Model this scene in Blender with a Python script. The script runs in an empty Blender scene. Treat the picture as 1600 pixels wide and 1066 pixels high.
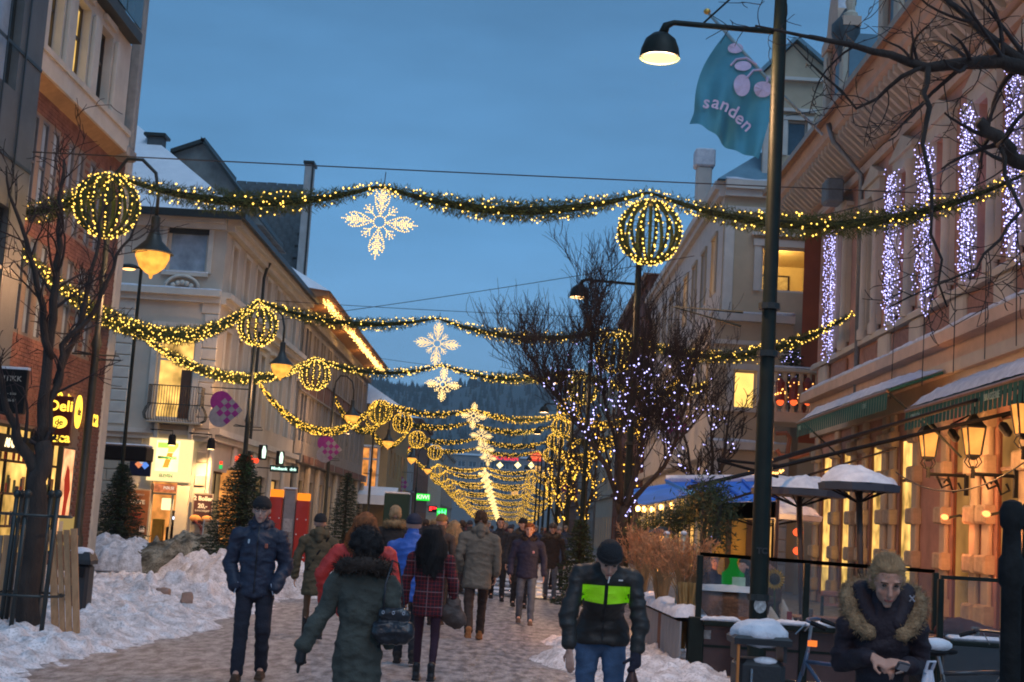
import bpy, bmesh, math, random
import numpy as np
from mathutils import Vector, Matrix
SC = bpy.context.scene
COL = SC.collection
PI = math.pi
rnd = random.Random(7)

# ------------------------------------------------------------------ camera
F_PX = 2200.0
def _rot(yaw, pitch, roll):
    return (Matrix.Rotation(math.radians(yaw), 3, 'Z') @ Matrix.Rotation(PI/2 + math.radians(pitch), 3, 'X')
            @ Matrix.Rotation(math.radians(roll), 3, 'Z'))
CAM_R = _rot(0.34, 7.5, 3.5)
CAM_C = Vector((0, 0, 1.65))
cam_d = bpy.data.cameras.new('camera')
cam_d.sensor_width = 36; cam_d.lens = 36*F_PX/1600
cam_d.clip_end = 6000; cam_d.clip_start = 0.1
cam = bpy.data.objects.new('camera', cam_d)
COL.objects.link(cam)
cam.matrix_world = Matrix.Translation(CAM_C) @ CAM_R.to_4x4()
SC.camera = cam

# ------------------------------------------------------------------ sky and weak dusk light
wd = bpy.data.worlds.new('World'); SC.world = wd; wd.use_nodes = True
nt = wd.node_tree; nt.nodes.clear()
def N(nt, t, **k):
    n = nt.nodes.new(t)
    for a, b in k.items(): setattr(n, a, b)
    return n
wo = N(nt, 'ShaderNodeOutputWorld'); bg = N(nt, 'ShaderNodeBackground'); bg.inputs[1].default_value = 1.0
tc = N(nt, 'ShaderNodeTexCoord'); sx = N(nt, 'ShaderNodeSeparateXYZ')
nt.links.new(tc.outputs['Generated'], sx.inputs[0])
ramp = N(nt, 'ShaderNodeValToRGB')
cr = ramp.color_ramp
cr.elements[0].position = 0.0; cr.elements[0].color = (.26, .48, .74, 1)
cr.elements[1].position = 1.0; cr.elements[1].color = (.11, .24, .44, 1)
for p, c in ((.10, (.19, .42, .71, 1)), (.2, (.130, .345, .64, 1)), (.34, (.098, .262, .50, 1)), (.5, (.10, .245, .46, 1))):
    e = cr.elements.new(p); e.color = c
nt.links.new(sx.outputs['Z'], ramp.inputs[0])
mp = N(nt, 'ShaderNodeMapping'); mp.inputs['Scale'].default_value = (1.0, 1.0, 4.0)
nz = N(nt, 'ShaderNodeTexNoise'); nz.inputs['Scale'].default_value = 2.2; nz.inputs['Detail'].default_value = 6; nz.inputs['Roughness'].default_value = .55
nt.links.new(tc.outputs['Generated'], mp.inputs[0]); nt.links.new(mp.outputs[0], nz.inputs['Vector'])
mr = N(nt, 'ShaderNodeMapRange'); mr.inputs[1].default_value = .3; mr.inputs[2].default_value = .7; mr.inputs[3].default_value = .76; mr.inputs[4].default_value = 1.22
nt.links.new(nz.outputs[0], mr.inputs[0])
vm = N(nt, 'ShaderNodeVectorMath', operation='SCALE')
nt.links.new(ramp.outputs[0], vm.inputs[0]); nt.links.new(mr.outputs[0], vm.inputs['Scale'])
nt.links.new(vm.outputs[0], bg.inputs[0]); nt.links.new(bg.outputs[0], wo.inputs[0])
sun = bpy.data.lights.new('sun', 'SUN'); sun.energy = 1.0; sun.angle = math.radians(40); sun.color = (.6, .78, 1)
so = bpy.data.objects.new('sun', sun); so.rotation_euler = (math.radians(35), 0, math.radians(30)); COL.objects.link(so)
vs = SC.view_settings; vs.view_transform = 'Standard'; vs.look = 'None'; vs.exposure = 0; vs.gamma = 1; vs.use_curve_mapping = False
SC.cycles.sample_clamp_indirect = 2.0
SC.cycles.max_bounces = 6; SC.cycles.diffuse_bounces = 2; SC.cycles.glossy_bounces = 2
SC.cycles.transmission_bounces = 4; SC.cycles.transparent_max_bounces = 12
SC.cycles.use_denoising = True
SC.cycles.filter_width = 1.9

# ------------------------------------------------------------------ measuring helpers: where a sight line meets a wall, a depth or the ground
def _ray(px, py): return CAM_R @ Vector(((px-800)/F_PX, -(py-533)/F_PX, -1))
def WY(px, py, Y):
    r = _ray(px, py); return CAM_C + r*(Y/r.y)
def WX(px, py, X):
    r = _ray(px, py); return CAM_C + r*(X/r.x)
def WZ(px, py, Z=0.0):
    r = _ray(px, py); return CAM_C + r*((Z-1.65)/r.z)

# ------------------------------------------------------------------ materials
MATS = {}
def pm(name, base=(.3, .3, .3), rough=.8, var=.15, scale=6, bump=.15, bscale=40, metal=0, base2=None, emit=None, estr=0, stretch=None, sample=True, detail=5, coat=0, alpha=None, trans=0, spec=.5, grit=0, lo=.32, hi=.68):
    if name in MATS: return MATS[name]
    m = bpy.data.materials.new(name); m.use_nodes = True
    t = m.node_tree; b = t.nodes['Principled BSDF']
    b.inputs['Roughness'].default_value = rough; b.inputs['Metallic'].default_value = metal
    b.inputs['Specular IOR Level'].default_value = spec
    if coat: b.inputs['Coat Weight'].default_value = coat
    if trans: b.inputs['Transmission Weight'].default_value = trans
    if alpha is not None: b.inputs['Alpha'].default_value = alpha
    c1 = tuple(base)+(1,) if len(base) == 3 else base
    if base2 is None: c0 = tuple(max(0, x*(1-var)) for x in c1[:3])+(1,); c2 = tuple(min(1, x*(1+var)) for x in c1[:3])+(1,)
    else: c0 = c1; c2 = tuple(base2)+(1,)
    co = N(t, 'ShaderNodeTexCoord'); v = co.outputs['Object']
    if stretch:
        mpn = N(t, 'ShaderNodeMapping'); mpn.inputs['Scale'].default_value = stretch; t.links.new(v, mpn.inputs[0]); v = mpn.outputs[0]
    n1 = N(t, 'ShaderNodeTexNoise'); n1.inputs['Scale'].default_value = scale; n1.inputs['Detail'].default_value = detail; n1.inputs['Roughness'].default_value = .6
    t.links.new(v, n1.inputs['Vector'])
    r = N(t, 'ShaderNodeValToRGB'); r.color_ramp.elements[0].position = lo; r.color_ramp.elements[1].position = hi
    r.color_ramp.elements[0].color = c0; r.color_ramp.elements[1].color = c2
    t.links.new(n1.outputs[0], r.inputs[0]); t.links.new(r.outputs[0], b.inputs['Base Color'])
    if grit:
        n3 = N(t, 'ShaderNodeTexNoise'); n3.inputs['Scale'].default_value = 38; n3.inputs['Detail'].default_value = 3; t.links.new(co.outputs['Object'], n3.inputs['Vector'])
        g3 = N(t, 'ShaderNodeMapRange'); g3.inputs[1].default_value = .52; g3.inputs[2].default_value = .62; g3.inputs[3].default_value = 0; g3.inputs[4].default_value = grit; t.links.new(n3.outputs[0], g3.inputs[0])
        mx3 = N(t, 'ShaderNodeMix'); mx3.data_type = 'RGBA'; t.links.new(g3.outputs[0], mx3.inputs['Factor']); t.links.new(r.outputs[0], mx3.inputs['A']); mx3.inputs['B'].default_value = (.05, .035, .025, 1); t.links.new(mx3.outputs['Result'], b.inputs['Base Color'])
    if bump:
        n2 = N(t, 'ShaderNodeTexNoise'); n2.inputs['Scale'].default_value = bscale; n2.inputs['Detail'].default_value = 4
        t.links.new(v, n2.inputs['Vector'])
        bp = N(t, 'ShaderNodeBump'); bp.inputs['Strength'].default_value = bump; bp.inputs['Distance'].default_value = .02
        t.links.new(n2.outputs[0], bp.inputs['Height']); t.links.new(bp.outputs[0], b.inputs['Normal'])
    if emit:
        b.inputs['Emission Color'].default_value = tuple(emit)+(1,); b.inputs['Emission Strength'].default_value = estr
        if not sample: m.cycles.emission_sampling = 'NONE'
    MATS[name] = m
    return m
def em(name, col, s, sample=True, var=0, scale=8):
    if name in MATS: return MATS[name]
    m = bpy.data.materials.new(name); m.use_nodes = True
    t = m.node_tree; t.nodes.clear(); o = N(t, 'ShaderNodeOutputMaterial'); e = N(t, 'ShaderNodeEmission')
    e.inputs[0].default_value = tuple(col)+(1,); e.inputs[1].default_value = s
    if var:
        co = N(t, 'ShaderNodeTexCoord'); n1 = N(t, 'ShaderNodeTexNoise'); n1.inputs['Scale'].default_value = scale
        t.links.new(co.outputs['Object'], n1.inputs['Vector'])
        mr = N(t, 'ShaderNodeMapRange'); mr.inputs[1].default_value = .3; mr.inputs[2].default_value = .7
        mr.inputs[3].default_value = s*(1-var); mr.inputs[4].default_value = s*(1+var)
        t.links.new(n1.outputs[0], mr.inputs[0]); t.links.new(mr.outputs[0], e.inputs[1])
    t.links.new(e.outputs[0], o.inputs[0])
    if not sample: m.cycles.emission_sampling = 'NONE'
    MATS[name] = m; return m
def glass(name, col=(.9, .95, .95), alpha=.25, rough=.05):
    if name in MATS: return MATS[name]
    m = bpy.data.materials.new(name); m.use_nodes = True; t = m.node_tree; t.nodes.clear()
    o = N(t, 'ShaderNodeOutputMaterial'); mx = N(t, 'ShaderNodeMixShader'); tr = N(t, 'ShaderNodeBsdfTransparent'); g = N(t, 'ShaderNodeBsdfGlossy')
    tr.inputs[0].default_value = tuple(col)+(1,); g.inputs['Roughness'].default_value = rough; g.inputs[0].default_value = (.8, .85, .9, 1)
    fr = N(t, 'ShaderNodeFresnel'); fr.inputs[0].default_value = 1.5
    ad = N(t, 'ShaderNodeMath', operation='ADD'); ad.inputs[1].default_value = alpha*.3; t.links.new(fr.outputs[0], ad.inputs[0])
    t.links.new(ad.outputs[0], mx.inputs[0]); t.links.new(tr.outputs[0], mx.inputs[1]); t.links.new(g.outputs[0], mx.inputs[2]); t.links.new(mx.outputs[0], o.inputs[0])
    MATS[name] = m; return m

snow = pm('snow', (.72, .73, .76), .65, .08, 2.5, .35, 14, base2=(.82, .82, .84))
snow_trod = pm('trodden_snow', (.40, .35, .335), .75, scale=4.5, bump=1.0, bscale=18, base2=(.84, .81, .82), detail=12, grit=.35, lo=.30, hi=.62)
snow_dirty = pm('dirty_snow', (.05, .036, .017), .9, scale=2.2, bump=1.0, bscale=14, base2=(.44, .37, .26), detail=15, grit=.7, lo=.4, hi=.62)
snow_sill = pm('sill_snow', (.55, .57, .63), .75, scale=6, bump=.8, bscale=22, base2=(.78, .79, .83), detail=8)
dark_metal = pm('dark_metal', (.018, .024, .022), .45, .3, 8, .1, 60)
green_metal = pm('green_metal', (.008, .014, .010), .5, .3, 5, .1, 60, spec=.25)
wire_m = pm('wire', (.02, .02, .02), .6)
bark = pm('bark', (.035, .025, .02), .9, .4, 9, .8, 45, stretch=(1, 1, .3))
twig_m = pm('twig', (.03, .02, .018), .85, .3, 9, 0)
needle = pm('needle', (.03, .05, .010), .7, scale=9, bump=0, base2=(.11, .14, .03))
needle_dark = pm('needle_dark', (.008, .02, .01), .75, scale=6, bump=0, base2=(.03, .06, .02))
core_g = pm('garland_core', (.008, .016, .005), .9, .3, 9, .3)
bulb_y = em('bulb_yellow', (1, .60, .10), 4.0, False)
bulb_yn = em('bulb_yellow_far', (1, .53, .06), 3.4, False)
bulb_w = em('bulb_white_warm', (1, .66, .24), 2.6, False)
bulb_b = em('bulb_blue_white', (.50, .47, 1), 3.6, False)
bulb_o = em('bulb_orange', (1, .45, .1), 5, False)
brick_m = pm('brick', (.13, .052, .04), .85, scale=3.5, bump=.5, bscale=60, base2=(.27, .12, .09))
mortar_m = pm('mortar', (.22, .17, .14), .9, .15, 20, .4, 80)
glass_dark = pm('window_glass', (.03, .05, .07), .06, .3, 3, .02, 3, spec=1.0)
glass_sky = pm('window_glass_sky', (.34, .43, .52), .12, .3, 1.5, .03, 3, spec=1.0)  # sky reflection painted into the base colour, with pale curtains behind
lit_y = em('lit_window_yellow', (1, .56, .14), 1.1, True, .75, 1.6)
lit_w = em('lit_window_warm', (1, .50, .13), 1.0, True, .4, 1.5)
lit_o = em('lit_window_orange', (1, .36, .08), .9, True, .5, 2)
cream = pm('cream_stucco', (.50, .43, .33), .85, .1, 1.2, .3, 30)
cream_trim = pm('cream_trim', (.58, .53, .45), .8, .1, 2, .2, 30)
beige = pm('beige_stucco', (.52, .46, .38), .85, .12, .8, .3, 30)
beige_trim = pm('beige_trim', (.60, .56, .49), .8, .1, 2, .2, 30)
pink = pm('pink_stucco', (.47, .24, .17), .85, .2, 1.4, .35, 25)
pink_trim = pm('pink_trim', (.60, .42, .31), .8, .12, 2, .3, 30)
wood_o = pm('plank_wood', (.36, .19, .09), .75, scale=4, bump=.3, bscale=30, base2=(.50, .28, .14), stretch=(6, 6, .6))
slate = pm('slate', (.06, .075, .08), .6, .35, 3, .4, 30)
black_p = pm('black_paint', (.008, .008, .009), .6, .2, 6, .05, spec=.2)
white_p = pm('white_paint', (.7, .7, .7), .5, .06, 6, .05)

# ------------------------------------------------------------------ mesh helpers
def tag(o, label=None, cat=None, group=None, kind=None):
    if label: o['label'] = label
    if cat: o['category'] = cat
    if group: o['group'] = group
    if kind: o['kind'] = kind
    return o
def thing(name, label, cat, loc=(0, 0, 0), rz=0, group=None, kind=None):
    o = bpy.data.objects.new(name, None); COL.objects.link(o); o.empty_display_size = .2
    o.location = loc; o.rotation_euler = (0, 0, rz)
    return tag(o, label, cat, group, kind)
def link(name, me, parent=None, loc=None, rot=None, mat=None):
    o = bpy.data.objects.new(name, me); COL.objects.link(o)
    if mat is not None and len(me.materials) == 0: me.materials.append(mat)
    if parent: o.parent = parent
    if loc is not None: o.location = loc
    if rot is not None: o.rotation_euler = rot
    return o
def copy_tree(o, parent=None, loc=None, rz=None, label=None, group=None):
    c = o.copy(); COL.objects.link(c); c.parent = parent
    if loc is not None: c.location = loc
    if rz is not None: c.rotation_euler = (0, 0, rz)
    if label: c['label'] = label
    if group: c['group'] = group
    for ch in list(o.children): copy_tree(ch, c)
    return c

class MB:
    def __init__(s): s.v = []; s.f = []
    def add(s, vs, fs):
        k = len(s.v); s.v += [tuple(x) for x in vs]; s.f += [tuple(i+k for i in f) for f in fs]; return s
    def box(s, x0, x1, y0, y1, z0, z1):
        if x0 > x1: x0, x1 = x1, x0
        if y0 > y1: y0, y1 = y1, y0
        if z0 > z1: z0, z1 = z1, z0
        return s.add([(x0, y0, z0), (x1, y0, z0), (x1, y1, z0), (x0, y1, z0), (x0, y0, z1), (x1, y0, z1), (x1, y1, z1), (x0, y1, z1)],
                     [(0, 3, 2, 1), (4, 5, 6, 7), (0, 1, 5, 4), (1, 2, 6, 5), (2, 3, 7, 6), (3, 0, 4, 7)])
    def bbox(s, x0, x1, y0, y1, z0, z1, b=.02):
        "box with chamfered vertical and top edges"
        if x0 > x1: x0, x1 = x1, x0
        if y0 > y1: y0, y1 = y1, y0
        def ring(i, z): return [(x0+i+b, y0+i, z), (x1-i-b, y0+i, z), (x1-i, y0+i+b, z), (x1-i, y1-i-b, z), (x1-i-b, y1-i, z), (x0+i+b, y1-i, z), (x0+i, y1-i-b, z), (x0+i, y0+i+b, z)]
        rs = [ring(b, z0), ring(0, z0+b), ring(0, z1-b), ring(b, z1)]
        return s.rings(rs)
    def rings(s, rs, cap=True, close=True):
        n = len(rs[0]); k = len(s.v)
        for r in rs: s.v += [tuple(p) for p in r]
        for i in range(len(rs)-1):
            for j in range(n if close else n-1):
                a = k+i*n+j; b_ = k+i*n+(j+1) % n
                s.f.append((a, b_, b_+n, a+n))
        if cap:
            s.f.append(tuple(k+j for j in range(n-1, -1, -1))); s.f.append(tuple(k+(len(rs)-1)*n+j for j in range(n)))
        return s
    def tube(s, pts, r, n=6, cap=True):
        pts = [Vector(p) for p in pts]
        if not hasattr(r, '__len__'): r = [r]*len(pts)
        rs = []; up = Vector((0, 0, 1)); pn = None
        for i, p in enumerate(pts):
            d = (pts[min(i+1, len(pts)-1)]-pts[max(i-1, 0)])
            if d.length < 1e-9: d = Vector((0, 0, 1))
            d.normalize()
            if pn is None:
                a = d.cross(up)
                if a.length < .05: a = d.cross(Vector((1, 0, 0)))
            else:
                a = pn - d*pn.dot(d)
                if a.length < 1e-4: a = d.cross(up)
            a.normalize(); pn = a; b_ = d.cross(a)
            rs.append([p+(a*math.cos(2*PI*j/n)+b_*math.sin(2*PI*j/n))*r[i] for j in range(n)])
        return s.rings(rs, cap)
    def lathe(s, prof, c=(0, 0, 0), n=16, cap=True):
        rs = [[(c[0]+r*math.cos(2*PI*j/n), c[1]+r*math.sin(2*PI*j/n), c[2]+z) for j in range(n)] for r, z in prof]
        return s.rings(rs, cap)
    def ell(s, c, rx, ry, rz, n=10, m=7, rot=None):
        rs = []
        for i in range(m+1):
            t = PI*i/m; q = max(math.sin(t), .02)
            rr = []
            for j in range(n):
                p = Vector((rx*q*math.cos(2*PI*j/n), ry*q*math.sin(2*PI*j/n), -rz*math.cos(t)))
                if rot is not None: p = rot @ p
                rr.append((c[0]+p.x, c[1]+p.y, c[2]+p.z))
            rs.append(rr)
        return s.rings(rs)
    def cone(s, a, b, ra, rb, n=10, flat=1.0):
        "capsule of two radii, y-flattened by flat"
        a = Vector(a); b = Vector(b); d = b-a; L = d.length
        if L < 1e-6: return s.ell(a, ra, ra*flat, ra)
        q = d.to_track_quat('Z', 'Y').to_matrix(); rs = []
        for t in (-85, -50, -20): rs.append((math.cos(math.radians(t))*ra, math.sin(math.radians(t))*ra))
        for t in (20, 50, 85): rs.append((math.cos(math.radians(t))*rb, L+math.sin(math.radians(t))*rb))
        R_ = []
        for rr, z in rs:
            ring = []
            for j in range(n):
                p = q @ Vector((rr*math.cos(2*PI*j/n), rr*math.sin(2*PI*j/n), 0)); p.y *= flat
                ring.append(a + p + q @ Vector((0, 0, z)))
            R_.append(ring)
        return s.rings(R_)
    def quad(s, a, b, c, d): return s.add([a, b, c, d], [(0, 1, 2, 3)])
    def oct(s, c, r):
        x, y, z = c
        return s.add([(x+r, y, z), (x-r, y, z), (x, y+r, z), (x, y-r, z), (x, y, z+r), (x, y, z-r)],
                     [(0, 2, 4), (2, 1, 4), (1, 3, 4), (3, 0, 4), (2, 0, 5), (1, 2, 5), (3, 1, 5), (0, 3, 5)])
    def prism(s, poly, ax, a0, a1):
        "extrude a 2D polygon along axis ax (0,1,2); poly in the remaining two axes, in order"
        def P(p, a):
            l = list(p); l.insert(ax, a); return tuple(l)
        return s.rings([[P(p, a0) for p in poly], [P(p, a1) for p in poly]])
    def mesh(s, name, mat=None, smooth=False):
        me = bpy.data.meshes.new(name); me.from_pydata(s.v, [], s.f)
        if mat: me.materials.append(mat)
        bm = bmesh.new(); bm.from_mesh(me); bmesh.ops.recalc_face_normals(bm, faces=bm.faces); bm.to_mesh(me); bm.free()
        if smooth:
            me.polygons.foreach_set('use_smooth', [True]*len(me.polygons))
            if smooth == 'auto':
                try: me.set_sharp_from_angle(angle=math.radians(40))
                except Exception: pass
        me.update(); return me
    def build(s, name, mat=None, parent=None, loc=None, smooth=False, kind=None, rot=None, label=None):
        o = link(name, s.mesh(name, mat, smooth), parent, loc, rot)
        if kind: o['kind'] = kind
        if label: o['label'] = label
        return o
def fast_mesh(name, V, Fq, mat):
    "numpy quads/tris mesh"
    me = bpy.data.meshes.new(name); V = np.asarray(V, dtype=np.float32); Fq = np.asarray(Fq, dtype=np.int32)
    k = Fq.shape[1]
    me.vertices.add(len(V)); me.vertices.foreach_set('co', V.ravel())
    me.loops.add(Fq.size); me.loops.foreach_set('vertex_index', Fq.ravel())
    me.polygons.add(len(Fq)); me.polygons.foreach_set('loop_start', np.arange(0, Fq.size, k, dtype=np.int32))
    me.update(calc_edges=True); me.validate(); me.materials.append(mat); return me
def octs_mesh(name, C, r, mat):
    C = np.asarray(C, dtype=np.float32); r = np.broadcast_to(np.asarray(r, dtype=np.float32), (len(C),))
    D = np.array([(1, 0, 0), (-1, 0, 0), (0, 1, 0), (0, -1, 0), (0, 0, 1), (0, 0, -1)], dtype=np.float32)
    V = (C[:, None, :]+D[None]*r[:, None, None]).reshape(-1, 3)
    T = np.array([(0, 2, 4), (2, 1, 4), (1, 3, 4), (3, 0, 4), (2, 0, 5), (1, 2, 5), (3, 1, 5), (0, 3, 5)])
    Fq = (T[None]+6*np.arange(len(C))[:, None, None]).reshape(-1, 3)
    return fast_mesh(name, V, Fq, mat)
def leaves_mesh(name, P, D, L, W, mat, seed=1):
    "one thin two-sided blade per point: P start, D direction, L length, W width"
    r = np.random.RandomState(seed); P = np.asarray(P, float); D = np.asarray(D, float); n = len(P)
    D = D/np.linalg.norm(D, axis=1, keepdims=True)
    S = np.cross(D, r.normal(size=(n, 3))); S /= np.linalg.norm(S, axis=1, keepdims=True)+1e-9
    L = np.broadcast_to(L, (n,))[:, None]; W = np.broadcast_to(W, (n,))[:, None]
    V = np.stack([P-S*W*.3, P+D*L*.5-S*W*.5, P+D*L, P+D*L*.5+S*W*.5], 1).reshape(-1, 3)
    Fq = np.arange(4*n).reshape(n, 4)
    return fast_mesh(name, V, Fq, mat)
# value noise, vectorised
def _h(i, j, k, seed):
    n = (i*374761393 + j*668265263 + k*2147483647 + seed*1274126177) & 0x7fffffff
    n = ((n ^ (n >> 13))*1274126177) & 0x7fffffff
    return ((n ^ (n >> 16)) & 0xffff)/65535.0
def vnoise(P, scale=1.0, seed=0):
    P = np.asarray(P, float)*scale; I = np.floor(P).astype(np.int64); f = P-I; f = f*f*(3-2*f); out = 0
    for a in (0, 1):
        for b in (0, 1):
            for c in (0, 1):
                w = (f[..., 0] if a else 1-f[..., 0])*(f[..., 1] if b else 1-f[..., 1])*(f[..., 2] if c else 1-f[..., 2])
                out = out + w*_h(I[..., 0]+a, I[..., 1]+b, I[..., 2]+c, seed)
    return out*2-1
def fbm(P, scale=1.0, oct_=4, seed=0, gain=.5):
    s = 0; a = 1; t = 0
    for i in range(oct_):
        s = s + a*vnoise(P, scale*2**i, seed+i); t += a; a *= gain
    return s/t
def remesh(mb, name, mat, voxel=.015, smooth_it=2, disp=None, decim=None):
    "melt overlapping closed shapes into one continuous skin"
    me0 = mb.mesh(name+'_src'); o = bpy.data.objects.new('tmp', me0); COL.objects.link(o)
    m = o.modifiers.new('r', 'REMESH'); m.mode = 'VOXEL'; m.voxel_size = voxel
    if smooth_it:
        s_ = o.modifiers.new('s', 'SMOOTH'); s_.iterations = smooth_it; s_.factor = .6
    dg = bpy.context.evaluated_depsgraph_get(); me = bpy.data.meshes.new_from_object(o.evaluated_get(dg))
    bpy.data.objects.remove(o); bpy.data.meshes.remove(me0)
    me.name = name; me.materials.clear(); me.materials.append(mat)
    if disp is not None:
        n = len(me.vertices); co = np.empty(n*3); no = np.empty(n*3)
        me.vertices.foreach_get('co', co); me.vertices.foreach_get('normal', no)
        co = co.reshape(-1, 3); no = no.reshape(-1, 3)
        co = co+no*disp(co, no)[:, None]; me.vertices.foreach_set('co', co.ravel())
    me.polygons.foreach_set('use_smooth', [True]*len(me.polygons)); me.update()
    return me
def text_mesh(body, size, mat, ext=.005, align='CENTER', name='lettering', bold=0.0, spacing=1.0, shear=0):
    cu = bpy.data.curves.new('t', 'FONT'); cu.body = body; cu.size = size; cu.extrude = ext; cu.align_x = align; cu.align_y = 'CENTER'
    cu.offset = bold; cu.space_character = spacing; cu.resolution_u = 3; cu.shear = shear
    o = bpy.data.objects.new('t', cu); COL.objects.link(o)
    dg = bpy.context.evaluated_depsgraph_get(); me = bpy.data.meshes.new_from_object(o.evaluated_get(dg))
    bpy.data.objects.remove(o); bpy.data.curves.remove(cu); me.name = name; me.materials.clear(); me.materials.append(mat)
    return me
def text(body, size, mat, parent, loc, rot=(PI/2, 0, 0), **k):
    return link(k.get('name', 'lettering'), text_mesh(body, size, mat, **k), parent, loc, rot)
def plight(name, loc, w, col, r=.08, parent=None):
    l = bpy.data.lights.new(name, 'POINT'); l.energy = w; l.color = col; l.shadow_soft_size = r
    o = bpy.data.objects.new(name, l); COL.objects.link(o); o.location = loc
    if parent: o.parent = parent
    return o

# ------------------------------------------------------------------ wall builder: u along the wall, n outwards, z up
class Wall:
    def __init__(s, O, U, parent, inv=(0, 0, 0)):
        s.O = Vector(O); s.U = Vector(U).normalized(); s.N = s.U.cross(Vector((0, 0, 1))); s.parent = parent
        s.M = Matrix((( s.U.x, s.N.x, 0, s.O.x), (s.U.y, s.N.y, 0, s.O.y), (0, 0, 1, s.O.z), (0, 0, 0, 1)))
    def P(s, u, n, z): return s.O + s.U*u + s.N*n + Vector((0, 0, z))
    def put(s, mb, name, mat, smooth=False, label=None, parent=None, kind=None):
        mb.v = [tuple(s.P(*p)) for p in mb.v]
        return mb.build(name, mat, parent or s.parent, smooth=smooth, label=label, kind=kind)
    def wall(s, L, z0, z1, holes, mat, depth=.22, name='wall', u0=0):
        us = sorted(set([u0, L]+[h[0] for h in holes]+[h[1] for h in holes])); zs = sorted(set([z0, z1]+[h[2] for h in holes]+[h[3] for h in holes]))
        us = [u for u in us if u0 <= u <= L]; zs = [z for z in zs if z0 <= z <= z1]
        mb = MB()
        for a, b in zip(us, us[1:]):
            for c, d in zip(zs, zs[1:]):
                mu, mz = (a+b)/2, (c+d)/2
                if any(h[0] < mu < h[1] and h[2] < mz < h[3] for h in holes): continue
                mb.quad((a, 0, c), (b, 0, c), (b, 0, d), (a, 0, d))
        for h in holes:
            a, b, c, d = h[:4]; D = -depth
            mb.quad((a, 0, c), (a, D, c), (a, D, d), (a, 0, d)); mb.quad((b, 0, c), (b, 0, d), (b, D, d), (b, D, c))
            mb.quad((a, 0, c), (b, 0, c), (b, D, c), (a, D, c)); mb.quad((a, 0, d), (a, D, d), (b, D, d), (b, 0, d))
        me = bpy.data.meshes.new(name); me.from_pydata([tuple(s.P(*p)) for p in mb.v], [], mb.f); me.materials.append(mat)
        return link(name, me, s.parent)
    def window(s, a, b, c, d, frame=white_p, pane=glass_dark, nx=2, nz=2, depth=.18, fw=.07, sill=None, bars=.035, tz=None, label=None):
        w = MB(); D = -depth
        w.box(a, a+fw, D-.04, D+.04, c, d); w.box(b-fw, b, D-.04, D+.04, c, d); w.box(a+fw, b-fw, D-.037, D+.037, c, c+fw); w.box(a+fw, b-fw, D-.037, D+.037, d-fw, d)
        for i in range(1, nx): u = a+(b-a)*i/nx; w.box(u-bars, u+bars, D-.03, D+.033, c+fw, d-fw)
        for i in range(1, nz):
            z = (c+(d-c)*i/nz) if (tz is None or nz > 2) else c+(d-c)*tz
            w.box(a+fw, b-fw, D-.027, D+.03, z-bars, z+bars)
        o = s.put(w, 'window', frame, label=label)
        g = MB().quad((a+fw*.5, D-.01, c+fw*.5), (b-fw*.5, D-.01, c+fw*.5), (b-fw*.5, D-.01, d-fw*.5), (a+fw*.5, D-.01, d-fw*.5))
        s.put(g, 'pane', pane, parent=o)
        if sill:
            q = MB().box(a-.08, b+.08, -.05, .12, c-.12, c-.012); s.put(q, 'sill', sill, parent=o)
            q = MB(); n_ = 7; rs = []
            for i in range(n_+1):
                u = a-.07+(b-a+.14)*i/n_; h = .03+.04*rnd.random()
                rs.append([(u, -.05, c-.012), (u, .12, c-.012), (u, .10, c+h*.7), (u, .02, c+h), (u, -.05, c+h*.6)])
            q.rings(rs); s.put(q, 'sill_snow', snow_sill, parent=o, smooth=True)
        return o
    def band(s, a, b, z0, z1, n, mat, name='cornice', n0=0.002, snow_h=0, kind=None, ends=True):
        o = s.put(MB().box(a, b, n0, n, z0, z1), name, mat)
        if snow_h: s.snowstrip(a, b, max(n-.45, n0+.01), n-.01, z1+.001, snow_h)
        return o
    def snowstrip(s, a, b, n0, n1, z, h, name='ledge_snow'):
        k = max(3, int(abs(b-a)/.35)); rs = []
        for i in range(k+1):
            u = a+(b-a)*i/k; q = h*(.6+.7*rnd.random()); w = (n1-n0)
            e = n1+(rnd.random()-.6)*.04
            rs.append([(u, n0, z), (u, e, z), (u, e-.02, z+q*.55), (u, n0+w*.6, z+q), (u, n0+w*.3, z+q*1.05), (u, n0, z+q*.9)])
        return s.put(MB().rings(rs), name, snow_sill, smooth=True)
    def surround(s, a, b, c, d, mat, w=.14, n=.06, ped=0, name='window_surround'):
        m = MB(); m.box(a-w, a-.003, .003, n, c, d); m.box(b+.003, b+w, .003, n, c, d); m.box(a-w-.04, b+w+.04, .003, n+.03, d+.003, d+w)
        if ped == 1:
            m.prism([(a-w-.12, d+w+.12), (b+w+.12, d+w+.12), ((a+b)/2, d+w+.55)], 1, .003, .14) if False else m.rings([[(a-w-.12, y, d+w+.12), (b+w+.12, y, d+w+.12), ((a+b)/2, y, d+w+.5)] for y in (.004, .2)])
            m.box(a-w-.14, b+w+.14, .004, .22, d+w+.003, d+w+.118)
        if ped == 2: m.box(a-w-.12, b+w+.12, .004, .2, d+w+.12, d+w+.24)
        return s.put(m, name, mat)
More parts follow.
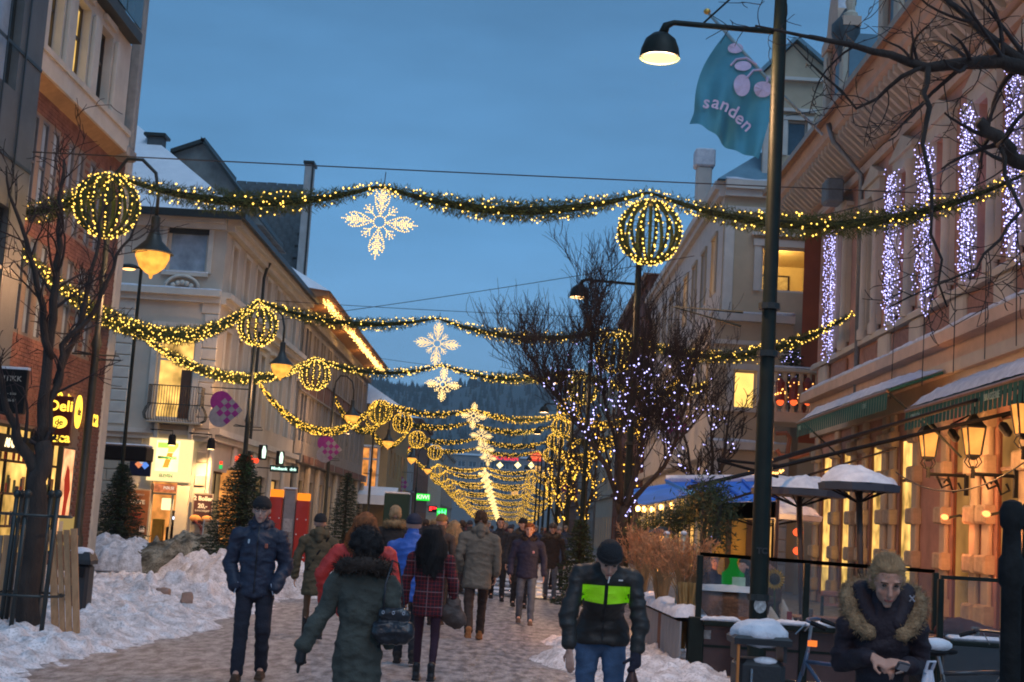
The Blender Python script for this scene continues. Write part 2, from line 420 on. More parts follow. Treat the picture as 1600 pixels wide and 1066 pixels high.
# ================================================================== GROUND
def grid_sheet(name, x0, x1, y0, y1, nx, ny, hf, mat, ypow=1.0):
    X = np.linspace(x0, x1, nx); T = np.linspace(0, 1, ny)**ypow; Y = y0+(y1-y0)*T
    XX, YY = np.meshgrid(X, Y); Z = hf(XX, YY)
    V = np.stack([XX, YY, Z], -1).reshape(-1, 3)
    i = np.arange(ny-1)[:, None]*nx+np.arange(nx-1)[None]; Fq = np.stack([i, i+1, i+nx+1, i+nx], -1).reshape(-1, 4)
    me = fast_mesh(name, V, Fq, mat); me.polygons.foreach_set('use_smooth', [True]*len(me.polygons))
    return link(name, me)
ground_m = pm('frozen_ground', (.20, .20, .21), .8, .2, .05, .3, 4)
g = MB().quad((-2500, -300, -.06), (2500, -300, -.06), (2500, 4500, -.06), (-2500, 4500, -.06)).build('ground', ground_m); tag(g, kind='structure')
ice = pm('packed_snow_and_ice', (.12, .105, .10), .5, scale=8.0, bump=1.0, bscale=26, base2=(.40, .375, .37), detail=15, stretch=(1, .34, 1), grit=.5, lo=.38, hi=.62)
street = grid_sheet('street', -10.4, 10.4, -25, 240, 220, 1400, lambda x, y: .018*fbm(np.stack([x*1.6, y*.7, x*0], -1), 1, 4, 3)-.022*np.maximum(0, vnoise(np.stack([x*3.2, y*1.5, x*0], -1), 1, 8)-.35), ice, 2.0); tag(street, kind='structure')
wet = pm('wet_asphalt', (.030, .036, .045), .16, .4, .6, .25, 18, stretch=(.5, 3, 1))
xs = MB(); xs.quad((-60, 33.6, .03), (1.9, 33.6, .03), (1.9, 44.2, .03), (-60, 44.2, .03)); o = xs.build('side_road', wet); tag(o, kind='structure')
for y, w in ((35.3, .35), (37.4, .5), (40.6, .4), (43.6, .5)):
    k = 60; rs = []
    for i in range(k+1):
        x = -9+11*i/k; a = .06*math.sin(x*2.1+y)+.05*rnd.random(); rs.append([(x, y-w/2+a, .031), (x, y-w*.2, .055+.03*rnd.random()), (x, y+w*.25, .05+.02*rnd.random()), (x, y+w/2+a, .031)])
    o = MB().rings(rs, True, False).build('slush_ridge', snow_trod, smooth=True); tag(o, kind='structure')

# snow banks
def bank(name, label, x0, x1, y0, y1, prof, mat, nx=120, ny=240, amp=.2, seed=1, cat='snow bank', chunk=0, kind=None, group=None):
    X = np.linspace(0, 1, nx); Y = np.linspace(0, 1, ny); U, Vv = np.meshgrid(X, Y)
    XX = x0+(x1-x0)*U; YY = y0+(y1-y0)*Vv
    P = np.stack([XX, YY, XX*0], -1)
    h = prof(U, Vv, XX, YY)
    n = fbm(P, 1.1, 5, seed, .62)+.45*np.abs(fbm(P, 3.3, 4, seed+9, .6))
    Z = h*(1+1.0*n*amp*4)+np.where(h > .02, amp*.35*fbm(P, 5, 3, seed+20), 0)-.03
    ch = np.maximum(0, vnoise(P, 4.2, seed+31)-.25)*chunk
    Z = Z+np.where(h > .05, ch, 0)
    XX = XX+.05*fbm(P, 3, 2, seed+40); 
    i = np.arange(ny-1)[:, None]*nx+np.arange(nx-1)[None]; Fq = np.stack([i, i+1, i+nx+1, i+nx], -1).reshape(-1, 4)
    me = fast_mesh(name, np.stack([XX, YY, Z], -1).reshape(-1, 3), Fq, mat); me.polygons.foreach_set('use_smooth', [True]*len(me.polygons))
    o = link(name, me); tag(o, label, cat, group, kind); return o
sm = lambda t: np.clip(t, 0, 1)**2*(3-2*np.clip(t, 0, 1))
def p_left(U, Vv, X, Y):
    e = -3.9-.5*fbm(np.stack([Y, Y*0, Y*0], -1), .5, 3, 5)
    return .20*sm((e-X)/1.1)*sm((30.5-Y)/3.5)*(.75+.5*sm((-5-X)/2))
bank('snow_bank', 'long trodden greyish snow bank along the left side of the street below the caged tree', -9.5, -3.2, 7, 31, p_left, snow_trod, 260, 900, .22, 3, chunk=.13)
def mound(cx, cy, rx, ry, H, p=1.2):
    return lambda U, Vv, X, Y: H*np.maximum(0, 1-(((X-cx)/rx)**2+((Y-cy)/ry)**2))**(1/p)
p1 = WZ(222, 893)
bank('snow_pile', 'big dirty brown snow pile in front of the convenience store doorway', p1.x-.9, p1.x+2.4, 33.9, 37.9, mound(p1.x+.75, 35.9, 1.65, 1.6, .86, 1.8), snow_dirty, 120, 130, .11, 12, 'snow pile', chunk=.2)
bank('snow_pile', 'whiter shoulder of the dirty snow pile, on its left side by the spruce', p1.x-2.2, p1.x+.9, 33.7, 37.3, mound(p1.x-.5, 35.6, 1.5, 1.4, .78, 1.6), snow_trod, 160, 170, .08, 17, 'snow pile', chunk=.14)
p2 = WZ(330, 925)
bank('snow_pile', 'whiter lumpy snow heap directly behind the man in the navy jacket', p2.x-1.7, p2.x+3.1, 27.2, 30.6, lambda U, V_, X, Y: np.maximum(mound(p2.x+.3, 28.8, 1.5, 1.3, .72, 1.6)(U, V_, X, Y), mound(p2.x+1.8, 29.2, 1.3, 1.1, .6, 1.6)(U, V_, X, Y)), snow_trod, 130, 90, .14, 22, 'snow pile', chunk=.28)
p3 = WZ(235, 948)
bank('snow_pile', 'low heap of broken brownish ice chunks on the left snow bank', p3.x-1.3, p3.x+1.6, 23.0, 26.2, mound(p3.x, 24.5, 1.3, 1.3, .34, 1.5), snow_trod, 80, 70, .2, 27, 'snow pile', chunk=.3)
def p_right(U, Vv, X, Y):
    return .17*sm((X-.55-.35*fbm(np.stack([Y, Y*0, Y*0], -1), .6, 2, 8))/.7)*sm((Y-8)/2)*sm((23-Y)/3)
bank('snow_bank', 'low snow bank along the wind screen behind the man with the neon stripe', .2, 2.6, 8, 23.5, p_right, snow_trod, 70, 380, .25, 41, chunk=.12)
for i, (px, py, d, s, lb) in enumerate(((255, 925, 0, .17, 'brown ice block lying on the left snow bank, left of two'), (292, 932, 0, .15, 'brown ice block lying on the left snow bank, right of two'))):
    p = WZ(px, py, .25); s *= .6; m = MB(); m.box(-s*1.1, s, -s*.7, s*.6, -.1, s*.7); m.ell((s*.4, 0, .0), s, s*.8, s*.8, 9, 6)
    o = link('ice_block', remesh(m, 'ice_block', pm('dirty_ice', (.26, .17, .13), .35, .3, 4, .4, 12), .02, 1, lambda c, n: .05*fbm(c, 9, 4, 4+i)), None, p); tag(o, lb, 'ice block')
    o.rotation_euler = (0, 0, .4*i)

# ================================================================== HILL AND FOREST
def hill_h(x, y):
    t = sm((y-620)/560)
    r = 128-.055*(x+180)+9*np.sin(x*.011)+6*np.sin(x*.031+1)
    return t*r*sm(np.clip((2300-y)/600, 0, 1))+4*fbm(np.stack([x, y, x*0], -1), .01, 3, 4)-2
hx, hy = np.meshgrid(np.linspace(-700, 700, 90), np.linspace(600, 2200, 70)); hz = hill_h(hx, hy)
i = np.arange(69)[:, None]*90+np.arange(89)[None]
me = fast_mesh('hill', np.stack([hx, hy, hz], -1).reshape(-1, 3), np.stack([i, i+1, i+91, i+90], -1).reshape(-1, 4), pm('hill_ground', (.06, .09, .09), .95, scale=.02, bump=0, base2=(.07, .095, .105), detail=8)); tag(link('hill', me), kind='structure')
rs_ = np.random.RandomState(5); n = 9000
tx = rs_.uniform(-420, 330, n); ty = rs_.uniform(660, 1290, n); tx[:1500] = rs_.uniform(-420, 330, 1500); ty[:1500] = rs_.uniform(1110, 1200, 1500)
tz = hill_h(tx, ty); th = rs_.uniform(4, 8, n)*(.5+rs_.rand(n)); tw = th*rs_.uniform(.16, .26, n)
V = []; Fq = []
A = np.arange(5)*2*PI/5
for lev, (z0, z1, w) in enumerate(((0, .55, 1), (.3, .8, .75), (.55, 1.0, .5))):
    base = np.stack([tx[:, None]+tw[:, None]*w*np.cos(A+lev), ty[:, None]+tw[:, None]*w*np.sin(A+lev), (tz+th*z0)[:, None]+0*A], -1)
    apex = np.stack([tx, ty, tz+th*z1], -1)[:, None]
    vv = np.concatenate([base, apex], 1); k = sum(len(q) for q in V)
    V.append(vv.reshape(-1, 3)); f = np.array([(j, (j+1) % 5, 5) for j in range(5)]); Fq.append((f[None]+6*np.arange(n)[:, None, None]).reshape(-1, 3)+k)
o = link('forest', fast_mesh('forest', np.concatenate(V), np.concatenate(Fq), pm('far_conifer', (.022, .045, .045), .95, .4, .05, 0)));
tag(o, 'dark conifer forest covering the hillside beyond the end of the street', 'forest', kind='stuff')

# ================================================================== LEFT BRICK BUILDING
B1 = thing('brick_building', 'red brick corner building with pale upper bay and yellow deli sign on the left', 'building', (-9.6, 30, 0))
B1.location = (0, 0, 0)
y0, y1 = 22.0, 33.0
w = Wall((-9.6, y0, 0), (0, 1, 0), B1)
holes = []
def yx(px, py, X=-9.6): return WX(px, py, X).y-y0
pairs = [yx(40, 250), yx(75, 260), yx(115, 290), yx(147, 320)]
wins = []
for zc0, zc1 in ((7.15, 9.0), (4.75, 6.65)):
    for pu in pairs:
        for dx in (-.33, .33):
            wins.append((pu+dx-.2, pu+dx+.2, zc0, zc1))
shop = [(yx(60, 800), yx(88, 800), .5, 3.0), (yx(-40, 800), yx(40, 800), .5, 3.0)]
holes = wins+shop
w.wall(y1-y0-.45, 0, 9.75, holes, mortar_m, .08)
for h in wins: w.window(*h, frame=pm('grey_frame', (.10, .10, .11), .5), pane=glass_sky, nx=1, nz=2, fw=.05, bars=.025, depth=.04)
for h in shop:
    for q_ in range(3): w.put(MB().box(h[0]+.08, h[1]-.08, -.025, -.01, h[2]+.55+.62*q_, h[2]+.60+.62*q_), 'shelf', pm('shelf_brown', (.10, .05, .02)))
    for q_ in range(int((h[1]-h[0])*9)):
        a_ = rnd.uniform(h[0]+.1, h[1]-.25); z_ = h[2]+.6+.62*rnd.randrange(3); w.put(MB().bbox(a_, a_+rnd.uniform(.06, .16), -.03, .0, z_, z_+rnd.uniform(.12, .34), .01), 'goods', pm('goods_%d' % (q_ % 4), ((.3, .05, .03), (.1, .12, .05), (.35, .2, .08), (.05, .04, .05))[q_ % 4]))
    w.window(*h, frame=black_p, pane=lit_y, nx=2, nz=1, fw=.06, depth=.04)
# real bricks: courses on the visible stretch
bl, bh, gp = .235, .068, .012
bricks = []
row = 0; z = .02
holes_b = holes+[(yx(88, 760)-.05, yx(110, 760)+.05, 1.0, 3.2)]
while z < 9.7:
    u = -(.5*(bl+gp) if row % 2 else 0)+1.5
    while u < y1-y0-.5:
        a, b = u, min(u+bl, y1-y0-.47)
        if b-a > .05 and not any(a < h[1]-.0 and b > h[0]+.0 and z < h[3] and z+bh > h[2] for h in holes_b):
            bricks.append((a, b, z))
        u += bl+gp
    z += bh+gp; row += 1
bricks.sort(key=lambda q: abs(q[0]-9.8)+abs(q[2]-2.2)*.8)
one = [q for q in bricks if q[1]-q[0] > bl-.001][:300]; ids = set(one)
bm_ = MB().bbox(-.0, .022, 0, bl, 0, bh, .006).mesh('brick', brick_m)
for q in one:
    o = link('brick', bm_, B1, (-9.6-.004+rnd.random()*.004, y0+q[0], q[2]))
mb = MB()
for q in bricks:
    if q in ids: continue
    n_ = .018+rnd.random()*.006
    mb.add([(-9.601, y0+q[0], q[2]), (-9.6+n_, y0+q[0], q[2]), (-9.6+n_, y0+q[1], q[2]), (-9.601, y0+q[1], q[2]), (-9.601, y0+q[0], q[2]+bh), (-9.6+n_, y0+q[0], q[2]+bh), (-9.6+n_, y0+q[1], q[2]+bh), (-9.601, y0+q[1], q[2]+bh)],
           [(0, 1, 5, 4), (1, 2, 6, 5), (2, 3, 7, 6), (4, 5, 6, 7), (0, 3, 2, 1)])
mb.build('brickwork', brick_m, B1, kind='stuff')
# end wall of the side street and mass
MB().box(-25, -9.85, 22, 32.9, 0, 9.29).build('masonry_core', pm('brick_side', (.2, .08, .055), .9), B1)
# white corner pillar
w.put(MB().bbox(y1-y0-.46, y1-y0+.02, -.3, .06, 0, 10.2, .03), 'corner_pillar', cream_trim)
# upper bay
bx = -9.36; yb1 = WX(190, 235, bx).y; zb = WX(190, 238, bx).z
bw = Wall((bx, y0-2, 0), (0, 1, 0), B1)
zt = WX(186, 92, bx).z+.6
bh_ = []
for a, b in (((78, 40), (98, 40)), ((115, 90), (136, 90)), ((152, 125), (171, 125)), ((40, 30), (60, 30)), ((0, 0), (22, 0))):
    ua = WX(*a, bx).y-y0+2; ub = WX(*b, bx).y-y0+2; bh_.append((ua, ub, zb+.55, zt-.30))
LB = yb1-y0+2
bw.wall(LB, zb+.35, zt, bh_, cream_trim, .28)
for k, h in enumerate(bh_):
    bw.window(*h, frame=pm('dark_brown_frame', (.05, .04, .03), .5), pane=em('lit_curtain', (1, .62, .17), .75, True, .5, 2.5) if k in (0, 1) else glass_dark, nx=2, nz=2, tz=.6, fw=.06, depth=.22)
bw.put(MB().box(0, LB+.1, -.5, .12, zb, zb+.38), 'bay_sill', cream_trim)
bw.put(MB().box(0, LB+.06, -.0, .16, zb+.38, zb+.5), 'sill_moulding', cream_trim)
for h in bh_:
    bw.put(MB().bbox(h[1]+.10, h[1]+.34, .003, .10, zb+.5, zt-.35, .02), 'pilaster', cream_trim)
    bw.put(MB().box(h[0]-.03, h[1]+.03, .0, .08, h[3]+.12, h[3]+.24), 'lintel', cream_trim)
# sloped soffit under the bay, its orange glow put into the colour
MB().add([(-9.58, y0-2, zb-.14), (-9.58, yb1, zb-.14), (bx+.06, yb1, zb-.003), (bx+.06, y0-2, zb-.003), (-9.58, y0-2, zb-.003), (-9.58, yb1, zb-.003)], [(0, 1, 2, 3), (1, 5, 2), (0, 3, 4), (2, 5, 4, 3), (0, 4, 5, 1)]).build('bay_soffit', pm('soffit', (.34, .22, .12), .8), B1)
MB().box(-20, bx-.3, y0-2, yb1-.01, 9.8, zt).build('bay_body', cream_trim, B1)
# roof balcony slab, glass railing
MB().box(-20, bx+.26, y0-2, yb1-.15, zt, zt+.25).build('balcony_slab', pm('dark_cladding', (.05, .055, .05), .6, .2, 5, .2), B1)
for k in range(7):
    ya = yb1-.17-1.25*k
    MB().box(bx+.20, bx+.23, ya-1.2, ya-.02, zt+.34, zt+1.3).build('balustrade_panel', pm('dull_glass', (.06, .10, .11), .15, .2, 2, 0), B1)
MB().box(bx+.17, bx+.27, y0-2, yb1-.15, zt+1.32, zt+1.4).build('handrail', dark_metal, B1)
w2 = Wall((bx-.1, y0-2, 0), (0, 1, 0), B1)
w2.wall(LB-.4, zt+.3, 20, [(LB-1.5, LB-.7, zt+1.0, zt+3.2)], pm('grey_render', (.28, .29, .29), .85), .2); w2.window(LB-1.5, LB-.7, zt+1.0, zt+3.2, frame=white_p, pane=glass_sky, nx=1, nz=1)
pc = WX(212, 120, bx+.05)
MB().bbox(bx-.12, bx+.12, pc.y, pc.y+.3, WX(203, 238, bx).z, 22, .03).build('corner_column', pm('grey_stone', (.30, .29, .27), .8), B1)
MB().bbox(bx-.25, bx+.16, yb1+.0, pc.y+.34, WX(203, 238, bx).z-.25, WX(203, 238, bx).z, .03).build('column_bracket', pm('grey_stone'  , (.3, .3, .3)), B1)
# deli signs and ground floor
red_sign = pm('maroon_sign', (.05, .008, .008), .35, .2, 3, 0); yt = em('yellow_lettering', (1, .62, .06), 2.2)
ds = thing('hanging_sign', 'tall maroon sign with glowing yellow deli lettering projecting from the brick wall', 'sign', tuple(WY(95, 658, 28.3)))
MB().bbox(-.24, .24, -.09, .09, -.50, .50, .02).build('sign_panel', red_sign, ds)
for t, z_, s_ in (('Deli', .29, .30), ('Luca', -.34, .27)): text(t, s_, yt, ds, (0, -.095, z_), bold=.006)
MB().prism([(.165*math.cos(a)*1, .125*math.sin(a)) for a in [2*PI*k/20 for k in range(20)]], 1, -.096, -.104).build('oval_panel', yt, ds, (0, 0, -.03))
text('de', .17, red_sign, ds, (0, -.108, -.03), bold=.003)
MB().box(-.5, -.24, -.02, .02, .3, .34).build('bracket', dark_metal, ds)
fs = thing('sign', 'glowing yellow shop lettering fixed flat along the brick wall beside the hanging deli sign', 'sign', tuple(WX(127, 645, -9.45)))
fs.rotation_euler = (0, 0, PI/2)
text('Deli', .55, yt, fs, (-1.25, 0, .1), bold=.008)
MB().prism([(.22*math.cos(a), .36*math.sin(a)) for a in [2*PI*k/20 for k in range(20)]], 1, -.0, -.03).build('oval_panel', yt, fs, (-.25, 0, 0)); text('de', .25, red_sign, fs, (-.25, -.035, 0), bold=.004)
text('Luca', .55, yt, fs, (.8, 0, -.05), bold=.008)
bs = thing('sign', 'black framed hanging sign with thin snow cap at the left edge above the tree fork', 'sign', tuple(WY(14, 610, 22)))
MB().bbox(-.36, .28, -.06, .06, -.36, .33, .01).build('sign_panel', black_p, bs); text('ITIKK', .12, pm('dim_white', (.35, .33, .28)), bs, (.06, -.066, .18)); text('klær - sko', .07, MATS['dim_white'], bs, (.0, -.066, -.05)); text('tlf 38 02', .06, MATS['dim_white'], bs, (.05, -.066, -.16))
MB().box(-.37, .29, -.07, .07, .332, .37).build('snow_cap', snow_sill, bs)
MB().box(-1.2, -.36, -.02, .02, .2, .25).build('bracket', dark_metal, bs)
ws = Wall((-9.5, y0, 0), (0, 1, 0), B1)
fb = thing('sign', 'long black fascia with bright white lettering above the far left shop window', 'sign', tuple(WX(28, 695, -9.4))); fb.rotation_euler = (0, 0, PI/2)
MB().box(-1.6, .9, -.02, .1, -.16, .16).build('sign_panel', black_p, fb); text('AS G  CAFÉ', .22, em('sign_white', (1, .75, .4), 2.5), fb, (-.2, -.03, 0), bold=.01)
ap = thing('poster_case', 'tall glowing poster case with red figure on the brick wall left of the corner pillar', 'poster', tuple(WX(98, 772, -9.5))); ap.rotation_euler = (0, 0, PI/2)
MB().box(-.42, .42, -.05, .06, -1.0, 1.0).build('case', dark_metal, ap)
MB().quad((-.37, -.055, -.95), (.37, -.055, -.95), (.37, -.055, .95), (-.37, -.055, .95)).build('poster', em('poster_glow', (1, .45, .2), 1.3, True, .6, 3), ap)
m_ = MB(); m_.prism([(-.2, -.9), (.05, -.75), (.12, -.2), (.25, .1), (.1, .5), (-.05, .62), (-.18, .3), (-.1, -.1)], 1, -.06, -.066); m_.build('printed_figure', em('poster_red', (.7, .06, .03), .6), ap)
cb = thing('cabinet', 'small cream cabinet at the foot of the brick wall below the glowing poster', 'cabinet', tuple(WX(106, 830, -9.3)))
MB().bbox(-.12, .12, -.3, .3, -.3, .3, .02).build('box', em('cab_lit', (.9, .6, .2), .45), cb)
MB().box(-.09, -.02, -.32, -.3, -.2, .2).build('door', cream_trim, cb)

# grey metal clad building at the very edge
B0 = thing('grey_building', 'dark grey panel clad building with tall window at the left edge', 'building', (0, 0, 0))
gw = Wall((-9.0, 17, 0), (0, 1, 0), B0); clad = pm('grey_cladding', (.10, .11, .11), .55, .2, 1.5, .15, 20)
L0 = WX(44, 300, -9.0).y-17
gh = [(WX(6, 60, -9).y-17-.4, WX(33, 60, -9).y-17, 8.6, 11.8), (WX(6, 300, -9).y-17-.3, WX(20, 300, -9).y-17, 4.2, 6.6)]
gw.wall(L0, 3.5, 22, gh, clad, .2)
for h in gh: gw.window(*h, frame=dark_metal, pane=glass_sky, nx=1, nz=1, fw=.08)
MB().box(-20, -9.25, 17, 17+L0-.001, 3.5, 22).build('body', clad, B0); MB().box(-9.24, -9.0, 17+L0-.006, 17+L0+.004, 3.5, 22).build('return_wall', clad, B0)
for z_ in (5.5, 7.4, 9.3, 12.4): gw.put(MB().box(0, L0, .002, .02, z_, z_+.06), 'panel_joint', dark_metal)
for u_ in (L0-.9, L0-1.8): gw.put(MB().box(u_, u_+.05, .021, .035, 3.5, 22), 'panel_joint', dark_metal)

# ================================================================== BEIGE CORNER BUILDING
B2 = thing('corner_building', 'beige rusticated corner building with snowy roof, balcony and lit convenience store door', 'building', (0, 0, 0))
CX = -9.95
cw = Wall((-16.5, 46, 0), (1, 0, 0), B2); LC = CX+16.5
def cu(px, py, Y=46): p = WY(px, py, Y); return p.x+16.5, p.z
(wa, wz1), (wb, wz0) = cu(264, 350), cu(322, 428)
(ba, bz1), (bb, bz0) = cu(250, 512), cu(297, 640)
(da, dz1), (db, _) = cu(236, 752), cu(278, 752)
(sa, sz1), (sb, sz0) = cu(236, 690), cu(300, 745)
holes = [(wa, wb, wz0, wz1), (ba, bb, bz0-.35, bz1), (da, db, 0.05, dz1), (wa-4.2, wb-4.2, wz0, wz1), (ba-3.6, bb-3.6, bz0, bz1)]
cw.wall(LC, 0, 11.3, holes, beige, .28)
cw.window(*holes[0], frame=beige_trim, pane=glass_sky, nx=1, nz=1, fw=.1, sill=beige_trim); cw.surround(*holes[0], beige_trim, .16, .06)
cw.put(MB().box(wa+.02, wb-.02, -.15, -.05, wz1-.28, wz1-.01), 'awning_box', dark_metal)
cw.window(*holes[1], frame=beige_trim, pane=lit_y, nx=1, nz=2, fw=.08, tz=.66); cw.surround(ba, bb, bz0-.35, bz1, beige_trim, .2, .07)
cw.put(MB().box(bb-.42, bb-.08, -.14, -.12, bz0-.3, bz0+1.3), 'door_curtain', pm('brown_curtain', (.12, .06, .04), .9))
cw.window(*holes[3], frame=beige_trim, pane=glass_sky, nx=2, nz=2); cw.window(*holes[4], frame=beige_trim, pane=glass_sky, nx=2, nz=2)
for z0_, z1_, n_ in ((8.55, 8.75, .30), (8.35, 8.55, .16), (3.95, 4.1, .22), (3.78, 3.95, .12), (11.0, 11.3, .35), (10.82, 11.0, .2)): cw.band(0, LC+.0, z0_, z1_, n_, beige_trim)
cw.snowstrip(0, LC, .02, .29, 8.752, .07)
# arch ornament over the balcony window
om = MB(); cx_ = (ba+bb)/2
om.tube([(cx_+.55*math.cos(a), .1, 8.8+.02+.38*math.sin(a)) for a in [PI*k/10 for k in range(11)]], .06, 6)
for k in range(5): om.ell((cx_-.3+.15*k, .1, 8.88+.1*math.sin(PI*k/4)), .09, .06, .09, 7, 5)
cw.put(om, 'scroll_ornament', beige_trim, smooth=True)
# rusticated stones: lower storeys and both corners
stone = pm('rusticated_stone', (.42, .36, .28), .85, .1, 2, .35, 18)
sme = {}
def stone_piece(wl, a, b, z0_, z1_, n0, n1, mat=stone, name='stone_block', bev=.025):
    key = (round(b-a, 2), round(z1_-z0_, 2), round(n1-n0, 2), mat.name)
    if key not in sme:
        m = MB(); m.v = []; dx, dz, dn = b-a, z1_-z0_, n1-n0; e = bev
        m.rings([[(0, 0, 0), (dx, 0, 0), (dx, 0, dz), (0, 0, dz)], [(0, dn-e, 0), (dx, dn-e, 0), (dx, dn-e, dz), (0, dn-e, dz)], [(e, dn, e), (dx-e, dn, e), (dx-e, dn, dz-e), (e, dn, dz-e)]])
        sme[key] = m.mesh(name, mat)
    o = link(name, sme[key], wl.parent); o.matrix_local = Matrix.Translation(wl.P(a, n0, z0_)) @ Matrix(((wl.U.x, wl.N.x, 0), (wl.U.y, wl.N.y, 0), (0, 0, 1))).to_4x4(); return o
r_ = 0; z = .05
while z < 3.7:
    u = 2.6-(.35 if r_ % 2 else 0)
    while u < LC-.05:
        a, b = u, min(u+.72, LC)
        if not (a < db+.28 and b > da-.28) and not (z > 2.0 and a < sb and b > sa) and b-a > .12: stone_piece(cw, a+.008, b-.008, z+.008, z+.372, .002, .05)
        u += .72
    z += .38; r_ += 1
for z_ in np.arange(4.2, 8.2, .38):
    for a, b in ((3.2, 3.75), (LC-.5-.12*(int(z_/.38) % 2), LC-.002)): stone_piece(cw, a, b, z_, z_+.36, .002, .05, beige_trim)
# store fascia, 7 sign, door
sg = em('store_sign_white', (1, .72, .30), 2.6, True, .15, 3)
cw.put(MB().box(da-.12, db+.42, .05, .18, dz1+.02, sz1+.12), 'store_fascia', em('store_fascia', (1, .72, .32), 1.4))
sx0, sx1 = cu(247, 700)[0], cu(283, 700)[0]; sz_ = (sz1+.05+dz1+.3)/2
cw.put(MB().box(sx0, sx1, .182, .21, dz1+.34, sz1+.06), 'store_sign', sg)
def up(wl, poly, n0, n1, name, mat):
    m = MB().rings([[(p[0], n, p[1]) for p in poly] for n in (n0, n1)]); return wl.put(m, name, mat)
mx_ = (sx0+sx1)/2; top = sz1-.02; hh = sz1-.02-(dz1+.42)
up(cw, [(mx_-.33, top-.17), (mx_-.33, top), (mx_+.02, top), (mx_+.02, top-.17)], .213, .222, 'numeral_seven', em('sign_green', (.45, .85, .10), 1.6))
up(cw, [(mx_+.02, top-.17), (mx_+.02, top), (mx_+.33, top), (mx_+.33, top-.10), (mx_+.2, top-.3), (mx_, top-.3)], .213, .222, 'numeral_seven', em('sign_amber', (1, .75, .12), 1.6))
up(cw, [(mx_-.0, top-.32), (mx_+.19, top-.32), (mx_+.06, top-hh*.95), (mx_-.12, top-hh*.95)], .213, .222, 'numeral_seven', em('sign_orange', (1, .42, .05), 1.2))
cw.put(MB().box(mx_-.3, mx_+.3, .213, .225, top-hh*.62, top-hh*.52), 'sign_stripe', pm('dgreen', (.02, .10, .04)))
text('ELEVEN', .13, pm('dgreen', (.02, .1, .04)), B2, tuple(cw.P(mx_, .19, dz1+.2)), bold=.004)
cw.put(MB().box(db+.02, db+.42, .051, .12, .06, dz1+.015), 'door_side_panel', cream)
# doorway: recessed glowing interior
room = thing('store_interior', 'warm lit convenience store interior seen through the open doorway', 'interior', tuple(cw.P((da+db)/2, -.3, 0)))
iw = db-da
MB().quad((-2, -.0, .0), (2, 0, .0), (2, 3, .0), (-2, 3, .0)).build('floor', pm('red_mat', (.55, .03, .02), .6), room, (0, .05, .3))
MB().quad((-2, 3, .0), (2, 3, .0), (2, 3, 3), (-2, 3, 3)).build('back_wall', lit_o, room)
fr = MB(); fr.box(-iw/2, iw/2, -.05, .02, 2.0, 2.06); fr.box(iw/2-.22, iw/2-.16, -.05, 0, .1, 2.0); fr.box(iw/2-.05, iw/2-.0, -.05, 0, .1, dz1-.05); fr.box(-iw/2, -iw/2+.04, -.05, 0, .1, dz1-.05); fr.build('door_frame', pm('cream_metal', (.5, .42, .3), .5), room)
MB().box(-iw/2+.05, iw/2-.05, -.03, -.01, 2.08, dz1-.06).build('transom_poster', em('transom_glow', (.8, .22, .08), .8, True, .6, 5), room); text('PØLSE', .13, em('w_txt', (1, .8, .6), 1.2), room, (.1, -.035, 2.22))
for k, (a, b, c, d, mm) in enumerate(((-.55, -.2, .3, 1.2, pm('shelf_y', (.5, .35, .05))), (-.15, .35, .3, .95, black_p), (-.1, .3, .95, 1.5, pm('mach', (.06, .05, .04))), (-.02, .2, 1.5, 1.85, em('menu_o', (1, .4, .05), 1.2)), (-.6, -.25, 1.5, 1.9, em('menu_y', (1, .8, .4), 1.6)), (.45, .72, 1.05, 1.75, em('screen_w', (.75, .85, 1), 2.0)))):
    MB().bbox(a, b, .8+.3*k, 1.1+.3*k, c, d, .02).build(('shelf', 'counter', 'coffee_machine', 'menu_board', 'price_board', 'cooler')[k], mm, room)
MB().box(-.03, .1, 1.38, 1.4, 1.2, 1.3).build('display', em('disp_b', (.7, .8, 1), 2), room)
plight('shop_lamp', tuple(cw.P((da+db)/2, -1.2, 2.5)), 60, (1, .6, .25), .2)
# posters beside the door
def poster(name, label, px0, py0, px1, py1, Y, base, draw):
    a = WY(px0, py0, Y); b = WY(px1, py1, Y); cx = (a.x+b.x)/2; cz = (a.z+b.z)/2; W_, H_ = abs(b.x-a.x), abs(a.z-b.z)
    t = thing(name, label, 'poster', (cx, Y, cz))
    m = MB(); m.box(-W_/2, W_/2, -.03, .0, -H_/2, H_/2); m.build('frame', pm('poster_frame', (.3, .25, .2), .5), t)
    m = MB(); m.box(-W_/2+.04, W_/2-.04, -.036, -.031, -H_/2+.04, H_/2-.04); m.build('print', base, t); draw(t, W_, H_); return t
pw = pm('print_white', (.75, .68, .6), .5)
def d1(t, W_, H_):
    text('KANELBOLLE', .07, pw, t, (0, -.04, H_*.38)); text('KAFFE', .18, pw, t, (0, -.04, H_*.22), bold=.004)
    MB().lathe([(.13, -.25), (.19, .05), (.21, .07), (.19, .1)], (0, -.09, -.12), 14).build('printed_cup', pm('cup_brown', (.3, .05, .02)), t).scale = (1, .25, 1)
    MB().box(W_*.18, W_*.38, -.05, -.04, -H_*.42, -H_*.28).build('printed_cup', pw, t)
poster('poster', 'brown coffee poster on the wall left of the convenience store door', 197, 763, 230, 838, 45.85, pm('poster_brown', (.22, .08, .03), .4), d1)
def d2(t, W_, H_):
    text('2 Boller', .19, pw, t, (0, -.04, H_*.33), bold=.005); text('20,-', .2, pw, t, (0, -.04, H_*.1), bold=.006); text('KANONKJØP', .08, pw, t, (0, -.04, -H_*.05))
    for sx_ in (-.2, .18): MB().ell((sx_, -.06, -H_*.3), .19, .03, .12, 12, 6).build('printed_bun', pm('bun', (.5, .22, .06)), t, smooth=True)
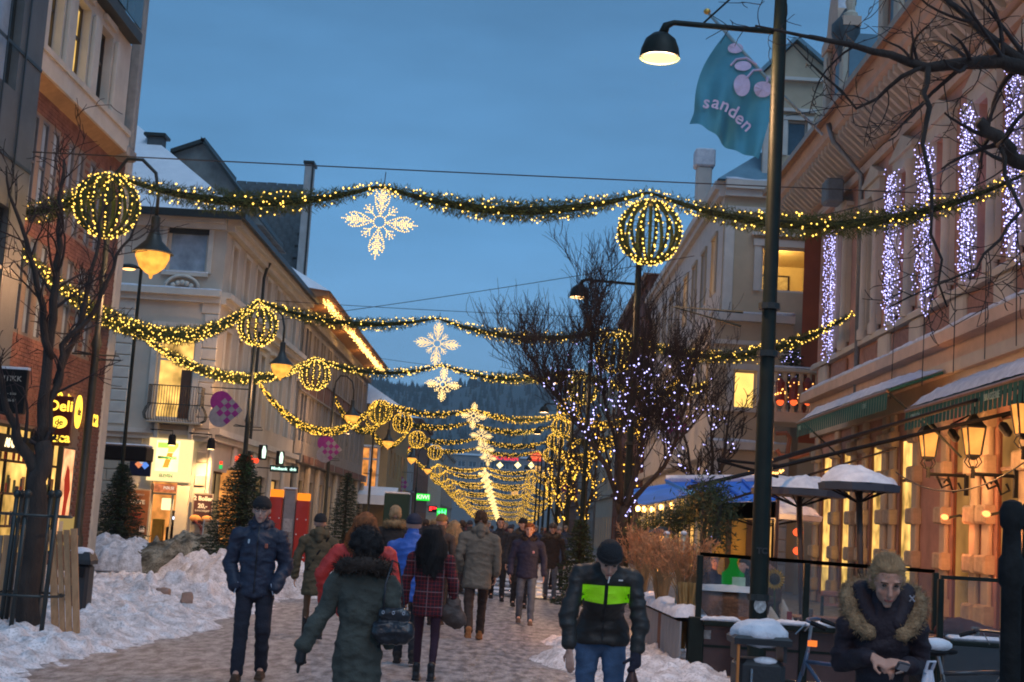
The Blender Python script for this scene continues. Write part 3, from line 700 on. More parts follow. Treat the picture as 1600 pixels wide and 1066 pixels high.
poster('poster', 'dark poster offering 2 Boller for 20 with pictured buns, right of the convenience store door', 303, 770, 330, 822, 45.85, pm('poster_dark', (.06, .02, .02), .4), d2)
# wall spot lamps over the fascia
for k, (px, py, lb) in enumerate(((269, 687, 'small black spotlight on a bracket above the store sign, left one'), (330, 693, 'small black spotlight on a bracket at the building corner, right one'))):
    p = WY(px, py, 45.2); t = thing('wall_spotlight', lb, 'spotlight', tuple(p), group='spotlights over the convenience store')
    MB().lathe([(.08, .17), (.12, .1), (.14, -.17), (.12, -.18)], n=10).build('lamp_head', black_p, t)
    MB().tube([(0, 0, .15), (0, 0, .28), (-.75, .1, .3), (-.75, .78, .3), (-.75, .78, .65)], .02, 5).build('bracket', black_p, t)
    MB().lathe([(.10, 0), (.1, -.01)], (0, 0, -.183), 10).build('lens', em('spot_lens', (1, .7, .3), 6), t)
    l = bpy.data.lights.new('spot_light', 'SPOT'); l.energy = 620; l.color = (1, .60, .24); l.spot_size = math.radians(110); l.spot_blend = .8; l.shadow_soft_size = .08
    lo = bpy.data.objects.new('spot_light', l); COL.objects.link(lo); lo.parent = t; lo.location = (0, 0, -.22); lo.rotation_euler = (math.radians(28), 0, 0)
# curved balcony
bc = thing('balcony_railing', 'bulging wrought iron balcony railing under the tall yellow window', 'balcony', tuple(cw.P((ba+bb)/2, 0, bz0-.45)))
a0, a1 = cu(240, 600)[0]-(ba+bb)/2, cu(322, 600)[0]-(ba+bb)/2
MB().bbox(a0, a1, -.55, -.003, -.06, 0, .02).build('floor_slab', beige_trim, bc)
def belly(x, y): return [(x, y, 0), (x, y-.0 if False else y, .02)]
bar = MB().tube([(0, 0, 0), (0, -.12, .08), (0, -.16, .24), (0, -.09, .42), (0, 0, .55), (0, 0, 1.15)], .011, 4).mesh('baluster', dark_metal)
nb = 20
for k in range(nb+1): link('baluster', bar, bc, (a0+(a1-a0)*k/nb, -.55, 0))
for k in range(1, 5):
    link('baluster', bar, bc, (a1, -.55+.11*k, 0), (0, 0, PI/2)); link('baluster', bar, bc, (a0, -.55+.11*k, 0), (0, 0, -PI/2))
for z_ in (.55, 1.15): MB().tube([(a0, 0, z_), (a0, -.55, z_), (a1, -.55, z_), (a1, 0, z_)], .018, 5).build('rail', dark_metal, bc)
for x_ in (a0+.3, a1-.3): MB().bbox(x_-.07, x_+.07, -.35, -.002, -.55, -.065, .02).build('corbel', beige_trim, bc)
# street face of the beige building
Y2 = 46.002; L2 = 63.6-Y2
sw = Wall((CX, Y2, 0), (0, 1, 0), B2)
hs = []; us = [1.1+2.25*k for k in range(8)]
for u in us:
    hs += [(u, u+.85, 8.95, 10.55), (u, u+.85, 4.9, 7.6)]
shops = [(1.0, 3.6, .4, 2.9), (4.6, 7.4, .4, 2.9), (8.6, 11.2, .2, 3.0), (12.2, 14.6, .4, 3.0)]
sw.wall(L2, 0, 11.3, hs+shops, beige, .28)
for h in hs: sw.window(*h, frame=beige_trim, pane=glass_dark, nx=2, nz=2, fw=.06, tz=.65); sw.surround(*h, beige_trim, .13, .05, ped=2 if h[2] < 6 else 0)
for k, h in enumerate(shops): sw.window(*h, frame=black_p, pane=lit_w if k == 3 else em('dim_shop', (1, .6, .25), .22, True, .5, 1), nx=2, nz=1)
for z0_, z1_, n_ in ((8.55, 8.75, .3), (8.35, 8.55, .16), (4.05, 4.25, .32), (3.85, 4.05, .18), (11.0, 11.28, .45), (10.8, 11.0, .25)): sw.band(0.001, L2, z0_, z1_, n_, beige_trim)
for u in (.3, 4.1, 7.9, 11.7, 15.0): sw.put(MB().bbox(u-.25, u+.25, .004, .12, 0, 3.84, .03), 'pilaster', beige_trim)
sw.put(MB().tube([(6.6, .3, 11.0), (6.6, .18, 10.7), (6.6, .12, 10.4), (6.6, .12, .1)], .06, 6), 'drainpipe', dark_metal)
# snow covered hipped roof
E = [(-17, 45.4, 11.3), (CX+.55, 45.4, 11.3), (CX+.55, 63.6, 11.3), (-17, 63.6, 11.3)]
rf = MB(); rf.add([(-17.2, 45.4, 11.34), (CX+.55, 45.4, 11.34), (CX+.55, 63.6, 11.34), (-13.6, 63.6, 15.6), (-14.5, 50.2, 15.4), (-17.2, 49.5, 15.6), (-17.2, 63.6, 15.6)],
                  [(0, 1, 4, 5), (1, 2, 3, 4), (4, 3, 6, 5), (0, 5, 6)]); rf.build('roof', snow, B2)
MB().box(-17, CX+.56, 45.38, 45.4, 11.1, 11.36).build('gutter', dark_metal, B2); MB().box(CX+.55, CX+.68, 45.4, 63.6, 11.15, 11.35).build('gutter', dark_metal, B2)
def chimney(px, py, Y, w_, h_, label, parent=None):
    p = WY(px, py, Y); t = parent; c = MB(); c.bbox(p.x-w_/2, p.x+w_/2, Y, Y+w_, p.z-h_-1, p.z-.12, .02).build('chimney', slate, t)
    MB().bbox(p.x-w_/2-.12, p.x+w_/2+.12, Y-.12, Y+w_+.12, p.z-.12, p.z, .02).build('chimney_cap', dark_metal, t)
chimney(243, 208, 49, .55, 1.4, '', B2)
chimney(193, 175, 46.5, .3, 1.2, '', B2)
# tall grey gable behind the snowy roof
g0, g1, g2 = WY(272, 240, 54), WY(318, 225, 54), WY(400, 335, 54)
MB().rings([[(g0.x, y, g0.z), (g1.x, y, g1.z), (g2.x+.3, y, g2.z-.4), (g0.x, y, g2.z-.4)] for y in (54, 60)]).build('gable', pm('gable_grey', (.14, .155, .15), .85, .3, 1.5, .3), B2)
for p_, q_ in ((g0, g1), (g1, g2)):
    d_ = (q_-p_).normalized(); MB().rings([[tuple(a) for a in (Vector((p_.x, y, p_.z+.0))-d_*.1, Vector((q_.x, y, q_.z+.0))+d_*.1, Vector((q_.x, y, q_.z+.16))+d_*.1, Vector((p_.x, y, p_.z+.16))-d_*.1)] for y in (53.75, 60.2)]).build('gable_coping', dark_metal, B2)

# ================================================================== SLATE ROOFED HOUSE ABOVE, LEFT
B3 = thing('brick_house', 'brown brick and render building with glowing string lights under its wide eaves, left side', 'building', (0, 0, 0))
a, b = WY(362, 262, 64), WY(475, 265, 64); c = WY(470, 400, 64)
sl = MB(); sl.quad((a.x-.5, 64.0, c.z-1), (b.x, 64.0, c.z-1), (b.x, 67.4, b.z), (a.x, 67.4, a.z+.1)); sl.build('roof_deck', slate, B3)
slm = MB().add([(0, 0, 0), (.48, 0, 0), (.48, .17, .4), (0, .17, .4), (0, -.02, 0.0), (.48, -.02, 0)], [(0, 1, 2, 3), (4, 5, 1, 0)]).mesh('slate', slate)
H_ = b.z-(c.z-1); nr = int(H_/.33)
for r_ in range(nr):
    for k in range(int((b.x-a.x+.3)/.5)):
        f = r_/nr; link('slate', slm, B3, (a.x-.4+k*.5+(.2 if r_ % 2 else 0), 63.93+3.4*f, c.z-1+H_*f), (rnd.uniform(-.03, .03), 0, 0))
pa, pb = WY(478, 258, 63.8), WY(490, 258, 63.8); pb.z = WY(492, 430, 63.8).z
MB().bbox(pa.x, pb.x-.0, 63.5, 64.4, pb.z-1, pa.z, .03).build('parapet_wall', pm('parapet', (.34, .36, .36), .8, .15, 2, .3), B3)
MB().box(pa.x-.06, pb.x+.08, 63.4, 64.5, pa.z, pa.z+.12).build('parapet_cap', dark_metal, B3)
MB().box(pb.x+.0, pb.x+.07, 63.45, 63.55, pb.z-.5, pa.z).build('flashing', dark_metal, B3)
Y3, L3 = 63.62, 29.5
br2 = pm('brown_brick', (.17, .085, .06), .9, .2, 3, .3, 40); gr3 = pm('grey_render3', (.27, .245, .215), .85, .12, 1.2, .25)
tw_ = Wall((-9.9, Y3, 0), (0, 1, 0), B3)
hs = []
for k in range(11):
    u = 1.0+2.6*k; hs += [(u, u+.7, 8.3, 10.2), (u+.95, u+1.65, 8.3, 10.2), (u, u+.7, 5.0, 7.2), (u+.95, u+1.65, 5.0, 7.2)]
gsh = [(1.0+3.6*k, 3.4+3.6*k, .3, 3.2) for k in range(8)]
tw_.wall(L3, 0, 11.2, hs+gsh, gr3, .25)
for h in hs: tw_.window(*h, frame=gr3, pane=glass_dark, nx=1, nz=2, fw=.05)
for k, h in enumerate(gsh): tw_.window(*h, frame=black_p, pane=(lit_y, em('dim_shop'  , (1, .6, .25), .22), lit_w)[k % 3], nx=2, nz=1)
for k in range(11): tw_.put(MB().box(.8+2.6*k, 2.85+2.6*k, .003, .04, 7.3, 8.2), 'brick_panel', br2)
for k in range(9): tw_.put(MB().bbox(.2+3.6*k, .75+3.6*k, .004, .22, 0, 3.9, .04), 'pilaster', cream)
for z0_, z1_, n_ in ((3.95, 4.35, .35), (10.5, 10.8, .2), (7.22, 7.3, .1), (8.21, 8.29, .1)): tw_.band(0, L3, z0_, z1_, n_, gr3)
for k in range(7): tw_.put(MB().box(.5+4*k, 3.8+4*k, .36, .40, 3.98, 4.3), 'shop_fascia', br2)
tw_.put(MB().rings([[(u, .003, 11.2), (u, 1.15, 11.45), (u, 1.2, 11.6), (u, .003, 11.8)] for u in (-1.2, L3+.6)]), 'eaves', pm('eaves_brown', (.35, .17, .08), .8))
MB().add([(-9.9+1.25, Y3-1.3, 11.62), (-9.9+1.25, Y3+L3+.7, 11.62), (-15.5, Y3+L3+.7, 15.6), (-15.5, Y3+2, 15.6), (-9.9-1.6, Y3-1.3, 11.9)], [(0, 1, 2, 3), (0, 3, 4)]).build('roof', snow, B3)
es = thing('string_lights', 'orange fairy lights run along the underside of the brick building eaves', 'string lights', (0, 0, 0))
C_ = [];
for i in range(1100):
    y = Y3-.6+L3*i/1100; C_.append((-9.9+rnd.uniform(.85, 1.15), y, 11.25+rnd.uniform(-.16, .1)))
link('bulbs', octs_mesh('bulbs', C_, .03, em('bulb_eaves', (1, .55, .14), 5, False)), es)['kind'] = 'stuff'
MB().tube([(-9.2, Y3-.5, 11.34), (-9.2, Y3+L3, 11.34)], .012, 4).build('cable', wire_m, es)
for k in range(4): plight('eaves_glow', (-8.9, Y3+2+8*k, 11.0), 35, (1, .5, .14), .3)

# ================================================================== HOUSES FARTHER ON THE LEFT
def house(label, x0, x1, y0_, y1_, h, wallm, roofm=snow, ridge=2.6, lit=.3, nfl=2, name='house', front=True, gable=False, ov=.4, seed=0, frame=white_p):
    rr = random.Random(seed); t = thing(name, label, 'house', (0, 0, 0))
    right = x0 > 0
    sd = Wall((x0, y1_, 0), (0, -1, 0), t) if right else Wall((x1, y0_, 0), (0, 1, 0), t)
    fw_ = Wall((x0, y0_, 0), (1, 0, 0), t); L_, Wd = y1_-y0_, x1-x0; fh = (h-.5)/(nfl+.15)
    for wl, Ln in ((sd, L_), (fw_, Wd)):
        hh = []; n = max(1, int(Ln/2.4))
        for f in range(nfl+0):
            for k in range(n):
                u = Ln*(k+.5)/n; z_ = .9+fh*f+ (0 if f else -.5); hh.append((u-.45, u+.45, z_, z_+fh*.55+(.3 if f == 0 else 0)))
        wl.wall(Ln, 0, h, hh, wallm, .15)
        for q in hh:
            l_ = rr.random() < (lit if q[2] > 2 else .75)
            wl.window(*q, frame=frame, pane=(lit_w if rr.random() < .5 else lit_y) if l_ else glass_dark, nx=2, nz=2, tz=.6, depth=.1, fw=.07)
        wl.band(0, Ln, fh+.35, fh+.55, .18, wallm, n0=.003); wl.band(0, Ln, h-.3, h-.02, .22, wallm, n0=.003)
    m = MB(); xm = (x0+x1)/2
    if gable: m.rings([[(x0-ov, y, h), (x1+ov, y, h), (xm, y, h+ridge)] for y in (y0_-ov, y1_+ov)])
    else: m.add([(x0-ov, y0_-ov, h), (x1+ov, y0_-ov, h), (x1+ov, y1_+ov, h), (x0-ov, y1_+ov, h), (xm, y0_+Wd*.45, h+ridge), (xm, y1_-Wd*.45, h+ridge)], [(0, 1, 4), (1, 2, 5, 4), (2, 3, 5), (3, 0, 4, 5), (0, 3, 2, 1)])
    m.build('roof', roofm, t)
    if gable: MB().rings([[(x0+.02, y, h-.02), (x1-.02, y, h-.02), (xm, y, h+ridge-.25)] for y in (y0_-.02, y0_+.1)]).build('gable', wallm, t)
    MB().bbox(xm-.4, xm+.4, (y0_+y1_)/2-.4, (y0_+y1_)/2+.4, h+ridge*.4, h+ridge+.9, .03).build('chimney', slate, t)
    if not gable: MB().bbox(x0+.3 if right else x0, x1 if right else x1-.3, y0_+.3, y1_-.3, .1, h-.01, .1).build('core', wallm, t)
    return t
yel = pm('ochre_boards', (.34, .22, .10), .85, .1, 2, .3, 25)
pY = WY(556, 700, 94)
hY = thing('house', 'ochre wooden house with one bright orange window and snowy canopy, beyond the brick building', 'house', (0, 0, 0))
yw_ = Wall((-17, 94, 0), (1, 0, 0), hY); xa, za = WY(566, 700, 94).x+17, WY(566, 700, 94).z; xb, zb_ = WY(587, 760, 94).x+17, WY(587, 762, 94).z
XR = WY(607, 700, 94).x
yw_.wall(XR+17, 0, 9.2, [(xa, xb, zb_, za+.1)], yel, .15); yw_.window(xa, xb, zb_, za+.1, pane=lit_o, nx=2, nz=2, tz=.7, bars=.06); yw_.surround(xa, xb, zb_, za+.1, white_p, .13, .05)
ys_ = Wall((XR, 94.002, 0), (0, 1, 0), hY); hs = [(2+3*k, 3+3*k, 4.5, 6.3) for k in range(5)]
ys_.wall(18, 0, 9.2, hs, yel, .12)
for h in hs: ys_.window(*h, pane=glass_dark)
MB().add([(-17, 93.4, 9.2), (XR+.6, 93.4, 9.2), (XR+.6, 112, 9.2), (-13, 112, 12.5), (-13, 97, 12.5), (-17, 94, 9.2)], [(0, 1, 4, 5), (1, 2, 3, 4)]).build('roof', snow, hY)
for z_ in np.arange(.3, 9.1, .3): yw_.put(MB().box(0, XR+17, .002, .012, z_, z_+.025), 'weatherboard', yel) if z_ > 4.2 and not (zb_-.1 < z_ < za+.35) else None
cn = WY(560, 760, 92); cn2 = WY(610, 785, 92)
ca = thing('canopy', 'white snow covered shop canopy below the orange window of the ochre house', 'canopy', (0, 0, 0))
MB().rings([[(cn.x-.6, y, z1) for y, z1 in ((93.99, cn2.z), (91.5, cn2.z-.2), (91.5, cn2.z+.4), (93.99, cn.z+.1))], [(cn2.x+.3, y, z1) for y, z1 in ((93.99, cn2.z), (91.5, cn2.z-.2), (91.5, cn2.z+.4), (93.99, cn.z+.1))]]).build('canopy_cover', snow, ca)
for x_ in (cn.x-.4, cn2.x+.1): MB().tube([(x_, 91.6, cn2.z-.2), (x_, 91.6, 0)], .05, 5).build('post', dark_metal, ca)
house('pale rendered house with snowy roof beyond the ochre house, left side', -16, -9.7, 113, 126, 7.6, beige, ridge=3, seed=3)
house('grey house with steep snowy gable and red lettering, left side beyond the pale house', -17, -9.9, 127, 142, 9.2, pm('grey_boards', (.28, .28, .28)), ridge=3.2, gable=True, seed=4)
house('tall dark brick block far down the left side', -18, -9.8, 143, 166, 12.0, br2, ridge=1.0, nfl=3, seed=5, lit=.15)
house('pale block far down the left side before the end of the street', -18, -9.9, 167, 200, 10.5, cream, ridge=2.0, nfl=3, seed=6, lit=.2)
house('last grey block far down the left side', -18, -9.9, 202, 240, 12.0, gr3, ridge=1.4, nfl=3, seed=7, lit=.2)
# end building
EB = thing('office_building', 'long pale building closing the end of the street with red and orange rooftop signs', 'building', (0, 0, 0))
YE = 385; ew = Wall((-30, YE, 0), (1, 0, 0), EB)
he = []
zt_ = WY(790, 715, YE).z
for f in range(4):
    for k in range(19): u = 3+3.0*k; z_ = zt_-3.2-3.6*f; he.append((u, u+2.0, max(.5, z_), max(.6, z_+1.6)))
he = [h for h in he if h[3]-h[2] > 1]
ew.wall(60, 0, zt_, he, pm('pale_office', (.24, .225, .22), .85, .08), .2)
for k, h in enumerate(he): ew.window(*h, frame=white_p, pane=lit_w if k in (11, 31, 47) else glass_dark, nx=2, nz=1)
MB().box(-30, 30, YE-.3, YE+20, zt_, zt_+.5).build('roof', snow, EB); MB().box(-14, -6, YE+2, YE+10, zt_+.5, zt_+4.2).build('roof_box', MATS['pale_office'], EB)
def sign3(label, px0, py0, px1, py1, Y, txt, col, s, back=None, name='sign'):
    a, b = WY(px0, py0, Y), WY(px1, py1, Y); t = thing(name, label, 'sign', ((a.x+b.x)/2, Y, (a.z+b.z)/2)); H_ = abs(a.z-b.z); W_ = abs(b.x-a.x)
    MB().bbox(-W_/2, W_/2, 0, .25, -H_/2, H_/2, .02).build('sign_panel', back or black_p, t)
    me = text_mesh(txt, H_*.85, em('sgn_'+label[:12], col, s), bold=H_*.02); xs_ = [v.co.x for v in me.vertices]; wt = max(xs_)-min(xs_)
    o = link('lettering', me, t, (0, -.03, 0), (PI/2, 0, 0)); o.scale = (W_*.9/wt, 1, 1); return t
sign3('long red illuminated lettering on the parapet of the pale building at the street end', 764, 709, 812, 723, YE-.7, 'SPICHEREN', (1, .03, .06), 1.5, MATS['pale_office'])
sign3('square orange red sign on the parapet of the pale building at the street end', 828, 706, 846, 721, YE-.7, 'ESS', (1, .25, .08), 1.2, em('red_orange_panel', (1, .06, .02), 1.1))
sign3('green glowing shop sign far down the left side', 651, 771, 671, 783, 105, 'KIWI', (.4, 1, .35), 3, em('green_panel', (.02, .85, .05), 1.3))
sign3('small red letter sign glowing beside the green pharmacy sign', 670, 790, 682, 801, 125, 'P', (1, .03, .03), 3)
sign3('round bright green pharmacy sign far down the left side', 683, 794, 697, 808, 120, '+H', (.1, 1, .3), 3, em('green_panel'  , (.02, .85, .05), 1.3))
sign3('red glowing letters on the snowy roofed grey house', 633, 697, 641, 708, 126, 'NA', (1, .02, .03), 2.5)
for k, px in enumerate((781, 809, 830)):
    p = WY(px, 727, 230); t = tag(MB().rings([[(.45*math.cos(a+PI/4)*(1.25 if j % 2 else .8), y, .45*math.sin(a+PI/4)*(1.25 if j % 2 else .8)) for j, a in enumerate([PI/4*q for q in range(8)])] for y in (-.1, .1)]).build('star_light', em('star', (1, .75, .3), 3), None, p), ('leftmost', 'middle', 'rightmost')[k]+' of three small yellow star lights before the pale end building', 'star light', 'row of small star lights at the street end')
# ================================================================== RIGHT PINK BUILDING
R1 = thing('ornate_building', 'pink and cream ornate building with wide bracketed eaves and hanging light curtains, right side', 'building', (0, 0, 0))
YF, XF = 43.2, 9.2
rw = Wall((XF, YF, 0), (0, -1, 0), R1); LR = YF-17
uy = lambda Y: YF-Y
strips = [41.8, 34.9, 32.1, 29.05, 26.3]
ctr = [39.9, 38.3, 33.5, 30.6, 27.7, 24.9, 22.1, 19.2]
wins = [(uy(c)-.55, uy(c)+.55, 7.35, 10.9) for c in ctr if c not in (39.9, 38.3)]+[(uy(39.9)-.5, uy(39.9)+.5, 7.35, 10.9), (uy(36.4)-.4, uy(36.4)+.4, 7.35, 10.9)]
gbay = [41.4, 38.9, 35.7, 33.0, 28.9, 26.2, 23.4, 20.5]
gopen = [(uy(c)-.62, uy(c)+.62, .25, 4.3) for c in gbay]
rw.wall(LR, 0, 12.6, wins+gopen, pink, .34)
cream_l = pm('cream_column', (.56, .47, .36), .8, .08, 2, .25, 30)
for h in wins:
    rw.window(*h, frame=cream_l, pane=em('curtained_pane', (.85, .65, .38), .16, True, .4, 1.5) if rnd.random() < .5 else glass_dark, nx=2, nz=2, tz=.68, fw=.1, depth=.26)
    rw.surround(*h, cream_l, .32, .12, ped=1)
    for e in (h[0]-.18, h[1]+.18): rw.put(MB().lathe([(.15, 7.1), (.15, 7.35), (.105, 7.42), (.095, 10.6), (.14, 10.7), (.15, 10.9)], (e, .16, 0), 10), 'half_column', cream_l, smooth='auto')
rough_b = pm('rough_block', (.50, .38, .26), .95, .2, 6, 1.0, 45)
lowc = pm('lower_cream', (.54, .42, .29), .85, .1, 1.5, .25, 30)
for c, h in zip(gbay, gopen):
    rw.window(*h, frame=pm('brown_frame', (.14, .045, .02), .5), pane=lit_y if c in (41.4, 38.9, 35.7, 33.0) else em('amber_dim', (1, .45, .12), .35, True, .5, 1), nx=1, nz=2, tz=.75, fw=.08, depth=.05)
cols = sorted(set(sum(([c-.98, c+.98] for c in gbay), [])))
cc = []
for c in cols:
    if not cc or c-cc[-1] > .6: cc.append(c)
prev = 0.0
for c in cc:
    u = uy(c)
    if u < .3: u = .36
    rw.put(MB().bbox(u-.2, u+.2, .004, .11, 0, 4.9, .03), 'pilaster', lowc)
    for z_ in (.35, 1.3, 2.25, 3.2, 4.1): 
        stone_piece(rw, u-.29, u+.29, z_, z_+.36, .004, .23, rough_b, 'stone_block', .045)
rw.put(MB().box(0, LR, .004, .16, 4.9, 5.35), 'frieze', lowc)
rw.band(0, LR, 5.35, 5.6, .3, cream_l); rw.band(0, LR, 5.62, 5.95, .2, pink_trim); rw.band(0, LR, 5.95, 6.2, .5, pink_trim, snow_h=.16)
# parapet with panels under windows
rw.put(MB().box(0, LR, .004, .12, 6.2, 6.32), 'plinth', cream_l); rw.put(MB().box(0, LR, .004, .2, 6.98, 7.12), 'sill_course', cream_l)
rw.snowstrip(0, LR, .02, .19, 7.122, .05)
for h in wins: rw.put(MB().bbox(h[0]-.3, h[1]+.3, .004, .09, 6.42, 6.9, .03), 'panel', pm('rough_panel', (.33, .17, .12), .95, .2, 8, .9, 30))
for s_ in strips: rw.put(MB().bbox(uy(s_)-.5, uy(s_)+.5, .004, .16, 6.33, 6.97, .05), 'pedestal', cream_l)
rw.put(MB().box(0, LR, .004, .14, 11.75, 12.0), 'architrave', pink_trim)
# eaves with brackets
ev = MB().rings([[(u, .003, 12.1), (u, .25, 12.1), (u, .3, 12.55), (u, 1.05, 12.85), (u, 1.05, 13.0), (u, 1.2, 13.3), (u, .003, 13.35)] for u in (-3.0, LR)]); rw.put(ev, 'eaves', pink_trim)
bk = MB().rings([[(x, .26, 12.1), (x, .36, 12.1), (x, .95, 12.62), (x, .95, 12.8), (x, .26, 12.5)] for x in (-.07, .07)]); bkm = None
mbk = MB(); mbk.v = [(p[0], p[1], p[2]) for p in bk.v]; mbk.f = bk.f
bkm = mbk.mesh('bracket', cream_l)
k = 0
u = -2.6
while u < LR and k < 60:
    o = link('bracket', bkm, R1); o.matrix_local = Matrix.Translation(rw.P(u, 0, 0)) @ Matrix(((rw.U.x, rw.N.x, 0), (rw.U.y, rw.N.y, 0), (0, 0, 1))).to_4x4(); u += .42; k += 1
rw.put(MB().box(-3.1, LR, 1.2, 1.36, 13.16, 13.34), 'gutter', pm('copper_gutter', (.40, .20, .08), .4, .2, 5, .1, metal=.4))
rw.snowstrip(-3.1, LR, .8, 1.3, 13.345, .14)
MB().add([(8.05, 17, 13.34), (8.05, 46.2, 13.34), (12, 46.2, 16.4), (12, 17, 16.4), (20, 17, 16.5), (20, 46.2, 16.5)], [(0, 1, 2, 3), (3, 2, 5, 4)]).build('roof', pm('blue_metal_roof', (.13, .24, .30), .5, .15, 2, .1), R1)
# dormers
for yc, hh_, w_, snowcap in ((40.4, 4.6, 2.6, 1), (34.2, 3.6, 1.9, 1), (28.0, 5.4, 3.0, 1), (21.5, 4.6, 2.6, 1)):
    d_ = Wall((8.95, yc+w_/2, 0), (0, -1, 0), R1); z0_ = 13.5
    h = (w_/2-.45, w_/2+.45, z0_+.7, z0_+2.4)
    d_.wall(w_, z0_-.1, z0_+hh_*.66, [h], pink, .2); d_.window(*h, frame=cream_l, pane=glass_dark)
    for a_ in (0, w_-.42): d_.put(MB().bbox(a_, a_+.42, .003, .18, z0_-.1, z0_+hh_*.66, .03), 'pilaster', cream_l)
    d_.put(MB().rings([[(-.15, n_, z0_+hh_*.66), (w_+.15, n_, z0_+hh_*.66), (w_+.15, n_, z0_+hh_*.72), (w_*.78, n_, z0_+hh_*.76), (w_*.7, n_, z0_+hh_*.92), (w_*.5, n_, z0_+hh_), (w_*.3, n_, z0_+hh_*.92), (w_*.22, n_, z0_+hh_*.76), (-.15, n_, z0_+hh_*.72)] for n_ in (-.3, .22)]), 'curved_pediment', pink_trim)
    d_.put(MB().rings([[(w_*.76, n_, z0_+hh_*.77), (w_*.7, n_, z0_+hh_*.925), (w_*.5, n_, z0_+hh_+.01), (w_*.3, n_, z0_+hh_*.925), (w_*.24, n_, z0_+hh_*.77), (w_*.3, n_, z0_+hh_*.99), (w_*.5, n_, z0_+hh_+.22), (w_*.7, n_, z0_+hh_*.99)] for n_ in (-.28, .2)]), 'pediment_snow', snow_sill)
    MB().box(8.96, 11.5, yc-w_/2+.02, yc+w_/2-.02, z0_-.1, z0_+hh_*.62).build('dormer_side', MATS['blue_metal_roof'], R1)
    for a_ in (-.05, w_-.35):
        q_ = d_.P(a_+.2, -.05, z0_+hh_*.72); MB().lathe([(.2, 0), (.22, .15), (.1, .25), (.17, .5), (.09, .75), (.02, 1.0)], tuple(q_), 8).build('finial', cream_l, R1, smooth='auto')
tp = WX(1322, 40, 8.9)
MB().lathe([(.16, -1.1), (.42, -.3), (.42, 0), (.2, .25), (.05, .5)], tuple(tp), 10).build('urn_finial', pm('slate'  , (.1, .1, .1)), R1, smooth='auto')
rw.put(MB().tube([(uy(37.4), 1.15, 13.1), (uy(37.4), 1.0, 12.6), (uy(37.4)-0, .2, 11.7), (uy(37.4), .18, 5.7)], .075, 8), 'drainpipe', pm('zinc', (.25, .26, .26), .4, metal=.5), smooth=True)
rw.put(MB().bbox(uy(39.3)-.35, uy(39.3)+.35, .3, .8, 11.3, 12.0, .05), 'loudspeaker_box', pm('grey_box', (.16, .19, .20)))
MB().box(9.75, 20, 17, YF-.01, 0.1, 12.9).build('body', lowc, R1)
# end: recessed red wall, balcony with balusters
redw = pm('red_render', (.36, .09, .045), .85, .12, 1.2, .3)
ew2 = Wall((9.45, 47.0, 0), (1, 0, 0), R1); ew2.wall(4, 5, 13.2, [], redw); ew2.wall(4, 0, 4.999, [], lowc)
bal = thing('stone_balcony', 'pale stone balcony with balusters and glowing red lanterns between the two right hand buildings', 'balcony', (0, 0, 0))
q0, q1 = WY(1205, 650, 45.3), WY(1292, 640, 45.3); zb0, zb1 = WY(1240, 645, 45.3).z, WY(1240, 578, 45.3).z
MB().bbox(q0.x, q1.x, 45.1, 46.9, zb0-.35, zb0, .03).build('floor_slab', cream_l, bal); MB().bbox(q0.x-.05, q1.x, 45.05, 45.4, zb1-.12, zb1, .03).build('rail', cream_l, bal)
MB().bbox(q0.x, q1.x, 45.07, 45.38, zb1, zb1+.09, .04).build('snow', snow_sill, bal)
blm = MB().lathe([(.08, 0), (.08, .08), (.05, .14), (.12, .45), (.11, .6), (.05, .95), (.08, 1.02), (.08, zb1-zb0-.12)], n=8).mesh('baluster', cream_l, 'auto')
nb = 7
for k in range(nb): link('baluster', blm, bal, (q0.x+.12+(q1.x-q0.x-.2)*k/(nb-1), 45.25, zb0))
for k, px in enumerate((1219, 1240, 1262)):
    p = WY(px, 612, 44.9); t = thing('lantern', ('leftmost', 'middle', 'rightmost')[k]+' of three red glowing lantern garlands hanging on the stone balcony', 'lantern', tuple(p), group='red lanterns on the stone balcony')
    MB().lathe([(.04, .45), (.16, .3), (.13, .0), (.17, -.25), (.09, -.42)], n=8).build('garland_body', pm('red_foil', (.25, .03, .02), .4, .5, 20, .6, 50), t)
    link('bulbs', octs_mesh('bulbs', [(.16*math.cos(a), .16*math.sin(a), rnd.uniform(-.4, .4)) for a in [rnd.uniform(0, 6.3) for _ in range(14)]], .022, bulb_o), t)['kind'] = 'stuff'
    MB().ell((0, -.06, -.33), .12, .1, .13).build('glow_lamp', em('red_lamp', (1, .12, .03), 1.6), t, smooth=True)

# ================================================================== YELLOW TURRETED BUILDING
R2 = thing('turreted_building', 'ochre corner building with steep gable dormer and bright window, behind the tall lamp post', 'building', (0, 0, 0))
och = pm('ochre_stucco', (.50, .39, .27), .85, .12, 1, .25); octr = pm('ochre_trim', (.60, .54, .48), .8, .08, 2, .2)
X2 = 6.95
f2 = Wall((X2, 49, 0), (1, 0, 0), R2)
wx0, wz1_ = WY(1190, 385, 49).x-X2, WY(1190, 385, 49).z; wx1, wz0_ = 10.3-X2, WY(1225, 457, 49).z
f2.wall(4.5, 0, 14.3, [(wx0, wx1, wz0_, wz1_)], och, .2)
f2.window(wx0, wx1, wz0_, wz1_, frame=octr, pane=glass('clear_pane'), nx=1, nz=1, fw=.08, depth=.1); f2.surround(wx0, wx1, wz0_, wz1_, octr, .25, .08, ped=2)
rm = thing('room_interior', 'bright yellow room with sloping ceiling and framed picture behind the upper window', 'interior', tuple(f2.P((wx0+wx1)/2, 0, wz0_)))
ry = pm('room_yellow', (.62, .45, .18), .9, .05)
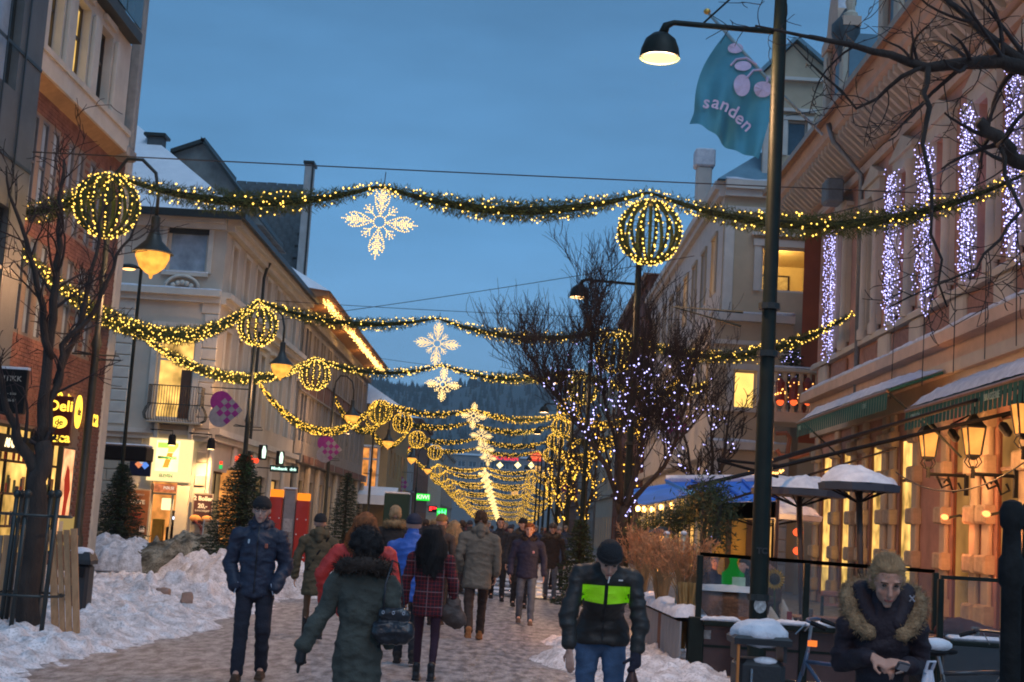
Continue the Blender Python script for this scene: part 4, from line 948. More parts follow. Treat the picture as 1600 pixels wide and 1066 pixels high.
MB().add([(-1.6, .25, -.5), (1.6, .25, -.5), (1.6, 3, -.5), (-1.6, 3, -.5), (-1.6, .25, 2.4), (1.6, .25, 2.4), (1.6, 3, 1.5), (-1.6, 3, 1.5)], [(0, 1, 2, 3), (4, 5, 6, 7), (2, 3, 7, 6), (1, 2, 6, 5), (0, 3, 7, 4)]).build('walls', ry, rm)
m = MB(); m.box(-.55, .6, 2.9, 2.95, .35, 1.15); m.build('picture_frame', black_p, rm); MB().quad((-.48, 2.89, .42), (.53, 2.89, .42), (.53, 2.89, 1.08), (-.48, 2.89, 1.08)).build('picture', pm('picture_print', (.5, .4, .2), .8, .4, 4), rm)
MB().ell((.55, .6, .06), .18, .1, .12).build('cushion', black_p, rm)
plight('room_lamp', tuple(f2.P((wx0+wx1)/2, -1.3, wz0_+1.75)), 170, (1, .66, .28), .12)
for z0_, z1_, n_ in ((13.2, 13.4, .1), (14.0, 14.3, .35), (13.75, 14.0, .2)): f2.band(-.0, 4.5, z0_, z1_, n_, octr)
for a_ in (.05, ): f2.put(MB().bbox(a_, a_+.35, .003, .1, 9.5, 13.2, .03), 'pilaster', octr)
f2.snowstrip(0, 4.5, .02, .34, 14.302, .1)
# lower bay
b2 = Wall((6.65, 47.9, 0), (1, 0, 0), R2); lx0, lz1 = WY(1147, 578, 47.9).x-6.65, WY(1147, 578, 47.9).z; lx1, lz0 = WY(1180, 645, 47.9).x-6.65, WY(1180, 645, 47.9).z
b2.wall(2.7, 4.95, 9.35, [(lx0, lx1, lz0, lz1)], och, .2); b2.window(lx0, lx1, lz0, lz1, frame=octr, pane=em('lit_window_strong', (1, .62, .15), 1.6, True, .2, 1), nx=1, nz=1); b2.surround(lx0, lx1, lz0, lz1, octr, .22, .07)
MB().box(6.66, 9.3, 48.101, 48.99, 4.96, 9.34).build('bay_body', och, R2); MB().box(6.651, 6.7, 47.92, 48.99, 4.96, 9.34).build('bay_cheek', octr, R2)
for z0_, z1_, n_ in ((9.1, 9.35, .25), (8.3, 8.45, .1), (8.0, 8.1, .06), (6.0, 6.15, .12), (4.7, 4.95, .3)): b2.band(-.1, 2.7, z0_, z1_, n_, octr)
b2.snowstrip(-.15, 2.7, -.6, .24, 9.352, .14); b2.snowstrip(-.1, 2.7, .01, .29, 4.952, .1)
b2.wall(2.7, 0, 4.7, [(.5, 2.3, .3, 3.2)], lowc, .2); b2.window(.5, 2.3, .3, 3.2, frame=black_p, pane=lit_w, nx=3, nz=1)
for z_ in np.arange(.1, 4.5, .42): 
    for a_, c_ in ((0.0, .4), (2.34, 2.69)): stone_piece(b2, a_, c_, z_, z_+.4, .003, .06, octr)
# gable dormer
zg = 14.4; gl, gr_ = WY(1195, 115, 49.3).x, 10.9; ga = WY(1243, 68, 49.3); gz = WY(1195, 125, 49.3).z
g2_ = Wall((gl, 49.3, 0), (1, 0, 0), R2); dw0, dz1_ = WY(1231, 188, 49.3).x-gl, WY(1231, 188, 49.3).z; dw1, dz0_ = WY(1260, 245, 49.3).x-gl, WY(1260, 245, 49.3).z
g2_.wall(gr_-gl, zg-.1, gz, [(dw0, dw1, dz0_, dz1_)], och, .2); g2_.window(dw0, dw1, dz0_, dz1_, frame=octr, pane=glass_dark, nx=1, nz=1, fw=.06); g2_.surround(dw0, dw1, dz0_, dz1_, octr, .16, .06, ped=2)
for a_ in (.02, gr_-gl-.32): g2_.put(MB().bbox(a_, a_+.3, .003, .1, zg, gz, .03), 'pilaster', octr)
MB().rings([[(gl-.15, y, gz+.12), (gr_+.1, y, gz+.12), (ga.x, y, ga.z)] for y in (49.25, 51)]).build('gable', och, R2)
g2_.band(-.15, gr_-gl+.15, gz, gz+.118, .2, octr)
for x_ in (gl-.25, gr_+.2): 
    d_ = (Vector((ga.x, 0, ga.z+.06))-Vector((x_, 0, gz+.08))).normalized(); nn = Vector((-d_.z, 0, d_.x)); nn = nn if nn.z > 0 else -nn
    MB().rings([[Vector((x_, y, gz+.08)), Vector((ga.x, y, ga.z+.06)), Vector((ga.x, y, ga.z+.06))+nn*.13, Vector((x_, y, gz+.08))+nn*.13] for y in (49.0, 52.5)]).build('gable_roof', MATS['blue_metal_roof'], R2)
MB().add([(X2-.3, 48.7, 14.31), (14, 48.7, 14.31), (14, 75.3, 14.31), (X2-.3, 75.3, 14.31), (10.5, 52.5, 17.6), (10.5, 72, 17.6), (14, 52.5, 17.6), (14, 72, 17.6)], [(0, 1, 6, 4), (0, 4, 5, 3), (4, 6, 7, 5)]).build('roof', MATS['blue_metal_roof'], R2)
s2 = Wall((X2, 75, 0), (0, -1, 0), R2); hs = []
for k in range(9):
    u = 1.2+2.8*k
    hs += [(u, u+1.0, 10.5, 12.6), (u, u+1.0, 6.2, 8.6)]
gs = [(1+3.6*k, 3.8+3.6*k, .3, 3.3) for k in range(7)]
s2.wall(26, 0, 14.3, hs+gs, octr, .25)
for k, h in enumerate(hs): s2.window(*h, frame=white_p, pane=lit_y if k in (13, 17, 16, 10) else glass_dark, nx=2, nz=2, tz=.6); s2.surround(*h, och, .15, .06)
for k, h in enumerate(gs): s2.window(*h, frame=black_p, pane=lit_w if k % 2 else lit_y, nx=2, nz=1)
for z0_, z1_, n_ in ((14.0, 14.3, .35), (13.75, 14.0, .2), (9.2, 9.45, .25), (4.5, 4.8, .3)): s2.band(0, 26, z0_, z1_, n_, octr)
MB().box(X2+.25, 14, 52.7, 74.9, .1, 14.2).build('body', och, R2); MB().box(X2+.25, 14, 49.3, 52.69, .1, 9.6).build('body', och, R2)
for x_, y_ in ((6.8, 51.5),):
    p = WY(1103, 232, 52); MB().bbox(p.x-.28, p.x+.28, 52, 52.6, p.z-2.3, p.z-.7, .04).build('chimney', octr, R2); MB().bbox(p.x-.38, p.x+.38, 51.9, 52.7, p.z-.7, p.z, .06).build('chimney_snow', snow_sill, R2)
rb = pm('red_brick_far', (.15, .055, .035), .9, .2, 3, .3)
house('dark red brown block with flat snowy top beyond the ochre building, right side', 6.9, 16, 76, 96, 15.8, rb, ridge=.6, nfl=4, seed=11, lit=.3, frame=cream_trim)
house('cream block beyond the dark red block, right side', 7.1, 16, 97, 118, 12.5, cream, ridge=2, nfl=3, seed=12, lit=.3)
house('grey block far down the right side', 7.0, 16, 119, 150, 11, gr3, ridge=2, nfl=3, seed=13, lit=.35)
house('dark block far down the right side', 7.2, 16, 152, 190, 13, br2, ridge=1, nfl=3, seed=14, lit=.2)
house('last pale block far down the right side', 7.2, 16, 192, 245, 12, beige, ridge=1, nfl=3, seed=15, lit=.2)

# awnings on the pink building
teal = pm('teal_canvas', (.008, .10, .075), .85, .15, 3, .3, 60)
def awning(label, ya, yb, z_top, z_bot, out, lett=()):
    t = thing('awning', label, 'awning', (0, 0, 0)); x0_ = XF-.36; x1_ = XF-out
    MB().add([(x0_, ya, z_top), (x0_, yb, z_top), (x1_, yb, z_bot), (x1_, ya, z_bot), (x0_, ya, z_top-.05), (x0_, yb, z_top-.05), (x1_, yb, z_bot-.05), (x1_, ya, z_bot-.05)], [(0, 1, 2, 3), (7, 6, 5, 4), (0, 4, 5, 1), (2, 6, 7, 3), (1, 5, 6, 2), (0, 3, 7, 4)]).build('canvas', teal, t)
    k = int((yb-ya)/.22); m = MB()
    for i in range(k):
        a = ya+(yb-ya)*i/k; b = ya+(yb-ya)*(i+1)/k; m.quad((x1_-.004, a, z_bot), (x1_-.004, b, z_bot), (x1_-.02, b-.03, z_bot-.42), (x1_-.02, a+.03, z_bot-.42))
    m.build('valance', teal, t)
    n1, n2 = 40, 12; P = []
    for i in range(n1+1):
        for j in range(n2+1):
            y = ya+(yb-ya)*i/n1; f = j/n2; x = x0_+(x1_-x0_)*f; z = z_top+(z_bot-z_top)*f
            e = min(1, 6*min(f+.08, 1-f+.03, i/n1+.02, 1-i/n1+.02)); P.append((x+.03*rnd.random(), y, z+.01+e*(.16+.07*rnd.random())))
    Fq = [(i*(n2+1)+j, i*(n2+1)+j+1, (i+1)*(n2+1)+j+1, (i+1)*(n2+1)+j) for i in range(n1) for j in range(n2)]
    me = fast_mesh('snow_layer', P, Fq, snow_sill); me.polygons.foreach_set('use_smooth', [True]*len(me.polygons)); link('snow_layer', me, t)
    for y in (ya+.3, yb-.3): MB().tube([(x0_, y, z_bot-.9), (x1_+.1, y, z_bot-.03)], .025, 5).build('arm', dark_metal, t)
    MB().tube([(x1_, ya, z_bot-.03), (x1_, yb, z_bot-.03)], .04, 6).build('front_rail', pm('alu', (.35, .2, .12), .4, metal=.5), t)
    for y, s_ in lett: link('lettering', text_mesh(s_, .17, pm('awning_print', (.25, .4, .33))), t, (x1_-.03, y, z_bot-.2), (PI/2, 0, -PI/2))
    return t
pa_ = WX(1415, 650, XF-1.4)
awning('long teal awning under thick snow on the pink building, nearer one', 20.5, pa_.y, pa_.z+.60, pa_.z+.12, 1.4, ((23, 'BRASSERIE'), (27.4, 'GRILLEN')))
pb_ = WX(1245, 690, XF-1.5)
awning('teal awning under snow on the pink building, farther one beyond the gap', pa_.y+1.0, min(pb_.y, 42.6), 5.4, 4.95, 1.5, ((31, 'CAFE'), (38, 'BAR')))

# icicle light curtains hung down the pink facade
for k, Y_ in enumerate(strips):
    zt_, zb_ = 10.95, 6.8
    t = thing('light_curtain', ('farthest', 'second farthest', 'middle', 'second nearest', 'nearest')[k]+' of five hanging blue white light columns on the pink facade', 'light curtain', (XF-.32, Y_*.965, 0), group='blue white light columns on the pink facade')
    C_ = []; mw = MB(); w_ = .18
    for s_ in range(12):
        x_ = rnd.uniform(-.16, .16); y_ = (s_/11-.5)*2*w_; a = []
        z = zt_-rnd.uniform(0, .35)-abs(y_)*1.2
        ze = zb_+rnd.uniform(0, .5)+(.35 if y_ > 0 else 0)
        while z > ze:
            dx_, dy_ = rnd.uniform(-.06, .06), rnd.uniform(-.07, .07); a.append((x_+dx_*.5, y_+dy_*.5, z)); C_.append((x_+dx_, y_+dy_, z)); z -= rnd.uniform(.05, .12)
        mw.tube(a, .008, 3)
    mw.build('strands', pm('dark_wire', (.05, .03, .07), .6), t, kind='stuff')
    link('bulbs', octs_mesh('bulbs', C_, np.random.RandomState(k).uniform(.011, .024, len(C_)), bulb_b), t)['kind'] = 'stuff'
    plight('curtain_glow', (-.35, 0, 9.2), 9, (.6, .55, 1), .4, t)
t = thing('light_net', 'small net of blue white lights over the roof edge of the pink building', 'light net', (0, 0, 0))
p = [WX(*q, 8.6) for q in ((1277, 225), (1312, 165), (1316, 190), (1283, 245))]
C_ = [tuple((p[0]*(1-a)+p[1]*a)*(1-b)+(p[3]*(1-a)+p[2]*a)*b) for a, b in [(rnd.random(), rnd.random()) for _ in range(170)]]
link('bulbs', octs_mesh('bulbs', C_, .03, bulb_b), t)['kind'] = 'stuff'
m = MB()
for i in range(9): m.tube([p[0].lerp(p[1], i/8), p[3].lerp(p[2], i/8)], .012, 3)
for i in range(6): m.tube([p[0].lerp(p[3], i/5), p[1].lerp(p[2], i/5)], .012, 3)
m.build('net', pm('dark_wire', (.05, .03, .07)), t, kind='stuff')

# wall lanterns and sconces
def wall_lantern(px, py, label):
    p = WX(px, py, XF-.95); t = thing('wall_lantern', label, 'lantern', tuple(p), group='carriage lanterns on the pink building'); 
    t.scale = (.88, .88, .88)
    def sq(w, z): return [(w*math.cos(PI/4+k*PI/2), w*math.sin(PI/4+k*PI/2), z) for k in range(4)]
    MB().rings([sq(.25, .27), sq(.16, -.27)]).build('glass_body', em('lantern_glass', (1, .36, .07), 1.35, True, .2, 3), t)
    MB().ell((0, -.0, -.03), .07, .07, .09, 8, 6).build('flame_bulb', em('lantern_bulb', (1, .7, .3), 14), t)
    m = MB()
    for k in range(4):
        a, c_ = sq(.26, .27)[k], sq(.17, -.27)[k]; m.tube([a, c_], .024, 4)
    m.rings([sq(.28, .27), sq(.29, .30), sq(.10, .5), sq(.07, .55), sq(.09, .62), sq(.02, .72)]); m.rings([sq(.18, -.27), sq(.14, -.32), sq(.04, -.38)])
    m.build('frame', black_p, t)
    m = MB()
    for k in range(4): 
        c_, s2_ = math.cos(k*PI/2+PI/4), math.sin(k*PI/2+PI/4); m.tube([(.13*c_, .13*s2_, -.31), (.19*c_, .19*s2_, -.42), (.1*c_, .1*s2_, -.52), (0, 0, -.56)], .014, 4)
    m.lathe([(.05, -.62), (.03, -.5), (.05, -.75)], n=6); m.tube([(0, 0, -.75), (.0, 0, -.66), (.85, 0, -.66)], .042, 6)
    m.tube([(.2, 0, -.7), (.32, 0, -.95), (.5, 0, -.86), (.42, 0, -.76), (.36, 0, -.84)], .03, 5); m.tube([(.45, 0, -.7), (.58, 0, -1.05), (.75, 0, -.95), (.68, 0, -.82)], .03, 5)
    m.box(.83, .91, -.05, .05, -1.1, -.5); m.build('scroll_bracket', black_p, t)
    plight('lantern_light', (-.38, 0, -.1), 75, (1, .40, .12), .12, t)
    return t
wall_lantern(1451, 695, 'carriage lantern on a scroll bracket, farthest of three on the pink building')
wall_lantern(1521, 690, 'carriage lantern on a scroll bracket, middle one of three on the pink building')
wall_lantern(1600, 655, 'carriage lantern on a scroll bracket, nearest of three at the right edge of the photo')
for k, (px, py) in enumerate(((1476, 808), (1541, 803))):
    p = WX(px, py, XF-.5); t = thing('wall_uplight', ('farther', 'nearer')[k]+' small orange glowing wall lamp low on the pink building', 'wall lamp', tuple(p), group='orange wall lamps')
    MB().ell((0, 0, 0), .07, .15, .055, 10, 6, Matrix.Rotation(.5, 3, 'Y')).build('glowing_shade', em('uplight', (1, .30, .08), 3.5), t, smooth=True)
    MB().tube([(.05, 0, -.02), (.3, 0, .05), (.49, 0, -.02)], .03, 6).build('bracket', dark_metal, t)
    plight('uplight_light', (.1, 0, -.3), 30, (1, .25, .06), .08, t)
for k, (px, py) in enumerate(((1485, 672), (1565, 662))):
    p = WX(px, py, XF-.7); t = thing('floodlight', ('farther', 'nearer')[k]+' small black floodlight on a curved arm above the carriage lanterns', 'floodlight', tuple(p))
    MB().lathe([(.05, 0), (.09, .05), (.08, .25), (.03, .3)], n=9).build('lamp_head', black_p, t, rot=(2.4, 0, .4)); MB().tube([(0, 0, .1), (.35, 0, .3), (.7, 0, .25)], .02, 5).build('arm', black_p, t)
    plight('floodlight_light', (-.3, 0, -.6), 70, (1, .46, .16), .15, t)

# ================================================================== LAMP POSTS
def dome_mesh():
    m = MB(); pr = [(.02, .30), (.10, .29), (.18, .22), (.225, .10), (.24, -.01)]; pin = [(.225, -.01), (.21, .09), (.165, .2), (.09, .26), (.02, .27)]
    return MB().lathe(pr+pin, n=20, cap=True)
poleR = thing('street_lamp', '', 'street lamp')
pm_ = MB().lathe([(.105, 0), (.10, 3.2), (.085, 3.26), (.082, 7.45), (.05, 9.3)], n=12).build('pole', green_metal, poleR, smooth='auto')
MB().tube([(-.05, 0, 7.62), (-1.25, 0, 7.66), (-1.34, 0, 7.62), (-1.38, 0, 7.5)], [.035, .035, .05, .06], 8).build('arm', green_metal, poleR, smooth=True)
MB().tube([(-.9, .0, 7.68), (-.45, 0, 8.15), (-.07, 0, 8.6)], .012, 4).build('stay', green_metal, poleR)
dome_mesh().build('lamp_shade', green_metal, poleR, (-1.4, 0, 7.22), smooth='auto')
MB().lathe([(.205, 0), (.19, .05), (.1, .09), (.02, .1)], n=16).build('lit_bowl', em('lamp_bowl', (1, .52, .18), 3.2), poleR, (-1.4, 0, 7.225), smooth=True)
MB().tube([(-.3, 0, 4.25), (-1.1, .2, 4.3), (-.3, .1, 4.1)], .015, 4).build('banner_bracket', green_metal, poleR)
for z_ in (4.3, 3.75, 1.0): MB().lathe([(.125, 0), (.125, .07)], (0, 0, z_), 10).build('band', dark_metal, poleR)
ORD = ['nearest', 'second', 'third', 'fourth', 'fifth', 'sixth', 'seventh', 'eighth', 'ninth', 'tenth', 'eleventh', 'twelfth', 'thirteenth', 'fourteenth', 'fifteenth', 'sixteenth', 'seventeenth', 'eighteenth', 'nineteenth', 'twentieth', 'twenty first']
LW = 260
posts_R = []
YL = [16, 33.5, 54, 68, 84, 101, 118, 136, 155]
xr = WY(1190, 700, 16).x
for k, Y_ in enumerate(YL):
    o = poleR if k == 0 else copy_tree(poleR)
    o.location = (xr+.03 if k == 0 else 2.75, Y_, 0); o['label'] = ('tall dark green lamp post with dome lamp before the cafe, nearest on the right' if k == 0 else ORD[k]+' dome street lamp along the right side of the street'); o['group'] = 'dome street lamps on the right'
    posts_R.append(o)
for k, o in enumerate(posts_R[:5]): plight('street_lamp_light', (-1.4, 0, 7.1), 760 if k == 0 else LW*1.6, (1, .56, .28), .18, o)
# the same row goes on behind the camera
for Y_ in (-2,):
    o = copy_tree(poleR, None, (2.75, Y_, 0)); o['label'] = 'dome street lamp of the right row standing behind the viewpoint'; [setattr(c, 'name', 'street_lamp_light') for c in o.children if c.type == 'LIGHT']
# black band with stickers on nearest pole
text('TC', .09, pm('sticker_dim', (.04, .04, .04)), poleR, (0, -.108, 1.55), bold=.004); MB().prism([(.07*math.cos(a), .085*math.sin(a)) for a in [2*PI*k/12 for k in range(12)]], 1, -.108, -.112).build('sticker', pm('sticker', (.4, .4, .38), .5, .5, 30), poleR, (0, 0, .95))
# left lamps: swan neck with bell lantern
LP = thing('street_lamp', '', 'street lamp')
MB().lathe([(.13, 0), (.12, .8), (.085, .9), (.075, 4.4), (.11, 4.5), (.06, 4.7), (.055, 7.6)], n=10).build('pole', dark_metal, LP, smooth='auto')
MB().tube([(0, 0, 7.4), (.05, 0, 7.9), (.25, 0, 8.2), (.55, 0, 8.2), (.83, 0, 7.95), (.92, 0, 7.55), (.92, 0, 7.1)], .035, 8).build('neck', dark_metal, LP, smooth=True)
MB().lathe([(.04, .75), (.09, .72), (.09, .45), (.16, .25), (.36, .05), (.40, 0), (.34, 0), (.2, .15), (.05, .2)], (.92, 0, 6.35), 18).build('bell_shade', dark_metal, LP, smooth='auto')
MB().lathe([(.33, .0), (.33, -.08), (.25, -.26), (.12, -.38), (.04, -.42), (.03, -.48), (.01, -.5)], (.92, 0, 6.345), 16).build('glass_bowl', em('bowl_amber', (1, .40, .06), 1.5, True, .3, 5), LP, smooth=True)
MB().ell((.92, 0, 6.26), .2, .2, .05).build('lamp_bulb', em('bowl_core', (1, .7, .3), 8), LP)
for x_ in (.25,): MB().tube([(0, 0, 4.3), (-.4, 0, 4.35), (-.45, 0, 4.3), (.45, 0, 4.3), (.5, 0, 4.22), (.0, 0, 4.2)], .015, 4).build('flower_basket_ring', dark_metal, LP)
sL = WY(237, 415, 27)
for k, Y_ in enumerate((27, 46.5, 66, 86, 107, 128)):
    o = LP if k == 0 else copy_tree(LP); q = (sL.x-.92, -8.75, -8.6, -8.6, -8.6, -8.6)[k]
    if k == 1: q = WY(440, 565, 45.0).x-.92; Y_ = 45.0
    o.location = (q, Y_, (0.15, -.0)[k] if k < 2 else 0); o['label'] = ORD[k]+' bell shaped amber street lamp on a swan neck post along the left side'; o['group'] = 'bell street lamps on the left'
    posts_L = [o] if k == 0 else posts_L+[o]
for o in posts_L[:3]: plight('street_lamp_light', (.92, -.1, 5.7), 300, (1, .52, .24), .2, o)
gp_ = thing('street_lamp', 'thin green lamp post with a small flat lit head, between brick building and store', 'street lamp', (WY(185, 790, 39).x, 39, 0))
tp_ = WY(203, 440, 39); m = MB().tube([(0, 0, 0), (0, 0, tp_.z+.4)], [.06, .045], 8).build('pole', green_metal, gp_); MB().tube([(0, 0, tp_.z+.4), (-.5, 0, tp_.z+.45)], .03, 5).build('arm', green_metal, gp_)
MB().ell((-.35, 0, tp_.z+.42), .26, .12, .09).build('lamp_head', dark_metal, gp_); MB().ell((-.35, 0, tp_.z+.36), .2, .1, .05).build('lens', em('lamp_bowl', (1, .5, .17), 9), gp_)

# ================================================================== GARLANDS
def garland_pts(sup, sags, step=.05):
    pts = []; th = []
    for (a, b), sg_ in zip(zip(sup, sup[1:]), sags):
        a, b = Vector(a), Vector(b); L_ = (b-a).length; n = max(4, int(L_/step))
        for i in range(n):
            t = i/n; p = a.lerp(b, t); p.z -= sg_*4*t*(1-t); s = 4*t*(1-t); pts.append(p); th.append(s)
    pts.append(Vector(sup[-1])); th.append(0.0)
    return pts, th
def garland_meshes(sup, sags, seed, dens=1.0, r0=.055, r1=.15, nb=26, br=.02, bm=bulb_y, leafW=.016):
    pts, th = garland_pts(sup, sags); r = np.random.RandomState(seed)
    P0 = np.array([tuple(p) for p in pts]); T = np.array(th)
    D = np.gradient(P0, axis=0); D /= np.linalg.norm(D, axis=1, keepdims=True); Ls = len(P0)*.05
    core = MB().tube(pts[::4], [max(.025, (r0+(r1-r0)*t)*.36) for t in th[::4]], 6).mesh('core', core_g, True)
    n = int(Ls*900*dens); i = r.randint(0, len(P0), n)
    keep = r.rand(n) < .35+.65*T[i]; i = i[keep]; n = len(i)
    lump = 1+.35*vnoise(P0[i]*np.array([3.0, 1, 1]), 1, seed)
    A = r.rand(n)*2*PI; up = np.array([0, 0, 1.0]); S = np.cross(D[i], up); S /= np.linalg.norm(S, axis=1, keepdims=True)+1e-6; B = np.cross(S, D[i])
    R = (r0+(r1-r0)*T[i])*lump; dr = S*np.cos(A)[:, None]+B*np.sin(A)[:, None]
    Pp = P0[i]+dr*(R*r.uniform(.2, .75, n))[:, None]+r.normal(0, .02, (n, 3)); dd = dr*.8+D[i]*r.choice([-1, 1], n)[:, None]*.7+r.normal(0, .35, (n, 3)); dd[:, 2] -= .15
    lv = leaves_mesh('greenery', Pp, dd, r.uniform(.06, .15, n)*(.7+.6*T[i]), leafW/dens**.3, needle, seed)
    nbulb = int(Ls*nb); j = r.randint(0, len(P0), nbulb); A = r.rand(nbulb)*2*PI; R = (r0+(r1-r0)*T[j])*(.72+.34*r.rand(nbulb))
    dr = S2 = np.cross(D[j], up); S2 /= np.linalg.norm(S2, axis=1, keepdims=True)+1e-6; B = np.cross(S2, D[j]); dr = S2*np.cos(A)[:, None]+B*np.sin(A)[:, None]
    bl_ = octs_mesh('bulbs', P0[j]+dr*R[:, None], br*r.uniform(.6, 1.1, nbulb), bm)
    return core, lv, bl_
def add_garland(label, ms, loc=(0, 0, 0), sup=None, wire=True):
    t = thing('light_garland', label, 'light garland', loc, group='evergreen garlands with yellow lights strung across the street')
    core, lv, bl_ = ms
    link('core', core, t); link('greenery', lv, t)['kind'] = 'stuff'; link('bulbs', bl_, t)['kind'] = 'stuff'
    return t
YG = [25.5, 42.0, 55.0, 70.0, 84.5, 99.0, 113.0]+[146, 160, 175, 188, 204, 218, 233, 250, 266, 282, 300, 320, 342, 365]
drop = lambda Y: .018*max(0, Y-140)       # the street falls away beyond the square
def std_sup(Y, k):
    return None
PX = {}
bL1, sf1, bR1 = WY(178, 274, 25.5), WY(595, 290, 25.5), WY(1015, 300, 25.5)
sup1 = [tuple(WX(-8, 342, -9.5)), tuple(bL1), tuple(sf1), tuple(bR1), tuple(WX(1606, 270, 9.05))]
sup1[0] = (-9.5, 25.5, WY(0, 330, 25.5).z)
g1 = add_garland('nearest garland of green fir and yellow lights, hanging highest across the street', garland_meshes(sup1, [.22, .42, .42, .80], 1, 1.5, r0=.07, r1=.235, nb=30, br=.021))
sup2 = [tuple(WX(28, 385, -9.45)), tuple(WY(404, 470, 42)), tuple(WY(683, 497, 42)), tuple(WY(960, 515, 42)), tuple(WX(1333, 490, 9.0))]
add_garland('second garland of yellow lights, running from the brick wall to the pink facade', garland_meshes(sup2, [1.35, .42, .42, 1.0], 2, 1.1, r0=.07, r1=.22, nb=34, br=.024))
sup3 = [tuple(WY(222, 525, 39.5)), tuple(WY(492, 560, 55)), tuple(WY(690, 570, 55)), tuple(WY(908, 580, 55)), (8.4, 47.7, WY(1190, 565, 47.7).z)]
add_garland('third garland of yellow lights, starting at the beige corner building', garland_meshes(sup3, [1.0, .45, .45, .95], 3, .8, r0=.07, r1=.20, nb=34, br=.027))
sup4 = [tuple(WX(405, 600, -9.9)), tuple(WY(592, 626, 70)), tuple(WY(740, 640, 70)), tuple(WY(890, 645, 70)), (6.9, 60, 8.4)]
add_garland('fourth garland of yellow lights, attached to the beige street front', garland_meshes(sup4, [1.7, .45, .45, 1.2], 4, .6, r1=.19, nb=36, br=.030, bm=bulb_yn))
xL, xM, xR = -7.75, -2.75, 2.15
gm = garland_meshes([(-9.8, -9, 8.0), (xL, 0, 7.75), (xM, 0, 7.7), (xR, 0, 7.75), (6.9, -8, 8.0)], [1.3, .48, .48, 1.2], 5, .5, r1=.18, nb=30, br=.030, bm=bulb_yn, leafW=.03)
gf = garland_meshes([(-9.8, -4, 8.0), (xL, 0, 7.75), (xM, 0, 7.7), (xR, 0, 7.75), (6.9, -4, 8.0)], [.8, .48, .48, 1.1], 6, .25, r1=.2, nb=46, br=.038, bm=bulb_yn, leafW=.05)
for k, Y_ in enumerate(YG[4:]):
    add_garland((ORD+['twenty second', 'twenty third'])[k+4]+' garland of yellow lights across the street, counted from the nearest', gm if k < 3 else gf, (.2*math.sin(k*2.1), Y_, .12*math.sin(k*3.3)-drop(Y_)))
# steel wires over the garlands
def wire(name, label, a, b, sag=.1, r=.012, cat='cable'):
    a, b = Vector(a), Vector(b); n = 24; o = MB().tube([a.lerp(b, i/n)-Vector((0, 0, sag*4*(i/n)*(1-i/n))) for i in range(n+1)], r, 4).build(name, wire_m); tag(o, label, cat); return o
wire('suspension_wire', 'thin steel wire carrying the nearest garland across the street', (-9.6, 25.5, WY(120, 242, 25.5).z), tuple(WX(1520, 305, 9.1)), .02)
wire('suspension_wire', 'thin steel wire carrying the second garland across the street', tuple(WX(395, 505, -9.9)), tuple(WY(1085, 400, 49)), .1)
wire('suspension_wire', 'thin wire crossing the street just above the third garland', tuple(WX(430, 470, -9.9)), tuple(WY(1085, 500, 60)), .1)
wire('suspension_wire', 'thin wire crossing the street above the fourth garland', tuple(WX(560, 555, -9.9)), (6.9, 75, 9.6), .2)
wire('cable', 'slack dark cable drooping before the lower windows of the pink building', tuple(WX(1400, 738, 7.6)), tuple(WX(1640, 690, 8.2)), .55, .014)
wire('cable', 'dark cable hanging along the pink facade above the awnings', tuple(WX(1235, 340, 8.8)), tuple(WX(1640, 170, 8.8)), .5, .02)
for k in range(5):
    p = WX(1395+48*k, 600-22*k, 8.3)
    wire('cable', ORD[k]+' thin looping cable hanging from the ledge of the pink building', tuple(p+Vector((0, 0, 1.6))), tuple(p+Vector((-.2, -.6, -.4))), .2, .009)

# ================================================================== SNOWFLAKES
def flake_pts():
    L_ = []
    def seg(x0, z0, x1, z1): L_.append(((x0, z0), (x1, z1)))
    for k in range(4):
        a = k*PI/2; c, s = math.cos(a), math.sin(a)
        def q(r, t): return (r*c-t*s, r*s+t*c)
        def S_(r0, t0, r1, t1): seg(*q(r0, t0), *q(r1, t1))
        S_(.12, 0, .70, 0)
        for sgn in (1, -1):
            S_(.24, 0, .36, .12*sgn); S_(.34, 0, .48, .14*sgn); S_(.44, 0, .56, .115*sgn); S_(.54, 0, .62, .07*sgn)
            S_(.36, .12*sgn, .48, .14*sgn); S_(.3, .03*sgn, .6, .03*sgn); S_(.48, .14*sgn, .56, .115*sgn); S_(.40, .06*sgn, .52, .07*sgn); S_(.12, .0, .24, .07*sgn); S_(.24, .07*sgn, .36, .12*sgn)
        a += PI/4; c, s = math.cos(a), math.sin(a)
        S_(.12, 0, .40, 0)
        for sgn in (1, -1): S_(.22, 0, .30, .08*sgn); S_(.30, 0, .37, .06*sgn)
    n = 16
    for i in range(n): seg(.11*math.cos(2*PI*i/n), .11*math.sin(2*PI*i/n), .11*math.cos(2*PI*(i+1)/n), .11*math.sin(2*PI*(i+1)/n))
    return L_
FL = flake_pts()
fm = MB(); FB = []
for (x0, z0), (x1, z1) in FL:
    fm.tube([(x0, 0, z0), (x1, 0, z1)], .006, 4, False); n = max(1, int(math.hypot(x1-x0, z1-z0)/.036))
    for i in range(n+1): FB.append((x0+(x1-x0)*i/n+rnd.uniform(-.004, .004), -.01, z0+(z1-z0)*i/n))
fmesh = fm.mesh('wire_frame', pm('flake_wire', (.35, .3, .25), .5)); fb1 = octs_mesh('bulbs', FB, .014, bulb_w); fb2 = octs_mesh('bulbs', FB[::2], .024, bulb_w); fb3 = octs_mesh('bulbs', FB[::4], .045, bulb_w)
